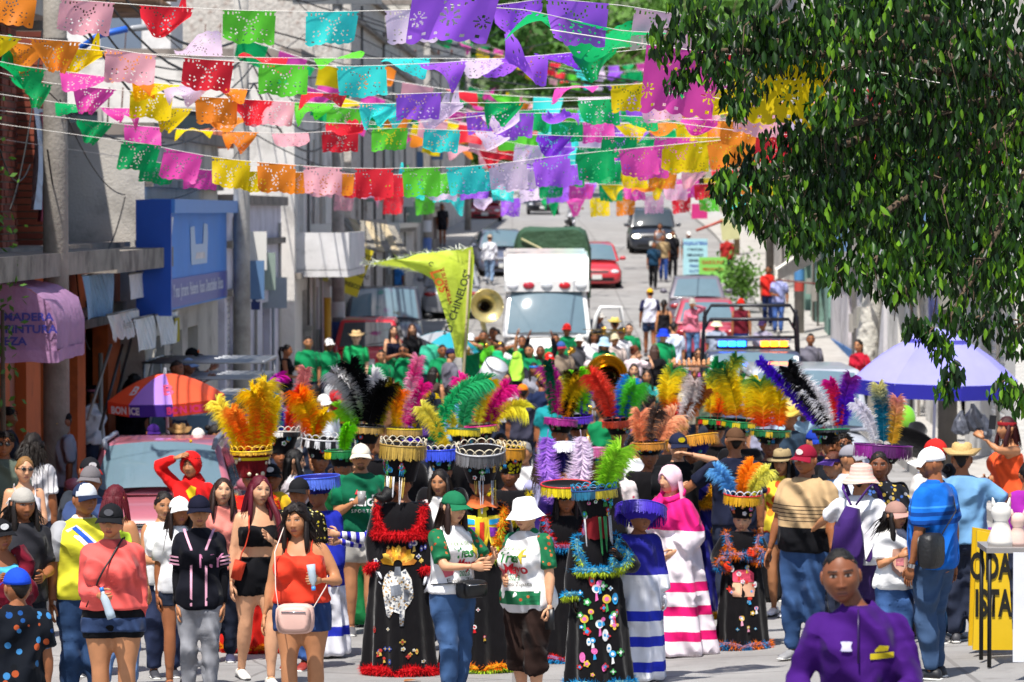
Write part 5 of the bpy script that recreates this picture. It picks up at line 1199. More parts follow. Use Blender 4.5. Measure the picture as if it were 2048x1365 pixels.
C15 = car('silver grey minivan parked in front of the police pickup',1602,55,1.8,4.6,1.86,'#a9adb4','van',-1,'minivan',glass=SKYGLASS)
car('distant black taxi behind the bunting at the top of the road',1085,215,1.75,4.3,1.5,'#1c1c22','sedan',0)
A = car('white ambulance with raised roof module and flashing lamps in the crowd',1092,85,2.02,5.6,2.42,'#ecebe8','van',0,'ambulance',glass=SKYGLASS)
m = MB(); yb = -2.8+5.6*.24
bm = bmesh.new(); w2_ = .98
pts = [(-.90,yb-.25,2.38),(.90,yb-.25,2.38),(.94,2.6,2.38),(-.94,2.6,2.38),(-.92,yb+.25,3.08),(.92,yb+.25,3.08),(.95,2.6,3.12),(-.95,2.6,3.12)]
v = [bm.verts.new(p) for p in pts]
for f in ([0,1,5,4],[1,2,6,5],[2,3,7,6],[3,0,4,7],[4,5,6,7],[3,2,1,0]): bm.faces.new([v[i] for i in f])
bmesh.ops.bevel(bm,geom=bm.edges[:],offset=.06,segments=3,affect='EDGES'); me = bpy.data.meshes.new('roof_module'); bm.to_mesh(me); bm.free(); link('roof_module',me,paint('#f0efec'),A)
m = MB(); m.box((0,yb-.24,2.42),(1.84,.16,.24)); part('light_bar_housing',m,paint('#e6e5e2'),A,smooth=False)
for q,c in ((-.74,'#e8e8ec'),(-.39,'#b02838'),(0,'#c9ccd0'),(.39,'#c02028'),(.74,'#d8dadc')):
    m = MB(); m.ball((q,yb-.325,2.43),(.13,.04,.08),12); part('warning_lamp',m,MAT('lamp_lens',c,.12,noise=0,coat=.5),A)
m = MB(); dq = math.radians(62); ax0 = (.98,-1.62)
def dp(t,z): return (ax0[0]+math.cos(dq)*t*.4+t*.55,ax0[1]-.1+t*.25,z)
fr = MB(); fr.tube([dp(.0,1.25),dp(.12,1.75),dp(.25,1.95),dp(.85,1.95),dp(1.0,1.25)],.045,8); lo = MB(); lo.add([dp(0,.5),dp(1,.5),dp(1,1.25),dp(0,1.25)]+[(p[0],p[1]+.08,p[2]) for p in (dp(0,.5),dp(1,.5),dp(1,1.25),dp(0,1.25))],[[0,1,2,3],[4,7,6,5],[0,4,5,1],[1,5,6,2],[2,6,7,3],[3,7,4,0]]); dr = part('open_door',lo,paint('#ecebe8'),A,smooth=False); part('door_frame',fr,paint('#ecebe8'),dr)
m = MB(); m.box((1.25,-2.0,1.15),(.2,.14,.34)); part('wing_mirror',m,M_DARK,A,smooth=False)
m = MB(); m.tube([(-.75,yb-.05,2.75),(-.75,yb-.05,3.0)],.01,5); part('antenna',m,M_DARK,A)
TX = (1105-1024)*110/FPX; TR = empty('truck',(TX,110,gz(TX,110)),0,'small truck with green tarpaulin load behind the ambulance','truck','vehicles in the street')
m = MB(); m.box((0,1.5,.75),(2.1,4.5,.25)); part('bed',m,paint('#4a4a4c'),TR,smooth=False)
rows = []
for y,hh,ww in ((-.8,2.85,1.02),(-.3,2.95,1.08),(1,2.93,1.12),(2.5,2.88,1.1),(3.7,2.8,1.0)):
    a = np.linspace(0,math.pi,15); rows.append(np.stack([np.sign(np.cos(a))*np.abs(np.cos(a))**.35*ww*(1+.02*np.sin(a*9)),np.full(15,y),.9+(hh-.9)*np.abs(np.sin(a))**.25*(1+.015*np.sin(a*7+y))],1))
m = MB(); m.loft(rows,closed=False); m.poly(list(rows[0])); m.poly(list(rows[-1])); part('tarpaulin',m,MAT('tarpaulin','#35573c',.6,noise=.2,nscale=1.5,bump=.08,bscale=3),TR)
m = MB(); m.tube([(-.9,-.86,2.6),(.5,-.88,1.9),(.95,-.8,1.4)],.03,6); part('rope',m,plast('#b9b48a'),TR)
m = MB(); m.box((0,-1.7,1.1),(1.9,1.5,1.6)); part('cab',m,paint('#7a1c22'),TR,smooth=False)
for s in (-1,1):
    for y in (-1.7,2.6):
        t = MB(); t.lathe([(.25,-.1),(.38,-.1),(.4,0),(.38,.1),(.25,.1)],16); part('wheel',t.xf(T3(s*.9,y,.4) @ Matrix.Rotation(math.pi/2,4,'Y')),M_TYRE,TR)
Pk = car('dark police pickup with roll bar and lit light bar behind the feathered hats',1503,66,1.85,5.3,1.78,'#3a4058','pickup',0,'police_pickup',glass=SKYGLASS,cat='pickup truck')
m = MB()
for y,zz,w_ in ((.2,2.55,.80),(.55,2.30,.80)):
    m.tube([(-w_-.06,y,.95),(-w_,y,zz-.2),(-w_+.12,y,zz),(w_-.12,y,zz),(w_,y,zz-.2),(w_+.06,y,.95)],.03,8)
for q in (-.78,.78): m.tube([(q,.2,2.45),(q,.55,2.2)],.035,6)
m.tube([(-.78,.2,2.0),(.78,.2,2.0)],.03,6); part('roll_bar',m,MAT('black_steel','#26262c',.35,metal=.3,noise=.05),Pk)
yb = -2.65+5.3*.42
m = MB(); m.box((0,yb,1.84),(1.25,.26,.05)); lb = part('light_bar',m,M_DARK,Pk,smooth=False)
for i,q in enumerate((-.52,-.36,-.2,.2,.36,.52)):
    m = MB(); m.box((q,yb-.06,1.91),(.13,.2,.085)); part('beacon',m,MAT('beacon_blue','#1a6aff',.2,emit=9,noise=0) if q < 0 else MAT('beacon_amber','#ff7a14',.2,emit=7,noise=0),lb,smooth=False)
m = MB(); m.box((0,yb,1.98),(1.3,.24,.03)); part('bar_cover',m,plast('#454a66'),lb,smooth=False)
zl = .6*1.78-.03; ya = -2.65+5.3*.25; yb2 = -2.65+5.3*.36; t = .84
wy = ya+(yb2-ya)*t-.04; wz = zl+(1.78-zl)*t; sl = math.atan2(1.78-zl,yb2-ya)
text_mesh_job('POLICIA MORELOS',.155,plast('#e8e8ee'),Pk,'lettering',M=T3(0,wy,wz) @ Matrix.Rotation(sl,4,'X'),flip=True,xs=1.15,bold=.004)
m = MB(); m.tube([(-.02,0,0),(.02,0,0)],.1,6)
mx = (1140-1024)*163/FPX; MO = empty('motorcycle',(mx,163,gz(mx,163)),math.radians(14),'motorcycle of the helmeted traffic officer up the hill','motorcycle')
for y in (-.65,.65):
    t = MB(); a = np.linspace(0,2*math.pi,19); t.tube(np.stack([np.zeros(19),y+np.cos(a)*.28,.3+np.sin(a)*.28],1),.055,6); part('wheel',t,M_TYRE,MO)
m = MB(); m.tube([(0,-.45,.75),(0,-.1,.82),(0,.25,.72),(0,.6,.78)],[.08,.16,.11,.09],8); part('tank_and_seat',m,M_DARK,MO)
m = MB(); m.tube([(-.32,-.42,1.02),(0,-.5,.98),(.32,-.42,1.02)],.02,6); m.tube([(0,-.5,.98),(0,-.66,.32)],.03,6); part('handlebar',m,M_CHROME,MO)
# ------------------------------------------------------------------ papel picado bunting
PC = dict(G='#14b868',L='#72ea44',M='#fa58c0',Y='#ffe018',O='#ff9630',P='#ffbac6',R='#fa3444',C='#46f4ec',W='#f4def8',V='#b468fa',D='#8a3ce0',K='#ffc4e0')
def paper(c): return MAT('tissue_paper',PC[c],.45,noise=.06,nscale=10,transl=.62,spec=.3)
def in_hole(u,v,asp):
    x = (u-.5)*asp; y = v-.60; r = math.hypot(x,y); a = math.atan2(y,x)
    if .055 < r < .17 and abs(math.cos(4*a)) > .83: return True
    for cx in (-.48,.48):
        x2 = x-cx; r2 = math.hypot(x2,y-.06); a2 = math.atan2(y-.06,x2)
        if .04 < r2 < .12 and abs(math.cos(4*a2)) > .83: return True
    rr = math.hypot(x,v-.02); aa = math.atan2(v,x)
    if .27 < rr < .32 and math.sin(aa*18) > .45 and v > .05: return True
    if .38 < rr < .42 and math.sin(aa*24) > .5 and v > .05 and abs(x) < .5: return True
    if .05 < v < .14 and abs(x) > .38 and abs(math.sin(x*22)) > .88: return True
    if .88 < v < .92 and math.sin(x*30) > .7: return True
    return False
_fl = {}
def flag_grid(nx,ny,holes,w,h):
    k = (nx,ny,holes,round(w/h,2))
    if k in _fl: return _fl[k]
    u,v = np.meshgrid(np.linspace(0,1,nx+1),np.linspace(0,1,ny+1)); F = []
    for j in range(ny):
        for i in range(nx):
            if holes and in_hole((i+.5)/nx,(j+.5)/ny,w/h): continue
            F.append([j*(nx+1)+i,j*(nx+1)+i+1,(j+1)*(nx+1)+i+1,(j+1)*(nx+1)+i])
    _fl[k] = (u.ravel(),v.ravel(),F); return _fl[k]
def flag_mb(w,h,kind,seed,near):
    r = random.Random(seed); nx,ny = (60,42) if near == 2 else (34,23) if near == 1 else (9,5)
    u,v,F = flag_grid(nx,ny,near > 0,w,h)
    if near > 0: v = np.where(v > .9,v+.05*np.abs(np.sin(u*math.pi*5))*(v-.9)*10-.03*(v-.9)*10,v)
    l0 = {'f': r.uniform(.0,.35),'l': r.uniform(1.15,1.45),'t': r.uniform(.3,.7),'u': r.uniform(2.0,2.4),'c': r.uniform(.5,.9)}[kind]
    sgn = -1 if r.random() < .35 else 1
    ph = r.uniform(0,6); amp = {'f': .18,'l': .25,'t': .5,'u': .35,'c': .5}[kind]
    lift = l0+amp*np.sin(u*r.uniform(2.5,5)+ph)*(.4+v)
    x = (u-.5)*w
    if kind == 't': x = x*(1-.62*v**1.2)+(r.uniform(-.25,.25)*w)*v
    elif kind == 'c':
        q = np.clip(u+v-1.25,0,1) if r.random() < .5 else np.clip(1-u+v-1.25,0,1); lift = lift+q*2.2; x = x*(1-.2*v)
    else: x = x*(1-.05*v)+r.uniform(-.06,.06)*w*v
    y = np.sin(lift)*v*h*sgn+.022*np.sin(u*11+ph+v*3)*v; z = -np.cos(lift)*v*h+.012*np.sin(u*9+ph)*v
    m = MB(); m.add(np.stack([x,y,z],1),F); return m
def string(label,pts,flags,s_w=.45,near=1,hgt=.28,group='papel picado strings over the street',double=True):
    """pts: polyline of world points; flags: list of (t, colour, kind, scale)"""
    E = empty('bunting_string',pts[0],0,label,'bunting',group); o = Vector(pts[0]); Pn = np.array([Vector(p)-o for p in pts],float)
    cum = np.concatenate([[0],np.cumsum(np.linalg.norm(np.diff(Pn,axis=0),axis=1))]); cum /= cum[-1]
    f = lambda t: np.array([np.interp(t,cum,Pn[:,i]) for i in range(3)])
    m = MB(); m.tube([f(t) for t in np.linspace(0,1,30)],.0032 if near else .006,4); part('cord',m,plast('#e6e2da'),E)
    for i,(t,c,k,sc) in enumerate(flags):
        p = f(t); q = f(min(1,t+.01)); e = f(max(0,t-.01)); an = math.atan2(q[2]-e[2],q[0]-e[0]); az = math.atan2(q[1]-e[1],q[0]-e[0])
        mb = flag_mb(s_w*sc,hgt*sc,k,hash((label,i)) % 10007 if False else sum(map(ord,label))*13+i*7,near)
        part('flag',mb,paper(c),E,loc=p,rot=(0,-an,az*.6))
    return E
def near_string(label,px_pts,flags,dA,dB,near=1,sc=1.0,hgt=.275):
    xs_ = [p[0] for p in px_pts]; lo,hi = min(xs_),max(xs_); P = []
    for x in np.linspace(lo,hi,40):
        y = np.interp(x,xs_,[p[1] for p in px_pts]); d = dA+(dB-dA)*(x-lo)/(hi-lo); P.append(at(x,y,d))
    fl = []
    cum = np.concatenate([[0],np.cumsum([(P[i+1]-P[i]).length for i in range(39)])]); cum /= cum[-1]; gx = np.linspace(lo,hi,40)
    for x,c,k in flags: fl.append((float(np.interp(x,gx,cum)),c,k,sc))
    return string(label,P,fl,near=near,hgt=hgt)
near_string('topmost bunting string with pink, red, green, cyan and lilac sheets',[(-60,-25),(115,-2),(330,14),(500,22),(665,24),(820,20),(1000,10),(1300,-30)],[(20,'O','f'),(175,'P','f'),(333,'R','c'),(499,'L','f'),(665,'C','f'),(822,'W','f'),(1035,'V','c')],33,35,1,1.05)
near_string('short upper string with slanting violet and dark green sheets',[(900,-20),(1075,-5),(1250,12),(1420,40),(1700,110)],[(1155,'V','f'),(1330,'K','f')],27,30,1,1.15)
near_string('string just below with one big dark green sheet',[(900,10),(1052,20),(1240,62),(1420,72),(1700,80)],[(1145,'G','l'),(1300,'G','l')],27,30,1,1.5)
near_string('closest string with one large purple sheet at the top',[(500,-150),(835,-55),(1010,-35),(1500,-120)],[(920,'V','f')],20,21,2,1.05,.36)
near_string('second string from the top, yellow to green left to right',[(-60,60),(0,72),(160,85),(262,106),(418,120),(567,130),(723,133),(880,126),(1050,114),(1185,102),(1300,90)],[(-8,'Y','t'),(110,'O','t'),(262,'P','f'),(418,'R','f'),(567,'L','f'),(723,'C','f'),(885,'V','t'),(1048,'V','c'),(1125,'D','l'),(1190,'G','t'),(1245,'G','u')],34,36,1,1.02)
near_string('string behind it with many sheets blown flat',[(-60,70),(60,90),(265,107),(400,112),(530,116),(672,117),(815,117),(1000,118),(1160,112),(1320,95)],[(50,'O','t'),(160,'Y','c'),(258,'O','l'),(398,'W','u'),(530,'R','l'),(672,'L','l'),(815,'C','l'),(965,'W','l'),(1000,'V','l')],36,38,1,1.02)
near_string('string sagging through the upper left with green and magenta sheets',[(-60,110),(40,133),(165,148),(265,163),(370,172),(470,178),(620,186),(760,190),(880,186),(1060,178),(1200,172),(1450,160)],[(45,'G','c'),(165,'M','l'),(262,'O','l'),(310,'Y','l'),(372,'W','t'),(450,'O','l'),(650,'R','l'),(838,'V','f'),(1155,'M','l'),(1265,'Y','f')],36,38,1,.98)
near_string('middle string with a flat yellow and a flat orange sheet',[(-60,130),(65,163),(190,176),(303,186),(423,195),(550,203),(630,207),(760,208),(890,206),(1020,206),(1190,200),(1325,192),(1520,170)],[(62,'G','t'),(190,'M','t'),(303,'Y','f'),(432,'O','f'),(505,'R','t'),(548,'P','f'),(630,'L','t'),(760,'C','t'),(888,'W','c'),(1010,'G','t'),(1195,'G','f'),(1318,'K','f'),(1450,'Y','c')],37,39,1,.93)
near_string('lower middle string with folded green, yellow and red sheets',[(-60,180),(110,205),(240,218),(345,216),(480,236),(600,243),(690,248),(790,250),(1000,228),(1130,226),(1300,235),(1520,245)],[(150,'G','l'),(240,'M','t'),(345,'Y','t'),(450,'O','c'),(690,'R','c'),(1000,'W','c'),(1030,'V','f'),(1120,'V','c'),(1275,'G','l'),(1400,'M','c'),(1480,'O','f')],38,40,1,.9)
near_string('string with a flat magenta sheet at left and lime one mid street',[(-60,215),(190,243),(285,253),(390,261),(480,264),(580,268),(680,262),(780,256),(885,260),(985,264),(1110,272),(1240,274),(1345,276),(1440,276),(1560,270)],[(190,'G','t'),(285,'M','f'),(390,'Y','l'),(480,'O','t'),(580,'P','l'),(680,'R','f'),(780,'L','f'),(885,'C','f'),(985,'W','c'),(1110,'D','t'),(1240,'G','f'),(1345,'M','f'),(1440,'Y','f'),(1510,'O','f')],41,43,1,.9)
near_string('long low string of abutting flat sheets from green to magenta',[(-60,240),(240,282),(285,286),(370,305),(463,320),(555,328),(645,335),(748,338),(842,336),(930,334),(1015,326),(1100,314),(1185,305),(1290,295),(1450,280),(1600,270)],[(283,'G','f'),(368,'M','f'),(463,'Y','f'),(553,'O','f'),(645,'P','f'),(748,'R','f'),(842,'L','f'),(930,'C','f'),(1015,'W','f'),(1102,'V','f'),(1190,'G','f'),(1275,'M','f'),(1362,'Y','f'),(1450,'O','f')],40,42,1,.92,.33)
near_string('string right behind the long low one',[(-60,270),(318,325),(400,340),(500,343),(600,345),(690,348),(790,350),(880,348),(970,344),(1060,338),(1150,330),(1250,322),(1400,305),(1600,285)],[(318,'G','f'),(403,'M','f'),(500,'Y','f'),(590,'O','f'),(675,'O','f'),(775,'R','f'),(880,'L','f'),(962,'C','f'),(1040,'W','f'),(1130,'V','f'),(1210,'G','f'),(1300,'M','f'),(1385,'Y','f'),(1470,'O','c')],45,47,1,.92)
near_string('small string of flat sheets hanging lowest above the ambulance',[(620,380),(788,392),(1000,397),(1199,396),(1416,388),(1600,370)],[(690,'P','f'),(740,'K','c'),(788,'R','f'),(850,'L','f'),(910,'C','c'),(967,'W','c'),(1022,'V','f'),(1100,'G','t'),(1150,'M','t'),(1199,'Y','f'),(1252,'O','f'),(1308,'K','f'),(1362,'R','f'),(1416,'L','f'),(1470,'C','f')],84,86,1,.98,.42)
near_string('small string just above the lowest one',[(560,340),(760,362),(1000,368),(1200,366),(1416,356),(1600,340)],[(620,'P','f'),(700,'P','c'),(770,'R','f'),(830,'L','c'),(890,'C','f'),(950,'L','c'),(1005,'C','f'),(1060,'W','f'),(1115,'V','f'),(1170,'V','c'),(1220,'G','f'),(1268,'M','f'),(1325,'Y','c'),(1375,'M','f'),(1430,'Y','f'),(1490,'O','f')],72,74,1,.98,.38)
near_string('string close to the tree with one large pink sheet',[(1100,60),(1285,88),(1450,110),(1530,108),(1660,128),(1900,170)],[(1368,'M','f'),(1592,'Y','f')],22.5,23,2,1.0,.40)
near_string('string behind the foliage with orange and pink sheets',[(1300,180),(1500,205),(1800,250),(2100,280)],[(1420,'Y','c'),(1525,'P','f'),(1640,'W','f'),(1760,'P','f'),(1860,'O','f'),(1960,'R','f')],32,33,1,1.0)
near_string('second string behind the foliage with mixed sheets',[(1300,240),(1500,265),(1800,285),(2100,300)],[(1560,'R','f'),(1660,'C','c'),(1745,'R','f'),(1850,'G','f'),(1960,'O','f')],36,37,1,1.0)
for j,(lab,y,d_,x0,fl) in enumerate((('string of violet to orange sheets in front of the tree edge',300,54,1060,'WVGMYOYO'),('lower string of green and yellow sheets left of the tree',345,60,1080,'VGMYOPRL'),('string of lilac to orange sheets above the far cars',248,50,1010,'VGGMYOYO'),('string with pink and lime sheets above the flat hanging row',372,66,1040,'VGMYOKRLY'),('string of red and lime sheets over the left half of the road',365,56,640,'PRLCWV'),('string with cyan and white sheets in the upper middle',225,46,690,'LCWVG'))):
    near_string(lab,[(x0-120,y-30),(x0,y-8),(x0+260,y),(x0+480,y-8),(x0+640,y-26)],[(x0+k*(62 if j != 5 else 92),c,'fcflfftcf'[(k+j) % 9]) for k,c in enumerate(fl)],d_,d_+2,1,.98)
SEQ = 'GMYOPRLCWV'
far_words = ['nearest','second','third','fourth','fifth','sixth','seventh','eighth','ninth','tenth','eleventh','twelfth','thirteenth','fourteenth','fifteenth','sixteenth','seventeenth','eighteenth','nineteenth','twentieth','twenty-first','twenty-second','twenty-third','twenty-fourth','twenty-fifth','twenty-sixth','twenty-seventh','twenty-eighth']
for i in range(28):
    d = 60+i*6.0+(i*i)*.05; r = random.Random(900+i); zz = g0(d)+(6.35 if d > 90 else 6.7)+r.uniform(-.35,.35)+(2.2 if d > 120 and i % 3 == 0 else 0); skew = r.uniform(-4,4)
    A = Vector((sx(-5.9,d),d-skew,zz)); Bq = Vector((sx(5.6,d),d+skew,zz+r.uniform(-.4,.3))); P = []
    for t in np.linspace(0,1,21): q = A.lerp(Bq,t); P.append((q.x,q.y,q.z-1.15*4*t*(1-t)-(.0 if d < 150 else .0)))
    n = 17; off = r.randrange(10)*0+i % 3*0
    fl = [((k+.5)/n,SEQ[(k+off) % 10],r.choice('fflfctfl'),r.uniform(.95,1.1)) for k in range(n)]
    string(far_words[i]+' string of the dense far bunting above the upper street',P,fl,.5,0,.34,'far strings of bunting')
# ------------------------------------------------------------------ foreground tree on the right
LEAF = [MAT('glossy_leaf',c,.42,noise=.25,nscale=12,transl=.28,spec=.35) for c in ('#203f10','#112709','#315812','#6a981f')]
FT = empty('street_tree',(6.1,23.5,gz(6.1,23.5)),0,'large dark leafy tree overhanging from the right edge','tree')
FO = Vector(FT.location)
clumps = []
for px,py,r,d,n in ((1390,40,85,22,150),(1330,75,45,22,60),(1420,120,60,22,110),(1355,150,35,22,40),(1490,60,90,22.5,190),(1490,160,62,22.2,120),(1470,205,35,22,40),(1570,60,95,22.6,220),(1545,95,50,22.4,80),(1650,60,100,22.8,240),(1690,150,85,22.5,190),(1660,210,55,22.3,100),
      (1640,262,60,22.4,110),(1580,285,70,22.6,120),(1500,330,60,22.2,120),(1455,365,42,22,70),(1490,410,45,22,80),(1560,375,75,22.3,150),(1540,440,45,22.1,70),(1640,350,90,22.6,210),(1620,450,70,22.3,150),(1590,480,40,22.1,50),(1700,430,90,22.5,210),(1670,540,50,22.2,90),(1740,530,60,22.3,120),(1760,330,100,23,240),
      (1770,200,110,23,260),(1780,70,120,23,280),(1880,110,130,23.2,320),(1880,260,120,23.2,300),(1870,400,120,23,300),(1840,520,85,22.6,200),(1800,570,45,22.3,80),(1980,120,130,23.4,320),(2000,280,130,23.4,320),(1980,430,130,23.2,320),(1950,545,85,22.8,170),(2035,540,95,23,200),(1905,630,42,22.4,60),(1965,640,50,22.5,80),(2040,660,55,22.6,80),
      (1885,690,30,22.2,40),(1905,740,28,22.1,36),(1890,775,26,22.1,30),(2010,770,40,22.3,50),(2040,790,40,22.4,50),(1830,650,36,22.2,40),(1860,665,30,22.2,30),(1820,20,130,24,300),(1960,20,130,24,300),(2090,200,120,24,260),(2090,420,120,24,260),(1720,20,110,24,240),(1800,300,120,24.5,260),(1900,480,130,24.6,280),(2000,350,140,25,300),(1880,180,140,25,300),(1720,280,90,24.5,160),(1740,420,80,24.2,150),(1560,130,110,24,160),(1650,300,90,24.2,140),(1620,420,80,24,110),(1840,90,130,25.5,200),(1960,250,140,25.6,220),(1990,520,110,24.4,120),(1800,480,90,24.2,130)):
    clumps.append((px,py,r,d,n))
r = np.random.default_rng(77); LV = []
def leaf_template():
    w = [0,.20,.20,0]; t = [0,.28,.62,1.08]; V = []; F = []
    for a,b in zip(t,w): V += [(-b,-.14*b/.2-.10*a*a,-a),(0,.0-.10*a*a,-a),(b,-.14*b/.2-.10*a*a,-a)]
    for i in range(3): F += [[i*3,i*3+1,i*3+4,i*3+3],[i*3+1,i*3+2,i*3+5,i*3+4]]
    return np.array(V),F
LT,LF = leaf_template()
for px,py,rad,d,n in clumps:
    s = FPX/d; n = int(n*(1.3 if d < 23.5 else 2.9)*r.uniform(.75,1.1)); kc = r.uniform()*(1 if d < 23.5 else .5)  # back clumps keep a low tone, so depth shade is put into leaf colour
    q = r.normal(0,1,(n,3)); q /= np.linalg.norm(q,axis=1,keepdims=True); q *= (r.uniform(0,1,n)**.42)[:,None]
    c = np.array(at(px,py,d)); P = c+q*vec(rad/s*.95,rad/s*1.2,rad/s*.88)
    for i in range(n): LV.append((P[i],d,q[i],kc))
def limb_to(px,py,d,r0,base): return None
tr = MB(); zt = g0(23.5)
def W(px,py,d): return np.array(at(px,py,d))-np.array(FO)
hub = W(2170,250,24.5)
tr.tube([(0,0,-.3),(.02,0,1.2),hub*vec(.6,.6,.55)+vec(0,0,.6),hub],[.24,.2,.17,.13],12)
part('trunk',tr,BARK,FT)
for px,py,d in ((1500,60,22.6),(1480,360,22.4),(1620,270,22.6),(1700,480,22.5),(1900,640,22.6),(1750,150,23),(1900,330,23.3),(1960,520,23),(1800,20,23.5),(1400,100,22.2),(2030,700,22.8)):
    e = W(px,py,d); mid = hub*.45+e*.55+vec(0,0,.18); m = MB(); m.tube([hub,hub*.75+e*.25+vec(0,0,.15),mid,e*.85+mid*.15,e],[.075,.05,.032,.018,.006],7); b = part('branch',m,BARK,FT)
for cl in clumps[::1]:
    c = W(cl[0],cl[1],cl[3]); m = MB(); rr = cl[2]*cl[3]/FPX
    for k in range(3):
        v = r.normal(0,.5,3)*rr; m.tube([c+vec(.25,.1,.3)*rr,c+v*.4+vec(0,0,.1)*rr,c+v+vec(0,0,-.5)*rr],[.008,.005,.002],4)
    part('twig',m,BARK,FT)
def leaf_geo(P,q,rr):
    L = rr.uniform(.050,.086); a = rr.uniform(0,6.28); tilt = abs(rr.normal(.25,.35)); M = Matrix.Rotation(a,4,'Z') @ Matrix.Rotation(tilt,4,'X') @ Matrix.Rotation(rr.normal(0,.5),4,'Z')
    return (LT*vec(L,L,L)) @ np.array(M)[:3,:3].T+P
order = sorted(range(len(LV)),key=lambda i: LV[i][1]+LV[i][2][1]*.3)
tmpl = MB(); tmpl.add(LT*.074,LF); lm = [tmpl.mesh('leaf') for _ in range(4)]
for m_,mt in zip(lm,LEAF): m_.materials.append(mt)
front = [i for i in order if at(0,0,1) is not None and -40 < proj(LV[i][0])[0] < 2048 and 0 < proj(LV[i][0])[1] < 830][:300]; fs = set(front)
for i in front:
    P,d,q,kc = LV[i]; link('leaf',lm[rng.choice((0,0,1,2,3))],None,FT,Vector(P)-FO,(abs(rng.gauss(.25,.35)),rng.gauss(0,.25),rng.uniform(0,6.28)))
bulk = [MB() for _ in range(4)]
for j,i in enumerate(order):
    if i in fs: continue
    P,d,q,kc = LV[i]; bulk[int(r.choice(4,p=(.36,.44,.15,.05) if kc < .55 else (.34,.16,.30,.20)))].add(leaf_geo(P-np.array(FO),q,r),LF)  # leaf mix per clump: paler as if sunlit, darker as if in shade
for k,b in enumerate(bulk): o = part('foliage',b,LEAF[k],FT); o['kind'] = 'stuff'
wx = (1738-1024)*76/FPX; WT = empty('street_tree',(wx,76,gz(wx,76)+.1),0,'tree with white painted trunk in front of the lettered shop','tree')
m = MB(); m.tube([(0,0,-.1),(-.05,0,1.2),(.08,0,2.4),(.0,0,3.6)],[.30,.24,.2,.14],10); m.tube([(.05,0,2.2),(.5,0,3.3)],[.12,.06],8); part('trunk',m,MAT('limewash','#c9c5ba',.9,noise=.3,nscale=5,bump=.05,bscale=8,dirt=('#6a5a48',4,.55,.7)),WT)
n = 900; rr = np.random.default_rng(5); P = rr.normal(0,.45,(n,3))*vec(1.6,1.4,.9)+vec(0,0,4.4); u = rr.normal(0,1,(n,3)); u /= np.linalg.norm(u,axis=1,keepdims=True); v = np.cross(u,rr.normal(0,1,(n,3))); v /= np.linalg.norm(v,axis=1,keepdims=True)
mb = MB(); mb.add(np.stack([P-u*.12,P+v*.06,P+u*.12,P-v*.06],1).reshape(-1,3),np.arange(n*4).reshape(-1,4)); part('crown',mb,LEAF[0],WT,smooth=False)['kind'] = 'stuff'
# ------------------------------------------------------------------ the crowd: front rows
def held(B,name,label,cat,parts,group=None):
    E = empty(name,B.E.location,0,label,cat,group); E.rotation_euler = B.E.rotation_euler
    for nm,mb,mt in parts: part(nm,mb,mt,E)
    return E
M_BOTTLE = MAT('clear_plastic','#cfdfea',.12,noise=.1,nscale=20,spec=.7,transl=.4)
def bottle(B,s,label,tilt=(.25,-.1,-1),cap='#2a7ad0',L=.20):
    p = hand_pos(B,s,.08); t = vec(*tilt); t /= np.linalg.norm(t); a = p-t*.05
    m = MB(); m.tube([a,a+t*.02,a+t*.05,a+t*.11,a+t*.16,a+t*L],[.012,.014,.03,.028,.032,.030],10); c = MB(); c.tube([a-t*.022,a+t*.004],.015,8)
    return held(B,'water_bottle',label,'bottle',[('bottle_body',m,M_BOTTLE),('bottle_cap',c,plast(cap))])
def bag(B,label,pts,c,size,strap,scol=None,name='shoulder_bag',flap=True):
    x,y,z = pts; w,dd,h = size; m = MB()
    a = np.arange(16)*2*math.pi/16; ring = lambda k,yy: np.stack([x+np.sign(np.cos(a))*np.abs(np.cos(a))**.5*w/2*k,np.full(16,yy),z+np.sign(np.sin(a))*np.abs(np.sin(a))**.5*h/2*k-(.012*(np.sin(a) < -.5))],1)
    m.loft([ring(.85,y+dd/2),ring(1,y+dd*.3),ring(1,y-dd*.3),ring(.85,y-dd/2)]); P = [('bag_body',m,MAT('bag_leather',c,.5,noise=.12,nscale=14,bump=.006,bscale=40))]
    if flap:
        f = MB(); f.loft([ring(.9,y-dd/2-.004)*vec(1,1,1),ring(.6,y-dd/2-.014)]); P.append(('bag_flap',f,MAT('bag_leather',c,.45,noise=.12)))
        zp = MB(); zp.tube([(x-w*.32,y-dd/2-.018,z+h*.24),(x+w*.32,y-dd/2-.018,z+h*.22)],.004,5); P.append(('zip',zp,M_CHROME))
    s = MB(); s.tube(strap,[(.016,.004)]*len(strap),6); P.append(('strap',s,MAT('bag_leather',scol or c,.5,noise=.1)))
    return held(B,name,label,'bag',P)
def cross_strap(B,s0,x1,z1,off=.03):
    """strap from shoulder s0 over the front to (x1, z1), then round the back"""
    k = B.k; T = np.array(B.tab); P = []
    sh = vec(s0*.09*k,.0,1.462*k)
    for t in np.linspace(0,1,8):
        x = sh[0]+(x1-sh[0])*t; z = sh[2]+(z1-sh[2])*t; fy = np.interp(z,T[:,0],T[:,2]); rx = np.interp(z,T[:,0],T[:,1])
        P.append((x,-(fy+off)*math.sqrt(max(.1,1-(x/(rx+.04))**2))-(.05 if B.fem and abs(z-1.22*k) < .09 else 0),z))
    for t in np.linspace(0,1,6)[1:]:
        x = x1+(sh[0]-x1)*t; z = z1+(sh[2]-z1)*t; by = np.interp(z,T[:,0],T[:,3]); rx = np.interp(z,T[:,0],T[:,1])
        P.append((x,(by+off)*math.sqrt(max(.1,1-(x/(rx+.04))**2))*(1 if 0 < t < 1 else .2),z))
    return P
FR = 'onlookers in the front row'
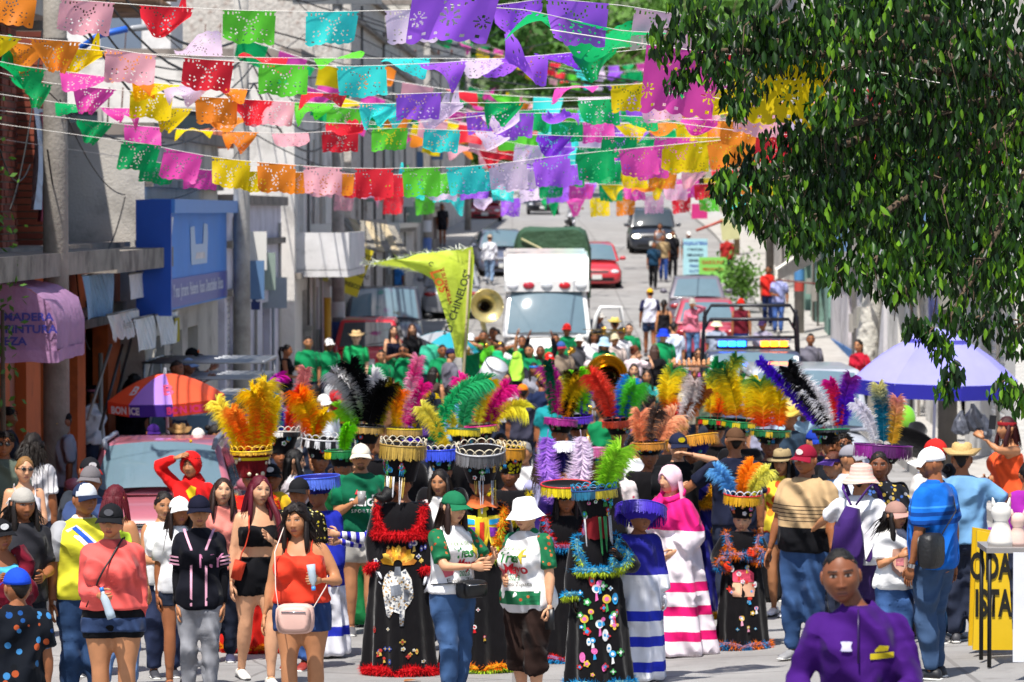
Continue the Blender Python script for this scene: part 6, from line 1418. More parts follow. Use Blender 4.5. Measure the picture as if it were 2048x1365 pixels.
person(24,1140,1.36,205,'boy in blue cap and dark floral shirt at the lower left corner',hat=('cap','#1f49c8'),top=('tee','#10141c',{'pat': p_floral(['#1d4a86','#3a7ab0','#a04a28','#0d1016'],16,.33)}),bot=('shorts','#3fa3b8'),skin=3,aL='down',group=FR)
B = person(8,1040,1.46,18,'woman in black cap carrying a maroon wrap at the left edge',fem=True,fat=1.2,hat=('cap','#17171a',None,'l','#e8e8e8'),hair='bun',top=('tank','#4fb3cf'),bot=('pants','#1c1c22'),aR='chest',aL='belly',skin=3,group=FR)
m = MB(); m.loft(torso_rings(B,.80,1.06,.05)); m.ball((.05,-.22,.97),(.17,.12,.13),14); m.tube([(.1,-.16,1.0),(.17,-.08,1.15),(.12,.0,1.25)],.06,10); remesh('baby_wrap',m,cloth('#6a1426'),B.E,.014,.03)
person(40,978,1.66,30,'young man with light grey backward cap and charcoal shirt on the left',hat=('cap','#a9a49c',None,'b'),hair='curly',top=('tee','#2b2b30'),bot=('pants','#20242e'),aR='belly',skin=3,group=FR)
B = person(160,968,1.69,28,'man in yellow polo shirt and jeans with navy and white cap',fat=1.15,hat=('cap','#26324e','#1d2740','p','#c9ccd2'),top=('polo','#d8d23a',{'slc': '#a7a8ac','collar': '#e6e6d0'}),bot=('pants','#2c4366'),aL='down',aR='down',skin=3,shoe='#b9b4aa',walk=.3,group=FR)
patch(B,[(-.17,1.36),(-.09,1.40),(.10,1.22),(.06,1.15)],'#e9e9ea','white_stripe'); patch(B,[(-.13,1.375),(-.10,1.39),(.085,1.205),(.07,1.18)],'#2a55b8','blue_stripe',off=.011)
B = person(228,1010,1.60,-4,'woman in coral long sleeved top and black shorts holding a water bottle',fem=True,fat=1.32,hat=('cap','#1b1b1e',None,'l','#5a5a60'),hair='tied',top=('long','#e8605a',{'hem': .95}),bot=('short','#121216',1.0),aL='belly',handL='grip',aR='down',glasses='#4a2a28',skin=2,lips=(.25,.05,.06),group=FR)
bottle(B,-1,'half empty water bottle held by the woman in coral',(.35,-.1,-1))
m = MB(); m.tube(cross_strap(B,1,-.16,.92),.007,6); part('thin_strap',m,M_DARK,B.E)
m = MB(); m.loft(torso_rings(B,.84*B.k,.90*B.k,.016));
for s in (-1,1): m.merge(limb(B,'leg',s,.0,.26,.022,12,.032))
remesh('denim_shorts',m,cloth('#2f3f60'),B.E,.0135,.01)
B = person(352,996,1.50,18,'girl in white cap and white shirt behind the baseball jersey girl',fem=True,hat=('cap','#ecebe8'),hair='long',hc='#20130e',top=('tee','#dcdcde'),bot=('short','#2d3444'),skin=3,aL='down',group=FR)
B = person(397,993,1.58,2,'girl in black baseball jersey with pink piping and grey jeans',fem=True,hat=('cap','#161728'),hair='bun',top=('tee','#12131c',{'hem': .80,'flare': .02}),bot=('skinny','#8b8c92'),skin=2,aL='down',aR='down',shoe='#cfcdc8',group=FR)
print_text(B,'NY',.15,.09,1.19*B.k,'#d98ab0',.75)
for x in (-.055,.055): patch(B,[(x-.008,.78),(x+.008,.78),(x+.010,1.20),(x*2.0+.008,1.34),(x*2.0-.012,1.34),(x-.008,1.20)],'#e3a6bd','piping')
for s in (-1,1):
    for q in (.52,.62,.72):
        A,J,E_ = B.arm[s]; c = A+(J-A)*q; dr = (J-A)/np.linalg.norm(J-A); m = MB(); m.tube([c-dr*.006,c+dr*.006],.073,12,cap=False); part('sleeve_band',m,cloth('#e3a6bd'),B.E)
    m = limb(B,'arm',s,.7,1.93,.006,10); part('black_undersleeve',m,cloth('#0f0f14'),B.E)
B = person(510,953,1.66,20,'woman with long red hair, black strapless top and black shorts',fem=True,fat=1.15,hair='long',hc='#5a0f22',top=('crop','#0f0e12',{'hem': 1.14}),bot=('short','#101014',1.06),aL='down',aR='chest',handR='spread',skin=1,shoe='#e3e0d8',walk=.55,group=FR)
m = MB(); m.tube([(.06,-.10,1.50),(.11,-.15,1.36),(.13,-.19,1.22),(.12,-.18,1.08)],[(.035,.02),(.05,.025),(.05,.025),(.012,.012)],8); part('hair_lock',m,hair_mat('#5a0f22'),B.E)
m = MB(); m.tube(cross_strap(B,-1,-.17,1.0)[:8],[(.012,.004)]*8,6); m.tube([(-.17,-.1,1.0),(-.2,-.08,.86)],[(.06,.05),(.05,.045)],8); part('red_strap_bag',m,cloth('#d2452e'),B.E)
B = person(607,1012,1.56,-6,'curly haired woman in red tank top and denim shorts with pink bag',fem=True,fat=1.34,hair='curly',hc='#1a100d',top=('tank','#e8432c',{'hem': .96}),bot=('short','#2d4270',1.0),aL='relaxed',aR=(.02,-.24,-.22),handR='grip',skin=2,roll=-4,hy=-8,hx=-.02,shoe='#f0ece4',group=FR)
bottle(B,1,'water bottle in the hand of the woman in the red tank top',(-.1,.1,.9),'#3a8fe0',.16)
bag(B,'pale pink quilted shoulder bag on the woman in red',(.0,-.30,.80),'#e0b4a6',(.27,.10,.20),[(-.10,-.02,1.44),(-.15,-.20,1.25),(-.14,-.26,1.0),(-.12,-.29,.88)]+[(.13,-.28,.87),(.2,-.16,1.0),(.18,.08,1.1)],'#eeddd2')
B = person(440,958,1.55,6,'woman in coral unbuttoned blouse with loose brown hair',fem=True,hair='wavy',hc='#2c1912',top=('tee','#d98074'),bot=('pants','#1f2433'),skin=1,shoe='#3a3a55',hp=-8,group=FR)
person(549,930,1.62,-8,'man in black cap with white front badge and yellow blue shirt',fat=1.15,hat=('cap','#141416',None,'l','#e8e8e4'),top=('tee','#d2a820',{'slc': '#2a3a94'}),bot=('pants','#20263a'),skin=3,hx=0,group=FR)
person(592,958,1.58,-14,'man in black cap with yellow bandana looking left',hat=('cap','#1c1c1f',None,'p','#1c1c1f'),top=('tee','#14120e',{'pat': p_floral(['#d8c030','#14120e','#e8e0a0'],40,.35)}),bot=('pants','#3f5f9a'),skin=3,shoe='#8c2c22',group=FR)
B = person(384,908,1.62,-20,'person in red hooded costume shading the eyes with one hand',top=('hood','#d81e1e'),bot=('pants','#c81c1c'),aL='head',aR='down',skin=2,group=FR)
m = MB(); m.ball((.02,-.06,1.74),.016,8); part('pompom',m,cloth('#e8b820'),B.E); patch(B,[(.0,1.28),(.04,1.33),(.09,1.31),(.09,1.24),(.04,1.21)],'#e6c021','yellow_badge')
person(325,985,1.50,15,'bare armed woman in white vest behind the white cap girl',fem=True,fat=1.25,hair='bun',top=('vest','#e6e5e2'),bot=('pants','#28304a'),aL='belly',skin=2,group=FR)
B = person(720,890,1.74,4,'goateed man in green sports jersey and cream cap holding a cup',fat=1.15,hat=('cap','#e4dac6'),top=('tee','#0d5a3e',{'slc': '#0f6a48'}),bot=('shorts','#b3afa8'),aL='chest',handL='grip',glasses=1,beard='goatee',skin=2,shoe='#5a5a5e',group=FR)
print_text(B,'adidas',.145,.06,1.21*B.k,'#f0f0f0',.95,bold=.002); print_text(B,'SPORTSWEAR',.045,.08,1.12*B.k,'#f0f0f0',1.3); patch(B,[(-.06,1.30),(-.02,1.30),(-.04,1.345)],'#d03040','red_emblem')
p = hand_pos(B,-1,.10); m = MB(); m.lathe([(.03,-.06),(.04,.06),(.036,.06),(.028,-.05)],14,c=p); held(B,'drink_cup','plastic cup held by the man in green jersey','cup',[('cup_body',m,MAT('cup_plastic','#b9b6b4',.2,noise=.3,nscale=30,transl=.3))])
B = person(688,905,1.62,62,'woman in lavender blouse with flower crown seen in profile',fem=True,hair='wavy',hc='#3a2016',hat=('flowers','#ffffff'),top=('long','#b79ad0'),bot=('pants','#6f8fb8'),aL='elbow',aR='down',skin=1,shoe='#2a3348',group=FR)
CHG = 'costumed dancers with tall feathered hats'
MEDC = ('#c9252c','#2a9bd8','#e0b53a','#e8e8e8','#3aa14a','#e86ab0')
def chin(px,yt,h,label,robe_m=None,fur=None,hat=None,yaw=0,aL='relaxed',aR='relaxed',skin=3,block=0,spang=0,beard=None,name='person',zc=1.14,r_hem=.295,veil=None,glove=None,hair='tied',fat=1.0,group=CHG,**kw):
    B = person(px,yt,h,yaw,label,top=None,bot=None,hair=hair,skin=skin,aL=aL,aR=aR,beard=beard,group=group,name=name,fat=fat,shoe='#1a1a1e',**kw)
    robe(B,robe_m or VELVET(),r_hem=r_hem)
    if fur: costume_fur(B,fur,block=block,zc=zc,r_hem=r_hem,hem=B.res < 2,cuffs=B.res < 2)
    if spang: robe_spangles(B,spang,int(px),MEDC)
    if glove:
        for s in (-1,1):
            mm = MB(); mm.merge(hand_mb('relax',B.res < 2)); part('glove',mm.xf(hand_frame(B,s) @ np.diag([B.k*1.1,B.k*1.1,B.k*1.03,1])),cloth(glove),B.E)
    if veil:
        m = MB(); a = np.linspace(-2.6,2.6,15); rows = [np.stack([np.sin(a)*.10,-np.cos(a)*.118,np.full(15,z)+.01*np.sin(a*7)],1) for z in (.05,-.02,-.09,-.16)]; m.loft(rows,closed=False); part('face_veil',m.xf(B.hm),cloth(veil),B.E)
    if hat is not None: chinelo_hat(B,**hat)
    return B
def beads(B,n,seed,L=(.1,.28),z0=.03,col=('#d8d8dc','#c9a84a'),R=.115):
    r = np.random.default_rng(seed)
    for i in range(n):
        a = r.uniform(-2.7,-.4); l = r.uniform(*L); m = MB(); w = r.uniform(.02,.06)
        P = [(math.cos(a+t*w*4)*(R+.01),math.sin(a+t*w*4)*(R+.01)-.01,z0-l*math.sin(t*math.pi)**.7) for t in np.linspace(0,1,9)]; m.tube(P,.004,4,0,lin(col[i % len(col)])); part('bead_string',m.xf(B.hm),FRINGE(),B.E)
B = chin(800,938,1.68,'tall dancer in black velvet robe with red fur and gold fringed hat',None,['#d81822','#e8242c'],dict(rim_cols=('#a8873c','#7a6030','#b8963f'),fr_L=.11,R0=.115,R1=.185,H=.30,nmed=16,med=MEDC,seed=4,beads='#d8ccb0',feathers=()),yaw=-6,aL=(.02,-.08,-.50),aR='relaxed',glove='#d9dbe2',zc=1.17,hy=-48)
beads(B,9,3,(.12,.30),.06)
m = MB(); m.tube([(0,-.10,-.06),(0,-.14,-.11),(.0,-.19,-.13),(.0,-.24,-.10)],[.06,.055,.035,.008],10); part('pointed_beard',m.xf(B.hm),hair_mat('#0c0b0c'),B.E)
for i in range(9):
    a = math.radians(-80+i*20); cx,cz = .0+math.sin(a)*.085,.92+math.cos(a)*.085; ux,uz = math.sin(a),math.cos(a); patch(B,[(cx-ux*.05-uz*.018,cz-uz*.05+ux*.018),(cx-ux*.05+uz*.018,cz-uz*.05-ux*.018),(cx+ux*.04+uz*.026,cz+uz*.04-ux*.026),(cx+ux*.068,cz+uz*.068),(cx+ux*.04-uz*.026,cz+uz*.04+ux*.026)],['#d89a28','#e0b84a','#c07a30'][i % 3],'gold_plume')
patch(B,[(-.11,.82),(-.06,.87),(.0,.84),(.06,.88),(.11,.80),(.13,.66),(.10,.60),(.06,.55),(.05,.42),(.02,.42),(.02,.52),(-.03,.54),(-.06,.48),(-.09,.50),(-.08,.62),(-.13,.72)],cloth('#cfcdc8',p_floral(['#e8e6e0','#8f939c','#d8d4cc','#5a5f6a','#f0eee8','#b08a50'],60,.62)),'white_rider_emblem',off=.009)
for pts in ([(-.02,.90),(.02,.90),(.03,.83),(-.03,.83)],[(-.06,.74),(.02,.76),(.04,.68),(-.05,.66)],[(.05,.72),(.10,.70),(.08,.62),(.05,.63)]): patch(B,pts,'#7a7f88','grey_stitching',off=.014)
robe_spangles(B,16,8,('#d8d8d0','#c9a84a','#2a4a9a','#b8302a'),(.1,.40),.020); robe_spangles(B,9,9,('#d8d8d0','#3a3a8a','#c9a84a'),(.95,1.1),.02)
B = person(770,985,1.45,-80,'child in blue and white striped costume reaching out behind the black robed dancer',hair='short',top=('long','#e2e2ea',{'pat': p_stripes('#2a2aa8',.07,.45,1),'sl': 1.6}),bot=('skirt','#e2e2ea',1.0,.1),aL='fwd',aR=(.0,-.50,-.05),handR='spread',skin=1,group=CHG)
B = chin(958,940,1.66,'dancer with open crowned hat, orange and lime fur and eagle emblem',None,['#ff8a1c','#ff7a10','#b8e03a'],dict(rim_cols=('#c9c9cc','#8a8a8e','#5a5a5e'),fr_L=.10,R0=.11,R1=.20,H=.27,seed=7,beads='#e0d2b4',nmed=7,tilt=(12,0)),yaw=6,zc=.98,aL='relaxed',aR='relaxed',r_hem=.315)
beads(B,5,5)
m = MB(); a = np.linspace(-2.8,2.8,19); m.loft([np.stack([np.sin(a)*r_,-np.cos(a)*r_*1.05,np.full(19,z)+.01*np.sin(a*5)],1) for r_,z in ((.085,-.10),(.11,-.14),(.15,-.19))],closed=False); part('orange_neckerchief',m.xf(B.hm),cloth('#d06a3a'),B.E)
Y = '#e3cf3a'
for pts,c in (([(-.03,1.38),(.0,1.41),(.035,1.39),(.04,1.36),(.06,1.345),(.035,1.33),(.045,1.27),(-.035,1.27)],Y),([(-.20,1.30),(-.05,1.29),(-.05,1.14),(-.08,1.05),(-.12,1.06),(-.11,1.16),(-.17,1.18),(-.20,1.24)],Y),([(.20,1.30),(.05,1.29),(.05,1.14),(.08,1.05),(.18,1.02),(.20,1.10),(.17,1.18),(.20,1.24)],Y),([(-.05,1.28),(.05,1.28),(.06,1.12),(.03,1.0),(-.03,1.0),(-.06,1.12)],'#d8b82a')): patch(B,pts,c,'eagle_emblem',off=.01)
for pts,c in (([(-.15,1.27),(-.06,1.26),(-.06,1.22),(-.14,1.22)],'#2aa0d8'),([(.15,1.27),(.06,1.26),(.06,1.22),(.14,1.22)],'#2aa0d8'),([(-.10,1.20),(-.055,1.20),(-.06,1.14),(-.09,1.15)],'#8a3ab8'),([(.16,1.19),(.06,1.20),(.07,1.12),(.16,1.12)],'#8a3ab8'),([(-.02,1.24),(.02,1.24),(.02,1.08),(-.02,1.08)],'#d8402a'),([(-.05,1.02),(-.02,1.02),(-.025,.95),(-.05,.95)],'#3ab0e0')): patch(B,pts,c,'emblem_inlay',off=.015)
robe_spangles(B,8,12,('#c9252c','#e8e8e8','#e0b53a'),(.25,.9),.018)
B = chin(1200,1012,1.43,'masked dancer in black robe with bright blue and yellow fur',None,['#1e9ad8','#2aa8e0','#c8dc3a'],dict(rim_cols=('#1e4a8a','#e07a1c','#1e6a8a','#d8c020'),fr_L=.075,R0=.115,R1=.19,H=.24,seed=9,nmed=11,med=MEDC,beads='#2a8ab8',feathers=[(.09,.02,.42,.13,['#8ad01e','#b8e84a'],18,0,.5)]),yaw=4,aL='relaxed',aR=(.02,-.30,-.12),glove='#121214',veil='#7a1c22',spang=38,zc=1.12,r_hem=.305)
beads(B,8,15,(.15,.34),.03,('#2f8a4a','#b8b8bc'))
B = chin(1487,1018,1.20,'small child dancer with orange and blue fur and yellow red fringed hat',None,['#f07a1c','#2a8ac8'],dict(rim_cols=('#d8201c','#d8201c','#e0a818','#e0a818'),fr_L=.10,R0=.11,R1=.19,H=.24,z0=.035,seed=11,nmed=9,med=('#e86ab0','#2a9bd8','#e8e8e8','#e0b53a','#e8743a'),beads='#d8e0e8',feathers=[(-.10,0,.34,.10,['#4a9ad8','#7ac0ee'],22,180,.4),(-.01,0,.42,.11,['#f08a10','#ff9a20'],6,0,.4),(.06,-.02,.40,.09,['#e8e04a','#f4f07a'],10,0,.5)]),yaw=0,block=.085,aL=(.06,-.20,-.33),aR=(-.02,-.24,-.2),skin=1,glove='#d8381c',zc=1.16,r_hem=.31)
robe_spangles(B,20,21,('#e8a0b8','#3aa0d8','#e8e8e8','#e0b53a','#d83a2a'),(.25,1.02),.022,.17)
patch(B,[(-.09,.46),(-.10,.52),(-.09,.58),(.09,.58),(.10,.52),(.09,.46)],'#d9a98a','sequin_patch'); patch(B,[(-.09,.585),(-.09,.66),(-.05,.69),(.05,.69),(.09,.66),(.09,.585)],'#e0506a','sequin_patch')
B = chin(1272,1012,1.40,'small dancer in blue and white striped robe with purple fringed hat',cloth('#e4e4ec',p_bands([(.10,.18,'#2a36b8'),(.30,.38,'#2a36b8'),(.50,.58,'#2a36b8'),(.86,1.3,'#2a2a90')],'#e4e4ec')),None,dict(bm=cloth('#3a2aa8'),rim_cols=('#3a2ab0','#4a30c0'),fr_L=.11,R0=.11,R1=.22,H=.12,z0=-.02,seed=13,nmed=0,beads=None,scal=False,tilt=(-18,10)),yaw=30,aL='side',skin=3,glove='#e8e8ee')
B = chin(638,965,1.50,'dancer in royal blue and white robe with blue fringed hat',cloth('#e4e4ec',p_bands([(.62,1.6,'#1f2a9a'),(.2,.28,'#2a36b8')],'#e4e4ec')),None,dict(bm=cloth('#20206a'),rim_cols=('#3a5ad8','#5a7ae8'),fr_L=.10,R0=.11,R1=.20,H=.15,seed=14,nmed=0,beads=None,scal=False),yaw=-30,skin=3)
B = person(1338,934,1.60,-48,'woman in pink and white striped robe with pale pink head veil',fem=True,fat=1.3,hair='tied',hat=('scarf','#e6bcc8',None,'',.50),top=None,bot=None,skin=1,aL='relaxed',aR=(.06,-.16,-.40),shoe='#e8d8d8',group=CHG)
robe(B,cloth('#ecdfe6',p_bands([(.16,.24,'#d81a6a'),(.37,.45,'#d81a6a'),(.57,.65,'#d81a6a'),(1.08,1.6,'#e0207a')],'#ecdfe6')),r_hem=.46,sl_e=.085,flute=.13)
m = MB(); a = np.linspace(0,2*math.pi,22); m.tube(np.stack([np.cos(a)*.10,.0+np.sin(a)*.095,1.36+.04*np.sin(a)],1),.03,8); m.tube([(0,-.11,1.34),(-.03,-.19,1.22),(-.05,-.24,1.08)],[.03,.05,.02],8); part('pink_scarf',m,cloth('#e0207a'),B.E)
for s in (-1,1):
    A,J,E_ = B.arm[s]
    for q in (1.12,1.42,1.7):
        c = J+(E_-J)*(q-1); dr = (E_-J)/np.linalg.norm(E_-J); m = MB(); m.tube([c-dr*.02,c+dr*.02],.05+.05*(q-.9)+.005,14,cap=False); part('sleeve_band',m,cloth('#d81a6a'),B.E)
FEST = '#f0eeee'
def fest(B):
    k = B.k
    print_text(B,'FERIA DE LA',.036,.0,1.315*k,'#7aa05a',1.1); print_text(B,'Tres',.105,-.03,1.245*k,'#2f7a3a',.9,.25,bold=.002); print_text(B,'Mayo',.105,.01,1.155*k,'#c8283a',.9,.25,bold=.002)
    print_text(B,'2023',.055,.0,1.085*k,'#2f8a4a',1.0,.1); print_text(B,'Emiliano Zapata',.042,.0,1.035*k,'#4a4a3a',1.0)
    patch(B,[(.085,1.20*k),(.10,1.20*k),(.10,1.26*k),(.13,1.26*k),(.13,1.275*k),(.10,1.275*k),(.10,1.315*k),(.085,1.315*k),(.085,1.275*k),(.06,1.275*k),(.06,1.26*k),(.085,1.26*k)],'#c9b040','cross_print')
    patch(B,[(-.16,1.13*k),(-.12,1.17*k),(-.09,1.14*k),(-.10,1.08*k),(-.14,1.06*k)],'#d86a78','flower_print')
SLP = p_floral(['#c86a3a','#1f6b45','#a8482a','#2a7a50','#1f6b45'],26,.36)
B = person(905,985,1.62,42,'woman in green cap, festival shirt and blue jeans gesturing with both hands',fem=True,fat=1.08,hat=('cap','#1d6b48'),hair='long',hc='#2a1812',top=('tee',FEST,{'slc': '#1f6b45','slpat': SLP,'hem': .93}),bot=('skinny','#3c577f'),aL=(-.02,-.40,-.20),aR=(-.02,-.36,-.14),handL='flat',handR='spread',skin=1,lips=(.3,.06,.07),glasses='#20201c',group=FR)
fest(B); bag(B,'black waist bag on the woman in the green cap',(.02,-.19,.93),'#141416',(.26,.09,.12),[(-.19,.0,.96),(-.12,-.14,.97),(.0,-.17,.97),(.14,-.13,.96),(.19,.02,.95),(.0,.15,.96),(-.19,.0,.96)],name='waist_bag')
B = person(1062,1000,1.56,-38,'woman in white bucket hat, festival shirt and brown capri trousers',fem=True,fat=1.3,hat=('bucket','#f2f1ef'),hair='short',hc='#1c1310',top=('tee',FEST,{'slc': '#1f6b45','slpat': SLP,'hem': .80,'collar': '#1f7a50'}),bot=('capri','#2a1c18'),aL='belly',aR='relaxed',handR='grip',skin=1,glasses='#5a5048',shoe='#b06a80',group=FR)
fest(B); patch(B,[(-.19,.90),(.19,.90),(.19,.80),(-.19,.80)],cloth('#1f6b45',SLP),'patterned_hem',off=.010)
p = hand_pos(B,1,.10); m = MB(); m.box(p,(.075,.02,.15)); held(B,'mobile_phone','black phone held by the woman in the bucket hat','phone',[('phone_body',m,plast('#101014'))])
B = person(1612,892,1.76,-38,'man in beige and black striped polo with maroon cap and sunglasses',fat=1.32,hat=('cap','#8a1830',None,'l','#e6dcd6'),hair='buzz',top=('polo','#b89a72',{'pat': p_bands([(.6,1.10,'#141418'),(1.15,1.157,'#2a2220'),(1.18,1.187,'#2a2220'),(1.21,1.217,'#2a2220'),(1.24,1.247,'#2a2220'),(1.27,1.277,'#2a2220')],'#b89a72'),'collar': '#16161a'}),bot=('pants','#35507a'),aL='relaxed',aR='relaxed',glasses='#c9c6c0',skin=3,shoe='#8a8a8c',group=FR)
B = person(1722,932,1.60,160,'person in white shirt and striped sun hat with purple drawstring bag',fem=True,fat=1.25,hat=('sun','#d9a89c','#c9bcae'),hair='short',top=('tee','#eceaec'),bot=('pants','#3a2a58'),aR=(.36,-.30,-.26),aL='down',handR='flat',skin=2,group=FR)
m = MB(); m.tube([(-.0,.24,1.28),(.03,.27,1.12),(.03,.28,.92),(.02,.24,.72)],[(.04,.06),(.07,.11),(.09,.14),(.05,.09)],14); st = MB()
for s in (-1,1): st.tube([(s*.02,.22,1.30),(s*.10,.17,1.42),(s*.12,.03,1.47),(s*.13,-.12,1.36),(s*.2,.0,1.1),(s*.12,.22,.85)],[(.022,.008)]*6,6)
held(B,'drawstring_bag','purple drawstring bag on the back of the sun hat wearer','bag',[('bag_body',m,cloth('#3a2260')),('strap',st,cloth('#4a2a72'))])
B = person(1790,1005,1.36,14,'smiling girl in camouflage cap and white printed shirt',fem=True,hat=('cap','#a07c70','#b48a80',''),hair='curly',hc='#17100d',top=('tee','#ecebea'),bot=('pants','#3f5f92'),aL='chest',aR='down',skin=2,hy=15,group=FR)
patch(B,[(-.06,1.26*B.k),(.06,1.27*B.k),(.075,1.06*B.k),(.0,.99*B.k),(-.06,1.06*B.k)],'#d9a890','shirt_print'); patch(B,[(-.03,1.2*B.k),(.03,1.2*B.k),(.03,1.1*B.k),(-.03,1.1*B.k)],'#c87a80','shirt_print',off=.011)
B = person(1872,897,1.77,-125,'man in bright blue polo and white cap with black crossbody bag',fat=1.25,hat=('cap','#e9e8ea'),hair='buzz',beard='full',top=('polo','#1560b8',{'pat': p_bands([(1.20,1.24,'#0f3f88'),(1.27,1.30,'#0f3f88'),(1.33,1.345,'#3a8ad8')],'#1766c4'),'hem': .82}),bot=('pants','#3c5272'),aL='down',aR='down',skin=3,hy=35,shoe='#1c1c22',group=FR)
bag(B,'black crossbody bag on the man in blue polo',(.26,.12,1.02),'#19181a',(.24,.12,.26),[(.26,.06,1.14),(.22,-.06,1.3),(.02,-.05,1.47),(-.1,.1,1.46),(.0,.19,1.3),(.2,.18,1.14)],name='crossbody_bag')
A_,J_,E_ = B.arm[1]; m = MB(); dr = (E_-J_)/np.linalg.norm(E_-J_); m.tube([E_-dr*.03,E_-dr*.0],.034,12,cap=False); part('wristwatch',m,M_CHROME,B.E)
B = person(1722,1100,1.63,-6,hx=-.075,label='man in purple long sleeved sports shirt in the near right foreground',fat=.92,hair='buzz',hc='#15110f',top=('long','#3d1468',{'collar': '#42186e','wr': .014}),bot=('pants','#20202c'),aL=(.02,-.22,-.34),aR=(-.03,-.30,-.30),handR='relax',skin=4,hp=4,roll=-3,group=FR)
for sg in (-1,1): patch(B,[(-.075,1.23+sg*.019),(-.062,1.23+sg*.021),(-.05,1.23+sg*.004),(-.038,1.23+sg*.021),(-.025,1.23+sg*.019),(-.034,1.23-sg*.006),(-.066,1.23-sg*.006)],'#b9b4d0','shirt_logo')
patch(B,[(.05,1.20),(.15,1.205),(.15,1.18),(.05,1.175)],'#c9b32a','yellow_emblem'); patch(B,[(.07,1.215),(.09,1.235),(.13,1.23),(.125,1.21),(.07,1.207)],'#c9b32a','yellow_emblem')
m = MB(); m.tube([(0,-.10,1.385),(.0,-.138,1.29),(.0,-.142,1.16)],.005,5); part('zip',m,plast('#2a0f48'),B.E)
# ------------------------------------------------------------------ second and deeper rows
MID = 'onlookers and marchers in the middle rows'; BAND = 'band and followers deep in the crowd'; LEFTG = 'onlookers on the left pavement'; RIGHTG = 'onlookers on the right pavement'
GRN = '#12804e'
def ppl(rows,group):
    for r in rows:
        px,yt,h,yaw,label = r[:5]; kw = dict(r[5]) if len(r) > 5 else {}
        kw.setdefault('bot',('pants','#2a3042')); person(px,yt,h,yaw,label,group=group,**kw)
cap = lambda c,b=None,o='',x=None: ('cap',c,b,o,x) if x else ('cap',c,b,o)
ppl([
 (1363,868,1.76,12,'teenage boy in navy cap and black shirt raising one hand',dict(hat=cap('#20243a',None,'l','#d8c020'),top=('tee','#121316'),aL='chest',aR='face',skin=1,bot=('shorts','#5a78a8'))),
 (1470,858,1.80,178,'man in navy shirt with brown backward cap seen from behind',dict(hat=cap('#5a3f2c',None,'b'),top=('tee','#1c2034'),skin=3,aR='side',fat=1.1)),
 (1562,902,1.55,-25,'woman in tan fedora and yellow orange blouse behind the boy dancer',dict(fem=True,hat=('fedora','#a08c66','#26221e'),hair='long',top=('tee','#e0c83a',{'pat': p_floral(['#e8842a','#e0c83a','#d8502a'],12,.5)}),bot=('short','#5a7ab0'),skin=2,shoe='#e8e8ea')),
 (1636,860,1.70,30,'man in bright blue cap with dark hair on the right',dict(hat=cap('#1f3aa0',None,'l','#3aa0e0'),top=('tee','#28303c'),skin=2)),
 (1692,868,1.68,14,'person with braided hair and dark sunglasses',dict(hair='short',glasses=1,top=('tee','#181a20'),skin=3)),
 (1668,905,1.60,-60,'woman in purple visor with auburn ponytail',dict(fem=True,hat=('visor','#3a2a6a','#6a4a9a'),hair='pony',hc='#5a2c18',top=('tee','#8ab0d8'),skin=2)),
 (1700,892,1.66,60,'boy in grey cap and pale shirt facing right',dict(hat=cap('#8c8a92'),top=('tee','#c9d2e2'),skin=2)),
 (1272,868,1.66,70,'black haired boy in white lettered shirt looking right',dict(top=('tee','#dedee2'),skin=2,aL='belly')),
 (1236,905,1.58,-30,'woman in pink cap and flowered blouse',dict(fem=True,hat=cap('#d88a98'),hair='bun',top=('tee','#e6dada',{'pat': p_floral(['#d8406a','#e6dada','#5a8a5a'],18,.3)}),aL='face',skin=2)),
 (1050,885,1.60,-20,'grey haired woman in white blouse behind the bucket hat',dict(fem=True,hair='bun',hc='#8a8684',top=('tee','#e2e0e0'),skin=2)),
 (1086,905,1.60,180,'woman with long brown hair in lilac shirt seen from behind',dict(fem=True,hair='long',hc='#2f1b14',top=('tee','#a9a8cc'),skin=1)),
 (1002,868,1.62,10,'dark haired woman touching her face near the feathers',dict(fem=True,hair='wavy',top=('tee','#3a3038'),aR='face',skin=2)),
 (585,900,1.62,100,'woman with sleek black hair facing right behind the black caps',dict(fem=True,hair='wavy',hc='#0c0a0c',top=('tee','#d8d0d4'),skin=1,aR='fwdup')),
 (880,940,1.58,-15,'dark haired woman between the two tall black hats',dict(fem=True,hair='wavy',top=('tee','#e0dcd8'),skin=2)),
 (1760,905,1.64,-10,'masked dancer in flowered jacket under a purple fringed hat',dict(hair='tied',top=('long','#1a1c22',{'pat': p_floral(['#3a5a9a','#c9a84a','#1a1c22','#8a8a90'],26,.45)}),skin=4,aR='elbow')),
 (1870,880,1.72,40,'person in red cap behind the white cap man',dict(hat=cap('#c22a26'),top=('tee','#c9c4c0'),skin=2)),
 (1935,893,1.66,175,'man in straw cowboy hat and pale blue shirt seen from behind',dict(hat=('straw','#c9a76a','#6a5030'),top=('tee','#6f9cc4'),skin=3,fat=1.1,aL='side')),
 (1905,930,1.50,150,'woman in dotted navy blouse behind the blue polo man',dict(fem=True,hair='bun',top=('long','#1c1f3a',{'pat': p_floral(['#d8d8e0','#1c1f3a'],40,.22)}),bot=('pants','#1f3a5a'),skin=2)),
 (2022,835,1.66,-70,'woman in orange top holding up a phone at the right edge',dict(fem=True,fat=1.25,hat=('band','#8a1c24'),hair='wavy',hc='#3a1216',top=('tank','#e8552a'),aR='phone',aL='belly',handR='grip',skin=2)),
 (2056,925,1.5,170,'woman in magenta sleeveless top at the right edge',dict(fem=True,fat=1.2,hair='bun',top=('vest','#a02aa0'),skin=3)),
],MID)
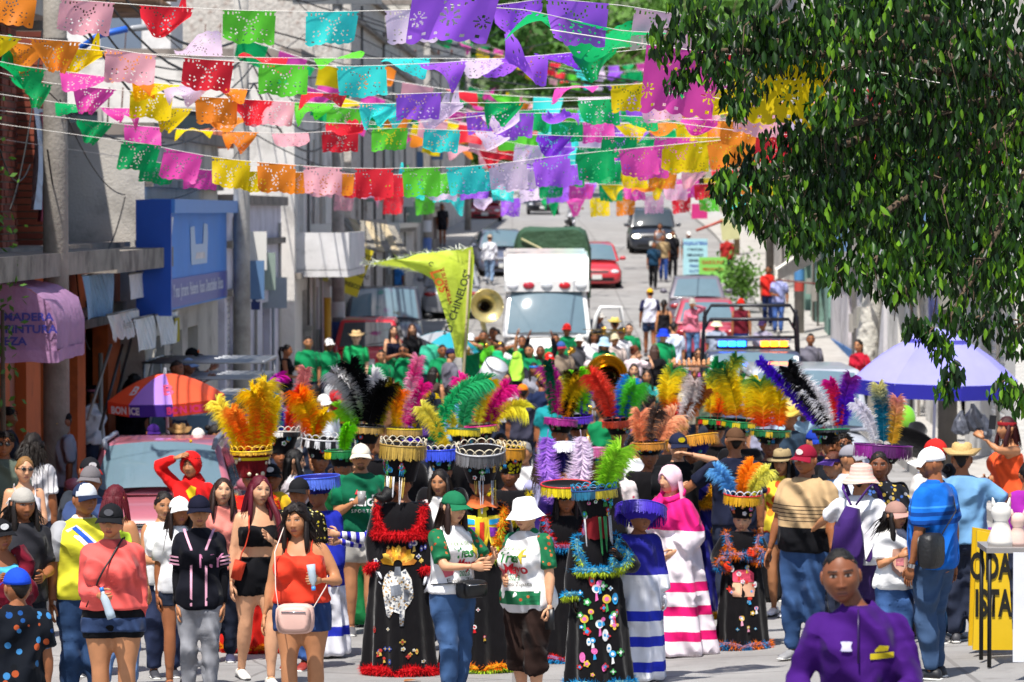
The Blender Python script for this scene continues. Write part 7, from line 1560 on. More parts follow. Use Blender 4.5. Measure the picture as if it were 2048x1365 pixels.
p = at(1985,845,41); m = MB(); m.box((0,0,0),(.075,.012,.15)); o = part('mobile_phone',m,plast('#14141a'),None,smooth=False); o.location = p; o.rotation_euler = (0,.1,.3); tag(o,'red cased phone held up by the woman in orange','phone')
ppl([
 (45,915,1.64,14,'blonde woman in white tank top and sunglasses on the left',dict(fem=True,hair='tied',hc='#8a6438',glasses=1,top=('tank','#dcdae0'),aR='chest',skin=1)),
 (70,872,1.72,165,'curly haired man in striped white shirt seen from behind',dict(hair='curly',top=('tee','#d8d6d8',{'pat': p_stripes('#7a7a82',.05,.2,0)}),skin=3)),
 (4,865,1.76,10,'man with sunglasses and grey green shirt at the left edge',dict(glasses=1,top=('tee','#5a6458'),skin=3)),
 (12,815,1.76,85,'dark haired man in profile at the far left edge',dict(top=('tee','#2a2c36'),skin=3)),
 (128,823,1.74,-75,'man in black and yellow cap with towel on his shoulder',dict(hat=cap('#17171a','#c9a84a','p','#c9a84a'),top=('tee','#8a8c98'),aL='belly',skin=4)),
 (183,772,1.66,75,'woman in pink headband and maroon apron under the awning',dict(fem=True,hat=('band','#b06a84'),hair='bun',top=('tee','#d6d4da'),aL='back',skin=3,fat=1.15)),
 (262,752,1.78,150,'large person in black shirt in the shadow of the shops',dict(hair='curly',top=('tee','#0e0e12'),skin=4,fat=1.35)),
 (172,917,1.70,10,'man in black and red cap beside the maroon wagon',dict(hat=cap('#1c1c20','#a02018','l','#e8e8e8'),top=('tee','#30343c'),skin=3)),
 (188,934,1.70,-8,'man in grey cap behind the yellow polo man',dict(hat=cap('#6f6a6c'),top=('tee','#3a4a72'),skin=3)),
 (232,972,1.60,160,'woman with dark red hair and lime strap top behind coral woman',dict(fem=True,fat=1.2,hair='wavy',hc='#5a0f1c',top=('tank','#b8d83a'),bot=('pants','#6a88b4'),skin=2)),
 (382,697,1.78,70,'man in black and orange cap taking a photo by the white wall',dict(hat=cap('#141416',None,'l','#e0641c'),top=('tee','#3a3a40'),aL='fwdup',skin=4,dz=.3)),
 (350,722,1.70,60,'short haired man beside the one taking a photo',dict(hair='buzz',top=('tee','#6a6a74'),skin=4,dz=.3)),
 (375,718,1.68,75,'man in pale blue cap next to the photo taker',dict(hat=cap('#8aa0c4'),top=('tee','#7a8094'),aL='fwdup',skin=4,dz=.3)),
 (300,850,1.45,20,'person in purple cap behind the maroon wagon',dict(hat=cap('#3a1c6a'),top=('tee','#5a5a62'),skin=3)),
 (332,868,1.40,-10,'dark haired boy wearing a white mask behind the wagon',dict(hair='short',top=('tee','#dcdcdc'),skin=2)),
 (362,852,1.45,10,'person in wide straw hat behind the wagon',dict(hat=('straw','#b88a50','#4a3420'),top=('tee','#5a4a7a'),skin=3)),
 (396,858,1.42,-15,'person in white cap beside the straw hat behind the wagon',dict(hat=cap('#e4dcd0'),top=('tee','#c06a6a'),skin=3)),
 (428,850,1.46,100,'woman with black hair bun in floral blouse behind the wagon',dict(fem=True,hair='bun',top=('tee','#d9a890',{'pat': p_floral(['#d06a6a','#e8d8c8'],30,.35)}),skin=2)),
 (530,655,1.62,60,'woman in black vest by the white gatepost',dict(fem=True,hair='wavy',top=('vest','#3a3a44'),skin=2,dz=.1)),
 (572,690,1.64,85,'woman with dark ponytail leaning forward near the pink wall',dict(fem=True,hair='pony',top=('vest','#141216'),aL='belly',skin=3)),
],LEFTG)
ppl([
 (612,674,1.74,6,'man in green football shirt looking down on the left',dict(top=('tee',GRN),aL='belly',skin=2)),
 (656,678,1.66,20,'person in white cap and green shirt beside the red car',dict(hat=cap('#e8e6e2'),top=('tee',GRN),skin=4)),
 (708,664,1.78,0,'man in straw cowboy hat and green shirt before the red car',dict(hat=('straw','#d2b07a','#a8875a'),top=('tee','#1c9a58'),skin=0)),
 (783,652,1.66,25,'woman in navy off shoulder dress by the red car',dict(fem=True,hair='wavy',hc='#20120e',top=('strapless','#15162a'),bot=('skirt','#15162a',1.0,.4),skin=1)),
 (826,648,1.68,0,'woman in low cut black dress by the dark pickup',dict(fem=True,hair='wavy',hc='#3a2016',top=('long','#101014'),bot=('skirt','#101014',1.0,.4),skin=1)),
 (808,690,1.68,-5,'trumpet player in green shirt in front of the dark pickup',dict(top=('tee',GRN),aL='face',aR='face',handL='grip',handR='grip',glasses=1,skin=3)),
 (862,664,1.72,-20,'man in mint green shirt left of the yellow flag',dict(top=('tee','#3aa888'),skin=3)),
 (900,698,1.68,120,'person in navy cap and grey shirt under the teal umbrella',dict(hat=cap('#26264a'),top=('tee','#6a6874'),skin=2)),
 (942,668,1.70,-20,'person in white cap and green shirt playing trumpet',dict(hat=cap('#e8e8e8'),top=('tee',GRN),aL='face',aR='face',skin=2)),
 (962,662,1.74,10,'man in lime shirt behind the trumpet player',dict(top=('tee','#5ac02a'),skin=3)),
 (984,655,1.74,-25,'trombone player in dark camouflage shirt',dict(hair='short',top=('tee','#3a3a28'),aL='face',aR='fwdup',skin=3)),
 (998,704,1.62,30,'person in green bucket hat in the band',dict(hat=('bucket','#1fae72'),hair='short',top=('tee','#2a2440'),skin=2)),
 (1030,706,1.60,170,'person with neon yellow cloth over the head',dict(hat=('scarf','#a8e84a'),hair='tied',top=('tee','#2a2a34'),skin=3)),
 (1058,690,1.70,-15,'man in green shirt pointing up beside the ambulance',dict(top=('tee',GRN),aL='up',skin=2)),
 (1078,692,1.68,0,'person in black raising red and yellow gloves',dict(top=('long','#16161c'),hair='buzz',aL='up',aR='up',skin=4)),
 (1100,706,1.60,15,'person in red cap with white badge in the middle of the band',dict(hat=cap('#d0221e',None,'l','#f0f0f0'),hair='long',top=('tee','#4a3a4a'),fem=True,skin=2)),
 (1132,648,1.78,0,'tall man in red cap and green shirt before the ambulance',dict(hat=cap('#d02a26'),top=('tee',GRN),aR='belly',skin=3)),
 (1126,684,1.70,10,'man in blue and red cap and sunglasses in the band',dict(hat=cap('#3a5a9a','#a02a3a'),top=('tee','#8a7a6a'),glasses=1,skin=3)),
 (1155,670,1.66,0,'person in white cap with blue face paint before the ambulance',dict(hat=cap('#e4dcd4'),top=('tee','#4a4a50'),skin=3)),
 (1186,662,1.74,15,'young man with white towel round his shoulders',dict(hair='curly',top=('long','#e4e2e8'),skin=3)),
 (1210,677,1.66,-10,'person in pale blue bucket hat with neon collar',dict(hat=('bucket','#a8c8dc'),hair='wavy',top=('tee','#1f8a5a'),skin=2)),
 (1227,668,1.70,10,'man in flowered cap beside the pale blue hat',dict(hat=cap('#c9c0a0'),top=('tee','#c9b8b0'),skin=2)),
 (1228,638,1.76,180,'person in bright straw hat near the ambulance mirror',dict(hat=('straw','#e0c86a','#b89a3a'),top=('tee','#4a4a40'),skin=3)),
 (1240,655,1.74,15,'man in black cap and white shirt right of the straw hat',dict(hat=cap('#26262c'),top=('tee','#dcdce0'),skin=2)),
 (1257,648,1.72,-10,'black haired boy in green shirt at the edge of the band',dict(top=('tee',GRN),skin=1)),
 (1267,692,1.64,150,'auburn haired woman in pale pink shirt raising her arms',dict(fem=True,hair='bun',hc='#6a3018',top=('tee','#e6d2d6'),aL='fwdup',aR='fwdup',skin=1)),
 (1312,690,1.64,178,'woman with long ombre hair in black blouse from behind',dict(fem=True,fat=1.2,hair='long',hc='#4a342c',top=('tee','#17161a'),skin=1)),
 (1326,660,1.74,20,'man in blue bucket cap and green shirt from behind',dict(hat=('bucket','#1f3fd0'),top=('tee','#138a52'),aR='belly',skin=1,fat=1.1)),
 (1346,645,1.74,175,'boy with short black hair and white blue shirt',dict(top=('tee','#c9d4ea'),skin=2)),
 (1264,728,1.62,5,'child with black fringe peering over the brass horn',dict(hair='wavy',top=('tee','#7a4a3a'),skin=1)),
 (1270,748,1.56,-30,'child with dark hair beside the brass horn bell',dict(hair='short',top=('tee','#3a3a40'),skin=2)),
 (1180,722,1.66,40,'person in white and grey cap left of the brass horn',dict(hat=cap('#d8c4c4'),top=('tee','#2a2a30'),skin=3)),
 (1068,726,1.60,10,'woman with bright blue headband in the band',dict(fem=True,hat=('band','#1f7ac8'),hair='wavy',top=('tee','#8a8a94'),skin=3)),
 (975,728,1.62,150,'dark haired man seen from behind beneath the flag',dict(top=('tee','#c02a6a'),skin=2)),
 (870,735,1.62,160,'dark haired woman behind the green plumes',dict(fem=True,hair='wavy',top=('vest','#4a3a34'),skin=2)),
 (1400,697,1.62,-10,'woman with loose brown hair beside the snack tray',dict(fem=True,hair='wavy',hc='#2a1a14',top=('strapless','#8a6a5a'),glasses='#50302a',skin=2)),
 (1545,722,1.66,170,'dark haired person in front of the police pickup window',dict(hair='short',top=('tee','#5a5a8a'),skin=2)),
 (1470,768,1.62,178,'person in navy cap seen from behind before the police pickup',dict(hat=cap('#2a2648'),top=('tee','#6a7090'),skin=2)),
 (1528,778,1.66,175,'black haired person standing before the minivan',dict(hair='wavy',top=('tee','#9a9ab0'),skin=2)),
 (1592,800,1.70,25,'man in pale straw hat raising an arm by the minivan',dict(hat=('straw','#d9c08a','#9a8050'),top=('tee','#9ab8cc'),aR='face',skin=3)),
 (1578,818,1.66,-20,'person in yellow straw hat beside the raised arm',dict(hat=('straw','#e0bc4a','#a8852a'),top=('tee','#2a3a4a'),skin=3)),
 (1342,838,1.62,175,'person in blue cap half hidden by the orange plume',dict(hat=cap('#2a4ac0'),top=('tee','#26304a'),skin=2)),
 (1440,805,1.60,175,'dark haired snack vendor seen from behind',dict(hair='short',top=('tee','#2f3440'),skin=3)),
 (650,790,1.66,30,'man in white cap and pale shirt among the plumes on the left',dict(hat=cap('#e6e4e0'),hair='buzz',top=('tee','#d9dde4'),skin=2)),
 (668,738,1.66,120,'person in black cap and pale shirt behind the white plume',dict(hat=cap('#2c2c30'),top=('tee','#c9ccd0'),skin=2)),
 (460,815,1.62,10,'dark haired woman behind the yellow plumed hat',dict(fem=True,hair='wavy',top=('tee','#7a4a8a'),skin=2)),
 (560,778,1.62,20,'person in grey shirt behind the black lettered hat',dict(top=('tee','#7a7a84'),skin=2)),
 (625,770,1.60,170,'person in maroon shirt beside the orange plume',dict(hair='wavy',fem=True,top=('tee','#7a2030'),skin=2)),
 (838,765,1.62,10,'person in violet shirt between the pink and green plumes',dict(hair='short',top=('tee','#5a3a8a'),skin=3)),
 (902,772,1.60,160,'person in sky blue shirt right of the long green plume',dict(hair='short',top=('tee','#6aa0d0'),skin=2)),
 (945,786,1.60,20,'woman in olive blouse below the snare drum',dict(fem=True,hair='wavy',top=('tee','#6a6a3a'),skin=2)),
 (1042,770,1.62,190,'person in orange cap in the thick of the crowd',dict(hat=cap('#e07a1c'),top=('tee','#3a3a4a'),skin=3)),
 (1100,778,1.60,15,'person in teal shirt behind the magenta plumes',dict(hair='short',top=('tee','#1f8a90'),skin=3)),
 (1205,806,1.60,185,'person in green shirt below the golden horn',dict(hair='short',top=('tee',GRN),skin=3)),
 (1300,790,1.60,170,'person in royal blue shirt beneath the arching plume',dict(hair='short',top=('tee','#1f3ab0'),skin=2)),
 (1370,745,1.64,175,'person in cream shirt left of the snack rack',dict(hair='short',top=('tee','#d8cbb0'),skin=3)),
 (778,790,1.62,175,'person in brown shirt behind the ruffled pink plume',dict(hair='short',top=('tee','#6a4a34'),skin=3)),
 (1620,800,1.62,175,'person in burgundy shirt in front of the minivan',dict(hair='wavy',fem=True,top=('tee','#6a1a30'),skin=2)),
 (480,800,1.60,170,'person in tan shirt left of the purple plume',dict(hair='short',top=('tee','#a8835a'),skin=3)),
 (690,745,1.62,10,'person in red shirt between the white and orange plumes',dict(hair='short',top=('tee','#b0242a'),skin=3)),
 (752,752,1.60,170,'person in pale yellow shirt behind the white plumes',dict(hair='short',top=('tee','#d8cf8a'),skin=2)),
 (1012,745,1.60,15,'woman in white blouse right of the snare drum',dict(fem=True,hair='wavy',top=('tee','#e6e2e4'),skin=2)),
 (1085,752,1.62,180,'person in navy shirt left of the golden horn',dict(hair='short',top=('tee','#1f2a4a'),skin=3)),
 (1145,745,1.62,0,'person in green shirt holding drumsticks',dict(hair='short',top=('tee',GRN),aL='belly',aR='belly',skin=3)),
 (1160,765,1.58,170,'person in grey shirt below the white grey cap',dict(hair='short',top=('tee','#8a8a8e'),skin=2)),
 (1290,740,1.62,10,'woman in turquoise blouse right of the golden horn',dict(fem=True,hair='wavy',top=('tee','#2aa8a8'),skin=2)),
 (1340,770,1.60,180,'person in black shirt before the snack rack',dict(hair='short',top=('tee','#141418'),skin=3)),
 (1420,745,1.62,175,'person in white cap right of the snack rack',dict(hat=cap('#e6e4e2'),top=('tee','#5a6a5a'),skin=3)),
 (1500,745,1.62,0,'man in dark glasses before the police pickup',dict(glasses=1,hair='short',top=('tee','#3a4a6a'),skin=3)),
 (1005,690,1.68,5,'drummer in green shirt left of the ambulance bonnet',dict(hair='short',top=('tee',GRN),aL='belly',aR='belly',skin=3)),
 (1040,672,1.70,-5,'clarinet player in green shirt before the ambulance',dict(hair='short',top=('tee',GRN),aL='face',aR='chest',skin=3)),
 (1112,668,1.70,5,'bearded man in green shirt before the ambulance',dict(beard='full',top=('tee',GRN),skin=3)),
 (880,690,1.68,10,'man in green shirt left of the teal umbrella',dict(hair='short',top=('tee',GRN),skin=3)),
 (760,700,1.66,10,'man in green shirt below the woman in navy',dict(hair='short',top=('tee',GRN),skin=2)),
],BAND)
ppl([
 (1300,578,1.74,185,'man in yellow cap and white navy baseball shirt walking away',dict(hat=cap('#e0b02a'),top=('tee','#d4d6e4',{'slc': '#26284a'}),bot=('shorts','#3a4a6a'),walk=.8,skin=3)),
 (1328,600,1.66,182,'woman with black ponytail and cream backpack walking away',dict(fem=True,hair='pony',top=('tank','#1c1a1e'),bot=('pants','#4f6a94'),skin=2,aL='down')),
 (1386,598,1.66,10,'woman in pink jacket and jeans walking between the parked cars',dict(fem=True,hat=cap('#a8a49c'),hair='tied',top=('long','#d8788e'),bot=('skinny','#5f82b0'),aR='face',skin=2,walk=.5)),
 (1482,598,1.72,-10,'person in red cap and maroon shirt beside the maroon car',dict(hat=cap('#d0281c'),top=('vest','#6a1c2a'),bot=('pants','#1f5ab8'),skin=3)),
 (1526,640,1.66,-30,'person in purple cap behind the roll bar',dict(hat=cap('#3a2a50'),top=('tee','#9a94a8'),skin=3)),
 (1432,640,1.60,170,'person in cream hat bending by the maroon car',dict(hat=('bucket','#e2dcb8'),top=('tee','#9aa4b8'),skin=3)),
 (1318,447,1.66,0,'woman in white top carrying a bundle far up the street',dict(fem=True,hair='bun',top=('tank','#e6e4e4'),bot=('pants','#20202a'),aL='belly',aR='belly',skin=3,walk=.4)),
 (1327,470,1.66,2,'person in tan vest and blue trousers walking down the street',dict(hair='short',top=('tee','#a8906a'),bot=('pants','#2f4a8a'),skin=3,walk=.6)),
 (1306,484,1.62,-4,'person in dark blue shirt and black trousers walking down',dict(hair='short',top=('tee','#1c3a52'),bot=('pants','#16161a'),skin=3,walk=.6)),
 (1345,462,1.70,5,'person in black walking beside the tan vest',dict(hair='short',top=('tee','#16161c'),bot=('pants','#16161c'),skin=3,walk=.6)),
 (979,470,1.74,180,'man in white shirt and pale jeans walking up the street',dict(hat=cap('#b8a088'),top=('long','#dedee6'),bot=('pants','#8aa4c4'),skin=3,walk=.7)),
 (1375,464,1.72,20,'person standing behind the blue price board',dict(hat=cap('#d8d4d0'),top=('tee','#6a4a3a'),skin=3)),
 (792,515,1.72,180,'man in bright blue shirt and dark hat near the food stall',dict(hat=('fedora','#20202a','#20202a'),top=('tee','#3f86c8'),skin=3,fat=1.15)),
 (745,490,1.66,160,'person in purple shirt under the striped awning',dict(hair='short',top=('tee','#6a4a8a'),skin=3)),
 (885,408,1.70,0,'person in dark trousers standing on the far left pavement',dict(hair='short',top=('tee','#2a2a30'),bot=('shorts','#20242c'),skin=3,dz=.15)),
 (1142,432,1.70,60,'helmeted traffic officer in white and black on the motorcycle',dict(hair='buzz',hat=('cap','#14161c'),top=('long','#d8dae0'),bot=('pants','#16161c'),aL='fwd',aR='fwd',skin=3,dz=.12,d=163.2)),
 (1198,572,1.74,60,'paramedic in cap beside the open ambulance door',dict(hat=cap('#c9c4bc'),top=('tee','#4a4a58'),skin=3,aR='belly',d=86)),
],'people scattered along the upper street')
ppl([
 (1621,668,1.70,5,'man in grey shirt standing by the right kerb',dict(hair='short',top=('tee','#6a6874'),skin=3)),
 (1722,680,1.7,-30,'woman in red shirt with white badge on the right',dict(fem=True,hair='pony',top=('tee','#b01c32'),skin=2)),
 (1815,604,1.72,-70,'man in pale striped shirt on the right pavement by the tree',dict(hair='curly',top=('tee','#8d86a8',{'pat': p_stripes('#6a6490',.04,.4,0)}),skin=4,aR='belly',dz=.14)),
 (1536,532,1.72,-20,'person in red shirt by the green shopfront',dict(hair='short',top=('tee','#c82a22'),bot=('pants','#1c2a52'),skin=3,dz=.14)),
 (1556,545,1.68,-10,'person in pale blue shirt and jeans by the green shopfront',dict(hair='short',top=('tee','#9aa0d0'),bot=('pants','#4a68a8'),skin=3,dz=.14,aL='belly')),
 (1455,470,1.68,170,'person in blue cap near the hanging shop signs',dict(hat=cap('#2a86d0'),top=('tee','#a02a28'),skin=3,dz=.14)),
],RIGHTG)
# ------------------------------------------------------------------ plumed dancers in the middle rows
def pl_(x,L,cols,tilt=8,bend=.6,W=.12,y=0): return (x,y,L,W,cols,abs(tilt),0 if tilt >= 0 else 180,bend)
YL,OR,RD,GN,LM,PK,MG,PU,BL,TL,BK,WH = '#f4d81c','#ff8418','#e8301c','#0f8a48','#86e01e','#f02aa0','#c81090','#5a1ec8','#2a3ad8','#4fa8b8','#121214','#f0eeee'
HS = dict(nmed=4,med=MEDC)
chin(510,932,1.62,'dancer with maroon and yellow chequered hat and yellow plumes',cloth('#c02018'),['#f0a018','#d8281c'],dict(HS,bm=cloth('#6a1016',p_bands([(1.675,1.70,'#d8c020')],'#6a1016')),rim_cols=('#f0c81c','#e0a81c'),fr_L=.03,R0=.12,R1=.18,H=.24,seed=31,beads='#e8b81c',nmed=6,med=('#d8c8a8','#e0d4b0','#c9b890'),
     feathers=[pl_(-.10,.50,[YL,YL,'#f8e860'],-16,.3,.10),pl_(-.04,.48,[OR,OR,'#ffb040'],-6,.5,.09),pl_(.03,.58,[YL,YL,'#f8e040'],3,.25,.12),pl_(.08,.56,[OR,'#ff9420',YL],8,-.5,.13),pl_(.11,.54,[YL,YL],10,-.2,.09)]),skin=3)
chin(570,888,1.66,'dancer with black lettered hat and red and blue plumes',None,None,dict(HS,rim_cols=('#c9c4bc','#2a2a2c','#d8d4cc','#1a1a1c'),fr_L=.05,R1=.17,H=.22,seed=32,beads='#d8d0c4',feathers=[pl_(-.09,.66,[PU,'#9a2ad0',MG],-10,-.9,.06),pl_(-.04,.58,[TL,'#6ac0c8',TL],-6,.3,.11),pl_(.0,.42,[BL,'#6a4ad0'],-2,.2,.06),pl_(.04,.52,[RD,'#f04a28'],4,.2,.09),pl_(.08,.58,['#c06a6a','#d88a8a'],6,-.4,.08)]),skin=3)
chin(632,898,1.62,'dancer with silver and black slatted fringe and an orange plume',None,None,dict(HS,rim_cols=('#e0e0e2','#1a1a1c')*12,fr_L=.08,R1=.20,H=.20,seed=33,beads='#c9c9c9',feathers=[pl_(-.05,.52,[OR,'#ff7a10',YL,'#ff6a10'],-8,.4,.16),pl_(-.08,.30,[YL,YL],3,.3,.09)]),skin=3,yaw=10)
chin(692,912,1.60,'dancer with green and yellow hat behind the green jersey man',cloth('#1a6a3a'),None,dict(HS,rim_cols=('#0f7a3a','#e0c81c','#0f7a3a'),fr_L=.07,R1=.17,H=.15,seed=34,beads=None,scal=False,feathers=[pl_(.02,.3,[LM,LM],4,.3,.07)]),skin=3)
chin(735,868,1.68,'dancer with massive black and white plumes tipped with lime',None,None,dict(HS,rim_cols=('#2a2a2c','#b8934a'),R1=.18,H=.18,seed=35,beads=None,scal=False,feathers=[pl_(-.07,.62,[LM,'#d8d8d8',WH],-8,.35,.13),pl_(-.02,.60,[BK,'#1a1c20',BK],-3,.2,.15),pl_(.06,.62,[BK,'#2a2a2e',WH,WH],6,-.7,.15),pl_(.09,.5,['#c9d41c',YL,BK],12,.2,.10),pl_(-.10,.34,[LM,'#a8e83a'],-26,.6,.12),pl_(.02,.5,[BK,BK],2,.3,.15,-.06)]),skin=3)
chin(802,872,1.66,'dancer with pink and white ruffled plume behind the gold fringed hat',None,None,dict(HS,rim_cols=('#e0c81c','#b8934a'),R1=.18,H=.17,seed=36,beads=None,scal=False,feathers=[pl_(.0,.70,[PK,'#f48ab8',WH,PK,'#f8b0cc'],1,.25,.09),pl_(.05,.52,[MG,PK],8,.2,.11),pl_(.09,.44,['#3a4250','#4a5260'],16,.4,.09),pl_(-.06,.50,[YL,OR],-5,-.3,.08),pl_(.11,.4,[YL,YL],22,.2,.10)]),skin=3)
chin(881,920,1.60,'dancer with royal blue fringed hat and long green plume',None,None,dict(HS,rim_cols=('#2440d8','#3a55e0'),fr_L=.10,R1=.17,H=.20,seed=37,beads='#e0d8c4',feathers=[pl_(-.09,.86,[GN,'#1fae68','#3ac07a'],14,.75,.10),pl_(.05,.50,[YL,'#f0e86a'],-20,.3,.09),pl_(-.10,.40,['#4a1ec0',PU],-40,1.6,.06)]),skin=3)
chin(925,868,1.66,'dancer with green and yellow plumes behind the open crown',None,None,dict(HS,R1=.17,H=.15,seed=38,rim_cols=('#1f6a4a','#e0c81c'),beads=None,scal=False,feathers=[pl_(.0,.50,['#3ab87a','#2a9a60','#58c890'],2,.3,.13),pl_(-.06,.45,['#e8e04a',YL],-24,.4,.10)]),skin=3)
chin(970,862,1.66,'dancer with pink and yellow plumes behind the open crown',None,None,dict(HS,R1=.17,H=.15,seed=39,rim_cols=('#d8308a','#e0c81c'),beads=None,scal=False,feathers=[pl_(-.03,.52,[PK,'#f45ab8',PK],-3,.35,.13),pl_(.04,.56,[OR,'#ff9a3a'],3,.3,.10),pl_(-.02,.60,['#f0ec4a',YL],0,.4,.09,-.08),pl_(.09,.45,[YL,'#f0ec4a'],35,.9,.12),pl_(.10,.50,[MG,PK],12,.5,.12)]),skin=3)
chin(1012,925,1.58,'short dancer with gold fringed yellow patterned hat',None,['#e0c81c'],dict(HS,bm=cloth('#1a1410',p_floral(['#d8c81c','#1a1410','#b8a818'],30,.5)),rim_cols=('#d89a1c','#c8881c'),fr_L=.10,R0=.10,R1=.13,H=.24,seed=40,beads='#e0c890'),skin=4)
chin(1125,930,1.60,'dancer with white fringed hat and hanging lilac plumes',cloth('#2a1a5a'),None,dict(HS,bm=cloth('#1c1850'),rim_cols=('#d8d8e8','#c8cae0','#e6e6f0'),fr_L=.10,R0=.12,R1=.25,H=.24,seed=41,nmed=0,beads=None,scal=False,tilt=(-24,0),feathers=()),skin=3,extra=lambda B: [feather(B.E,(x,-.28,1.93),.52,.12,c,168,az,.25,seed=900+i) for i,(x,c,az) in enumerate(((-.16,['#b070e0','#c08aea','#b888e0'],180),(.12,['#e6d2e8','#ecdcec','#e0c8e0'],0)))])
chin(1132,975,1.48,'young dancer with long black braids and red yellow fringed hat',None,['#d8201c','#2a9ad8'],dict(HS,rim_cols=('#d81e1c','#d81e1c','#e6d01c','#e6d01c'),fr_L=.09,R1=.22,H=.13,seed=42,beads=None,scal=False,nmed=3),skin=3,hair='long')
chin(1195,905,1.62,'dancer with wide pink fringed hat',None,None,dict(HS,bm=cloth('#6a1a4a'),rim_cols=('#d86aa0','#c85a90'),fr_L=.09,R1=.22,H=.14,seed=43,beads=None,scal=False),skin=3)
chin(1112,848,1.66,'dancer with magenta, green and black yellow plumes',None,None,dict(HS,rim_cols=('#a82a8a',),R1=.18,H=.15,seed=44,beads=None,scal=False,feathers=[pl_(-.10,.60,[GN,'#0f6a4a','#0a4a3a'],-3,.1,.07),pl_(-.04,.54,[MG,'#a8188a'],-2,.3,.12),pl_(.02,.50,[OR,YL,'#c8a01c'],0,.3,.11),pl_(.06,.55,['#3a2a10','#1c1810','#c9b81c',BK],2,-.3,.14)]),skin=3)
chin(1162,842,1.66,'dancer with lime and yellow plumes left of the coral one',None,None,dict(HS,rim_cols=('#5a2ac0',),R1=.17,H=.15,seed=45,beads=None,scal=False,feathers=[pl_(-.04,.62,[YL,'#f8e020',YL],-7,.25,.10),pl_(.03,.58,[LM,'#96e83a',LM],1,-.35,.13),pl_(.07,.35,[PU,BL],4,.2,.07)]),skin=3)
chin(1238,850,1.66,'dancer with coral, blue and green plumes before the brass horn',None,None,dict(HS,rim_cols=('#e04a2a',),R1=.17,H=.15,seed=46,beads=None,scal=False,feathers=[pl_(-.06,.50,[RD,'#f2604a','#f04a3a'],-4,.35,.12),pl_(.02,.42,[BL,'#2a6ae0','#1f9ae0'],5,.3,.14),pl_(.08,.44,['#5ad03a','#6ae04a','#7ae860'],12,.3,.15)]),skin=3)
chin(1338,858,1.64,'dancer with tinsel fringe and arching yellow, red and green plume',None,None,dict(HS,rim_cols=('#e0a018','#d8281c','#e0a018'),fr_L=.10,R1=.18,H=.20,seed=47,beads='#2a2a3a',feathers=[pl_(.05,.62,[RD,'#e8381c',YL,YL,GN],-22,-.9,.14),pl_(.09,.55,['#f0e0dc',WH,'#d8c8c4'],20,-.3,.11),pl_(.12,.45,['#a8602a','#8a4a20'],26,.2,.10)]),skin=3)
chin(1292,890,1.62,'dancer with peach and brown feather fan',None,None,dict(HS,rim_cols=('#c9842a',),R1=.16,H=.12,seed=48,beads=None,scal=False,feathers=[pl_(-.05,.34,['#f09a60','#f4b088'],-14,-.3,.13),pl_(.02,.32,['#5a4a44','#8a7a74','#4a3a34'],2,.3,.12),pl_(.08,.34,['#f4a878','#f0b890'],14,.4,.13)]),skin=3)
chin(1382,890,1.64,'dancer with gold fringed blue sombrero hat',cloth('#1c1c6a'),['#e0a018'],dict(HS,bm=cloth('#20206a'),rim_cols=('#e0a018','#d89018'),fr_L=.10,R0=.12,R1=.25,H=.17,seed=49,beads=None,scal=False,nmed=3,tilt=(-10,-12)),skin=3)
chin(1430,842,1.66,'left dancer of the green yellow red plumed trio',None,None,dict(HS,rim_cols=('#0f7a3a','#d8281c','#e0c81c')*6,fr_L=.06,R1=.22,H=.12,seed=50,beads=None,scal=False,feathers=[pl_(-.07,.62,[RD,YL,YL,GN,'#0a8a4a'],-8,-.5,.11),pl_(.0,.66,[RD,OR,YL,GN],1,.4,.12),pl_(.08,.56,[RD,YL,GN],8,.4,.12)]),skin=3)
chin(1480,846,1.66,'middle dancer of the green yellow red plumed trio',None,None,dict(HS,rim_cols=('#0f7a3a','#e0c81c')*8,fr_L=.06,R1=.21,H=.12,seed=51,beads=None,scal=False,feathers=[pl_(-.05,.54,[RD,YL,YL,'#0c6a3c'],-5,.3,.14),pl_(.05,.52,[OR,YL,YL],4,.2,.10),pl_(.10,.52,[RD,YL,GN,'#0c7a44'],12,.4,.14)]),skin=3)
chin(1545,868,1.64,'right dancer of the green yellow red plumed trio with tinsel hat',None,None,dict(HS,rim_cols=('#0f6a3a','#c9a81c','#2a5a2a')*6,fr_L=.06,R1=.20,H=.13,seed=52,beads=None,scal=False,feathers=[pl_(-.07,.56,[RD,'#f05a20',YL,YL,GN],-5,.2,.16),pl_(.07,.60,[RD,OR,YL,YL,GN],6,-.4,.13)]),skin=4)
chin(1668,868,1.68,'dancer with black, white and violet plumes leaning left',None,None,dict(HS,rim_cols=('#1f7a4a','#1a1a1c'),fr_L=.03,R1=.17,H=.14,seed=53,beads=None,scal=False,feathers=[pl_(-.08,.78,[PU,'#3a0fa8','#4a18c8'],-28,.15,.06),pl_(-.02,.72,[BK,'#1c1a20',BK],-22,.2,.11),pl_(.04,.62,[WH,'#e8e6ea',WH],-18,.3,.12),pl_(.06,.50,[RD,'#e0321c',MG],4,-.3,.08),pl_(.10,.52,['#3a1ec8',PU,'#8a2a8a'],10,.2,.11)]),skin=3)
chin(1765,905,1.62,'dancer with purple fringed flat hat and teal and gold plumes',None,None,dict(HS,rim_cols=('#6a1470','#8a1c86','#5a1060'),fr_L=.11,R0=.11,R1=.25,H=.16,seed=54,beads='#e0a898',scal=False,nmed=4,feathers=[pl_(-.06,.40,[WH,'#e8e4f0'],-8,.3,.07),pl_(.0,.60,['#146a88','#1f8aa8','#146080','#f0e8a0'],3,-.15,.10),pl_(.07,.52,['#e0b02a','#e8c04a','#e8a0a0'],6,-.2,.10)]),skin=4)
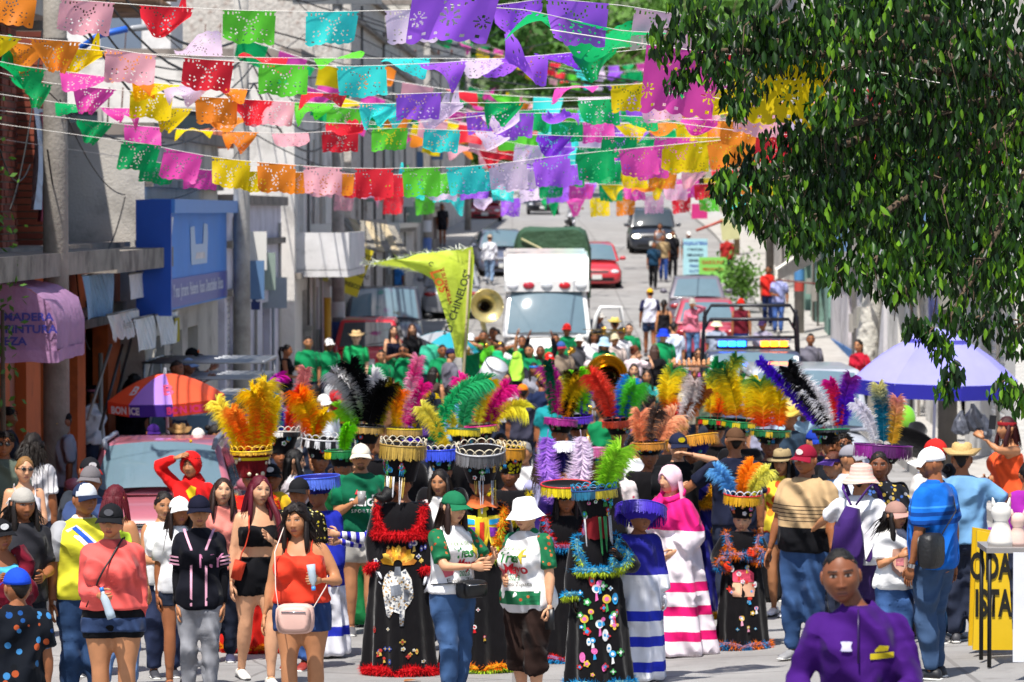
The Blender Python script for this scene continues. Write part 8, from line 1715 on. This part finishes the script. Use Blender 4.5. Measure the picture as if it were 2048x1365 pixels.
# ------------------------------------------------------------------ umbrellas, flag, brass, signs, stalls
def umbrella(label,px,py_top,d,R,cols,drop=.42,pole_len=2.1,tilt=(0,0),valance=.18,n=8,vent=False,val_col=None,metal='#b9bcc2',transl=.3,texts=None):
    c = at(px,py_top,d); E = empty('umbrella',c,0,label,'umbrella','umbrellas in the crowd'); E.rotation_euler = (math.radians(tilt[0]),math.radians(tilt[1]),math.radians(11))
    for i in range(n):
        a0,a1 = i/n*2*math.pi,(i+1)/n*2*math.pi; rows = []
        for t in np.linspace(0.02,1,7):
            aa = np.linspace(a0,a1,7); rr = R*t*(1-.06*np.sin(np.linspace(0,math.pi,7))*t); rows.append(np.stack([np.cos(aa)*rr,np.sin(aa)*rr,-drop*(t**1.8)*np.ones(7)+.0],1))
        m = MB(); m.loft(rows,closed=False); mt = MAT('umbrella_cloth',cols[i % len(cols)],.6,noise=.08,nscale=3,transl=transl); g = part('canopy_panel',m,mt,E)
        if valance:
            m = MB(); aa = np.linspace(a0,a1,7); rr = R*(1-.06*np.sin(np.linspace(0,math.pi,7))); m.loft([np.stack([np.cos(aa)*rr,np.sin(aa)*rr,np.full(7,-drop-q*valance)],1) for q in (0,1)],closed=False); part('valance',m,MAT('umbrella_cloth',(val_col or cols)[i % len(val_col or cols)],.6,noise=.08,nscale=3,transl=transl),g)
        m = MB(); m.tube([(math.cos(a0)*R*t,math.sin(a0)*R*t,-drop*t**1.8-.02) for t in (0.02,.35,.7,1)],.008,4); part('rib',m,plast(metal),E)
    if vent:
        m = MB(); m.lathe([(R*.40,-drop*.17+.045),(R*.2,.03),(.02,.07)],24,cap=False); part('vent_cap',m,MAT('umbrella_cloth',cols[0],.6,noise=.08,nscale=3,transl=transl),E)
    m = MB(); m.tube([(0,0,.08),(0,0,-pole_len)],.022,8); part('pole',m,plast(metal),E)
    return E
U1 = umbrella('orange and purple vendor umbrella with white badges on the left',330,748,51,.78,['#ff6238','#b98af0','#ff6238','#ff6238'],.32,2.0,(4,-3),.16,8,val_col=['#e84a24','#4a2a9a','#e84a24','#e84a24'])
for tx,aa,sz,z,rr,c in (('BON ICE',-2.42,.13,-.40,.80,'#f0e8f0'),('BON ICE',-1.37,.13,-.40,.80,'#d8286a'),('B',-1.62,.26,-.16,.55,'#e03a6a'),('B',-2.5,.22,-.17,.56,'#f4e8ee')):
    Mt = Rz(aa+math.pi/2) @ T3(0,-rr,z) @ Matrix.Rotation(math.radians(-50 if tx == 'B' else 0),4,'X') @ STAND; text_mesh_job(tx,sz,plast(c),U1,'lettering',M=Mt,bold=.006)
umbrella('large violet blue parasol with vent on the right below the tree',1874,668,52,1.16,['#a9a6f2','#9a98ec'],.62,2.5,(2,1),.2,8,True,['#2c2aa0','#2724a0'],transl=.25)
umbrella('teal and grey rain umbrella beneath the yellow flag',905,665,76,.62,['#b9bcc2','#2ab8cc','#c4c6cc','#28b0c4'],.25,.9,(8,14),0,8,transl=.4)
fd = 58; F0 = at(925,745,fd); FE = empty('banner_flag',F0,0,'tall chartreuse flag with red lettering waving above the band','flag')
def PX(px,py,y=0): q = at(px,py,fd)-F0; return np.array([q.x,q.y+y,q.z])
edgeL = [(912,715),(905,680),(893,640),(878,595),(866,560),(838,545),(792,536),(735,528)]; edgeR = [(931,715),(936,680),(938,640),(943,595),(947,550),(948,515),(946,500),(945,494)]
edgeM = [(922,716),(922,680),(917,640),(913,595),(908,555),(895,528),(872,515),(838,508)]
rows = []
for i,((a,b),(c,d_),(e,f)) in enumerate(zip(edgeL,edgeM,edgeR)):
    t = i/7; rows.append(np.array([PX(a,b,-.10*math.sin(t*5)),PX((a+c)/2,(b+d_)/2,-.22*t),PX(c,d_,-.04),PX((c+e)/2,(d_+f)/2,.16*t),PX(e,f,.05)]))
m = MB(); m.loft(rows,closed=False)
bm = bmesh.new(); me = m.mesh('flag_cloth'); bm.from_mesh(me); bmesh.ops.subdivide_edges(bm,edges=bm.edges[:],cuts=3,use_grid_fill=True,smooth=.6); bm.to_mesh(me); bm.free(); me.polygons.foreach_set('use_smooth',[True]*len(me.polygons))
fcl = link('cloth',me,MAT('flag_satin','#d2e64a',.5,noise=.08,nscale=4,transl=.4,bump=.02,bscale=8),FE)
rr = np.random.default_rng(2); st = []
for a,b in zip(edgeL[5:],edgeL[6:]+[(730,520)]):
    for q in np.linspace(0,1,22): st.append(PX(a[0]+(b[0]-a[0])*q,a[1]+(b[1]-a[1])*q))
for a,b in ((edgeM[7],edgeR[7]),):
    for q in np.linspace(-1,1,60): st.append(PX(838+107*max(0,q) + (103*min(0,q)),508-14*max(0,q)-20*min(0,q)))
st = np.array(st); V,Fq = ribbons(st,np.tile(vec(-.5,-.2,.3),(len(st),1))+rr.normal(0,.3,(len(st),3)),rr.uniform(.05,.13,len(st)),.018,3,.4,3); m = MB(); m.add(V,Fq); part('fringe',m,cloth('#e8ecd8'),FE)
m = MB(); m.tube([PX(927,880),PX(927,745),PX(930,700),PX(940,500)],[.022,.022,.02,.015],8); part('staff',m,plast('#a89a78'),FE)
def flag_text(tx,px,py,size,ang,c,y,sh=0): text_mesh_job(tx,size,plast(c),FE,'lettering',M=T3(*PX(px,py,y)) @ STAND @ Matrix.Rotation(math.radians(ang),4,'Z'),shear=sh,bold=.004)
flag_text("\"D' CHINELOS\"",916,606,.155,72,'#20281c',-.26); flag_text('Los',880,560,.26,-62,'#c05a18',-.30,.2); flag_text('Y SU PANDILLA',893,572,.08,-76,'#a03a20',-.30)
flag_text('C',862,528,.09,-30,'#3a3a20',-.26)
M_BRASS = MAT('brass','#c99a3a',.18,metal=1,noise=.15,nscale=8)
def sousa(label,px,py,d,R,face=(0,0),col=None):
    c = at(px,py,d); E = empty('sousaphone',c,0,label,'sousaphone','brass instruments of the band'); E.rotation_euler = (math.radians(face[0]),0,math.radians(face[1])); mt = col or M_BRASS
    m = MB(); prof = [(R,0),(R*.97,.02),(R*.72,.07),(R*.52,.13),(R*.38,.22),(R*.26,.36),(R*.18,.5)]; m.lathe(prof,30,cap=False); m.xf(Matrix.Rotation(-math.pi/2,4,'X')); part('bell',m,mt,E)
    m = MB(); m.tube([(math.cos(a)*R,0,math.sin(a)*R) for a in np.linspace(0,2*math.pi,37)],.012,6); part('bell_rim',m,mt,E)
    m = MB(); m.lathe([(R*.30,.21),(.01,.34)],16,cap=False); m.xf(Matrix.Rotation(-math.pi/2,4,'X')); part('throat',m,MAT('dark_bore','#1a1008',.6,metal=.5),E)
    m = MB(); m.tube([(0,.48,0),(.0,.62,-.08),(.05,.66,-.35),(.12,.5,-.75),(.05,.2,-1.0),(-.2,.1,-.9),(-.3,.25,-.6)],[R*.18,R*.17,.055,.05,.045,.035,.025],10); part('tubing',m,mt,E)
sousa('golden sousaphone bell with dark bore in the middle of the band',1213,752,48,.262,(-6,-8)); sousa('white rimmed sousaphone bell left of the ambulance',974,612,78,.34,(-4,12),MAT('pale_brass','#e0cf92',.3,metal=.7,noise=.2,nscale=6))
def horn(label,px,py,d,kind='trumpet',ang=0):
    c = at(px,py,d); E = empty(kind,c,math.radians(ang),label,kind,'brass instruments of the band'); m = MB(); L = .5 if kind == 'trumpet' else .95
    m.tube([(0,-L/2,0),(0,-L/2+.05,0),(0,-L/2+.15,0),(0,0,0),(0,L/2,.0)],[.06,.035,.015,.009,.007],10); part('bell_tube',m,M_BRASS,E)
    m = MB(); m.tube([(0,L*.3,-.0),(0,L*.3,-.09),(0,-L*.2,-.09),(0,-L*.2,0)],.008,6); part('slide',m,M_BRASS,E)
    for q in (-.03,0,.03):
        m = MB(); m.tube([(0,q,-.09),(0,q,.05)],.012,6); part('valve',m,M_BRASS,E)
horn('trumpet raised by the player before the dark pickup',806,707,74,'trumpet',8); horn('trumpet of the white capped player under the flag',938,700,72,'trumpet',-20); horn('trombone beside the ambulance',1000,690,74,'trombone',-35); horn('trombone near the straw hat by the ambulance mirror',1208,660,76,'trombone',60); horn('trumpet pointing up beside the coral plume',1180,818,52,'trumpet',30); horn('small trumpet in front of the man in blue and red cap',1140,700,70,'trumpet',10)
c = at(985,745,60); DR = empty('snare_drum',c,0,'white snare drum tilted under the yellow flag','drum'); DR.rotation_euler = (.5,.5,0); m = MB(); m.lathe([(.19,-.16),(.19,.16)],24); part('shell',m,plast('#d9dce2'),DR)
for q in (-.16,.16): m = MB(); m.lathe([(.19,q-.015),(.2,q),(.19,q+.015)],24,cap=False); part('hoop',m,M_CHROME,DR)
c = at(1383,790,54); TY = empty('snack_rack',c,0,'tiered wooden rack of sweets carried above the vendor','snack rack'); r = np.random.default_rng(8)
for q,(z,w) in enumerate(((-.14,.30),(.05,.48),(.24,.48),(.40,.48))):
    m = MB(); m.box((0,0,z),(w*1.08,.34,.018)); part('shelf',m,plast('#5a4030'),TY,smooth=False)
    for i in range(16):
        m = MB(); cc = lin(['#e0a070','#c85aa8','#d8863a','#8a3aa0','#e0c04a','#b86a3a'][int(r.integers(0,6)) if q < 3 else 0]); x = -w/2+w*(i % 8)/7; y = -.12+.2*(i//8); hh = r.uniform(.05,.1); m.lathe([(.022,0),(.026,hh*.5),(.014,hh*.8),(.022,hh),(.004,hh+.02)],8,0,cc,(x,y,z+.01)); part('sweet',m,ATTR(),TY)
for x in (-.22,.22): m = MB(); m.tube([(x,0,-.16),(x,0,.42)],.012,5); part('post',m,plast('#3a2a20'),TY)
c = at(1808,838,45); m = MB(); m.ball((0,0,0),(.14,.13,.17),18); o = part('balloon',m,MAT('balloon','#7ac02a',.2,noise=.05,coat=.4),None); o.location = c; tag(o,'round glossy lime green balloon beside the teal plume','balloon')
c = at(1825,885,43); m = MB(); m.lathe([(.30,-.02),(.31,0),(.22,.02),(.12,.05),(.11,.2),(.07,.24),(.01,.24)],24); o = part('sombrero',m,VELVET()); o.location = c; o.rotation_euler = (-.5,.45,0); tag(o,'wide black velvet sombrero tilted sideways by the parasol','hat')
def board(label,px0,py0,px1,py1,d,col,texts=(),name='banner',cat='banner',rot=0,thick=.02,skew=0):
    c = at((px0+px1)/2,(py0+py1)/2,d); s = d/FPX; w,h = abs(px1-px0)*s,abs(py1-py0)*s; E = empty(name,c,0,label,cat); E.rotation_euler = (0,math.radians(skew),math.radians(rot)); m = MB(); m.box((0,0,0),(w,thick,h)); part('panel',m,MAT('printed_board',col,.6,noise=.12,nscale=3),E,smooth=False)
    for tx,x,z,sz,cc in texts: text_mesh_job(tx,sz*h,plast(cc),E,'lettering',M=T3(x*w,-thick/2-.008,z*h) @ STAND,bold=.003,xs=.9)
    return E
board('yellow food banner listing tlacoyos slanting beside the pole',684,492,732,590,88,'#e0d02a',[('TLACOYOS',0,.34,.15,'#2a2a22'),('QUESADILLAS',0,-.05,.12,'#2a2a22'),('REFRESCO',0,-.3,.12,'#2a2a22')],skew=20)
board('yellow and white patterned banner left of the poster pole',634,482,664,562,87,'#d8cc5a',(),skew=12)
SA = empty('awning',at(735,470,90),0,'striped tan awning over the food stall','awning');
for i in range(7): m = MB(); m.add([(-.62+i*.18,0,.42-i*.03),(-.44+i*.18,0,.39-i*.03),(-.10+i*.18,-1.0,-.32-i*.02),(-.28+i*.18,-1.0,-.30-i*.02)],[[0,1,2,3]]); m.add([(-.62+i*.18,0,.40-i*.03),(-.44+i*.18,0,.37-i*.03),(-.10+i*.18,-1.0,-.34-i*.02),(-.28+i*.18,-1.0,-.32-i*.02)],[[0,3,2,1]]); part('canvas_strip',m,cloth('#b8a88a' if i % 2 else '#8a857c'),SA,smooth=False)
m = MB(); m.tube([(0,0,0),(0,0,1.9)],.09,10); o = part('bollard',m,plast('#d09a1c')); x = at(655,640,90); o.location = (x.x,90,gz(x.x,90)); tag(o,'thick mustard yellow post beside the red hatchback','post')
m = MB(); m.tube([(0,0,0),(0,0,3.0)],.09,10); o = part('post',m,plast('#b02a8a')); x = at(797,450,128); o.location = (x.x,128,gz(x.x,128)); tag(o,'magenta painted post at the far left pavement','post')
S1 = board('blank grey sign board on a post by the pink wall',518,555,574,617,76,'#9aa4ae',name='road_sign',cat='sign',rot=0); m = MB(); m.tube([(0,.03,.3),(0,.03,-2.6)],.03,8); part('sign_post',m,plast('#8a8f96'),S1)
board('dark blue shop board with white capitals beside the pale pole',502,540,520,620,70,'#20306a',[('PS',0,-.2,.3,'#e0e0e8')],'board','sign')
board('round white oval logo panel on the white wall',346,622,398,655,66,'#d8d8dc',[('Salon',0,0,.5,'#3a3a42')],'board','sign',0,.02)
S2 = board('pale blue price board with lines of text on the right kerb',1366,478,1415,556,126,'#a8d4dc',[('HOJALATERIA',0,.38,.11,'#2a4ab0'),('Y PINTURA',0,.22,.09,'#26304a'),('MECANICA',0,.08,.09,'#26304a'),('GENERAL',0,-.06,.09,'#26304a'),('FRENOS',0,-.2,.09,'#3a5a9a'),('CLUTCH',0,-.33,.09,'#3a5a9a')],'price_board','sign')
board('bright green board with red lettering in front of the price board',1398,515,1454,566,124,'#86cc5a',[('GASOLINA',0,.3,.2,'#b02a20'),('PERIODICOS',0,.02,.16,'#b0501c')],'green_board','sign')
board('cream hanging sign at the end of a red bracket',1442,436,1478,480,122,'#c9c490',(),'hanging_sign','sign',skew=-6); board('pale hanging sign above the cream one',1490,420,1520,464,120,'#d4d4d2',(),'hanging_sign','sign')
m = MB(); A_ = at(1392,462,122); m.tube([A_,at(1445,442,122)],.05,6); o = part('sign_bracket',m,plast('#b04a3a')); tag(o,'red arm carrying the hanging shop sign on the right','bracket')
board('bright magenta wall panel at the far right',1383,408,1415,438,140,'#c82a78',(),'wall_panel','panel')
AWN = empty('awning',at(1600,520,104),0,'white corrugated awning sloping down on the right','awning'); P0 = AWN.location
for i in range(7):
    a = at(1640,480+i*6,104)-P0; b = at(1552,540+i*3.5,101)-P0; m = MB(); m.tube([a,b],[(.06,.03)]*2,6); part('corrugated_strip',m,MAT('tin','#d9d6cc',.5,metal=.2,noise=.15),AWN)
m = MB(); m.tube([at(1552,560,101)-P0,at(1672,572,101)-P0],.025,6); part('support_bar',m,plast('#6a3a34'),AWN)
xs0 = at(1985,1200,31); SB = empty('sandwich_board',(xs0.x,31,gz(xs0.x,31)),0,'yellow sandwich board with large black letters at the right edge','sign')
for s in (1,):
    m = MB(); m.prism([(-.16,.05),(.17,.05),(.11,.98),(-.13,1.02)],-.02,.02); part('panel',m,plast('#e0b818'),SB,smooth=False); m = MB(); m.prism([(-.16,.05),(.17,.05),(.11,.98),(-.13,1.02)],.28,.32); part('rear_panel',m,plast('#d8ae14'),SB,smooth=False)
    text_mesh_job('ODA',.30,plast('#17150f'),SB,'lettering',M=T3(-.02,-.03,.72) @ STAND,xs=.50,bold=.01); text_mesh_job('ISTA',.30,plast('#17150f'),SB,'lettering',M=T3(-.0,-.03,.42) @ STAND,xs=.50,bold=.01)
tb = at(2052,1180,30.2); TB = empty('display_table',(tb.x,30.2,gz(tb.x,30.2)),0,'dark metal display table at the right edge','table'); m = MB(); m.box((0,0,.92),(.7,.6,.04)); part('table_top',m,plast('#8a8684'),TB,smooth=False)
for a in (-.32,.32):
    for b in (-.26,.26): m = MB(); m.tube([(a,b,0),(a,b,.9)],.018,6); part('leg',m,M_DARK,TB)
for i,(px,py,h,c,lab) in enumerate(((2002,1085,.34,'#e0dcd4','white plaster cat figure on the display table'),(2036,1090,.26,'#d8b8ac','pale pink plaster figure beside the white cat'))):
    q = at(px,py,30.1); m = MB(); m.lathe([(h*.3,0),(h*.32,h*.12),(h*.22,h*.4),(h*.16,h*.58),(h*.24,h*.72),(h*.22,h*.9),(h*.1,h)],16)
    m.tube([(-h*.15,0,h*.86),(-h*.2,0,h*1.12)],[h*.08,h*.015],6); m.tube([(h*.15,0,h*.86),(h*.2,0,h*1.12)],[h*.08,h*.015],6); o = part('plaster_figure',m,plast(c,.7)); o.location = (q.x,30.1,gz(tb.x,30.2)+.94); tag(o,lab,'figurine','plaster figures for sale')
board('white plastic banner standing at the right edge',2026,1105,2092,1325,28.8,'#dcdde2',(),'banner','banner',0); board('violet poster board behind the sandwich board',1972,1055,2012,1120,35,'#9a3ab0',[('COM',0,.2,.3,'#e8d8f0')],'poster_board','sign')
for i,(px,py,w,c) in enumerate(((1922,848,.11,'#6d707c'),(1946,838,.13,'#4c4e58'),(1968,856,.11,'#5d606c'))):
    q = at(px,py,50); m = MB(); m.lathe([(.015,w*1.5),(w*.35,w*1.0),(w*.75,w*.4),(w*.95,-w*.3),(w,-w*.8),(w*.8,-w*1.2),(.02,-w*1.25)],18); V = m.v[0]; a = np.arctan2(V[:,1],V[:,0]); V[:,:2] *= (1+.16*np.sin(a*5+V[:,2]*20)+.1*np.sin(a*8))[:,None]; V += np.random.default_rng(i).normal(0,.008,V.shape); o = part('plastic_bag',m,MAT('thin_plastic',c,.3,noise=.45,nscale=16,transl=.35),smooth=False); o.location = q; tag(o,['left','middle','right'][i]+' of the clear plastic bags hanging under the violet parasol','plastic bag','plastic bags under the parasol')
lr = random.Random(3)
for i in range(3):
    x = lr.uniform(-2.2,3.2); d = lr.uniform(29.5,34); m = MB(); w = lr.uniform(.03,.07); m.add([(-w,-w*.6,.002),(w,-w*.4,.012),(w*.8,w*.7,.004),(-w*.7,w*.5,.018),(0,0,.02)],[[0,1,4],[1,2,4],[2,3,4],[3,0,4]]); o = part('paper_scrap',m,plast(('#d9c9a0','#e0e0dc','#a86a3a')[i])); o.location = (x,d,gz(x,d)+.004); o.rotation_euler = (0,0,lr.uniform(0,6)); tag(o,('tan paper scrap on the road at the bottom of the picture','white paper scrap on the road in front of the dancers','brown scrap of card lying on the road')[i],'litter','litter on the road')
run_jobs()
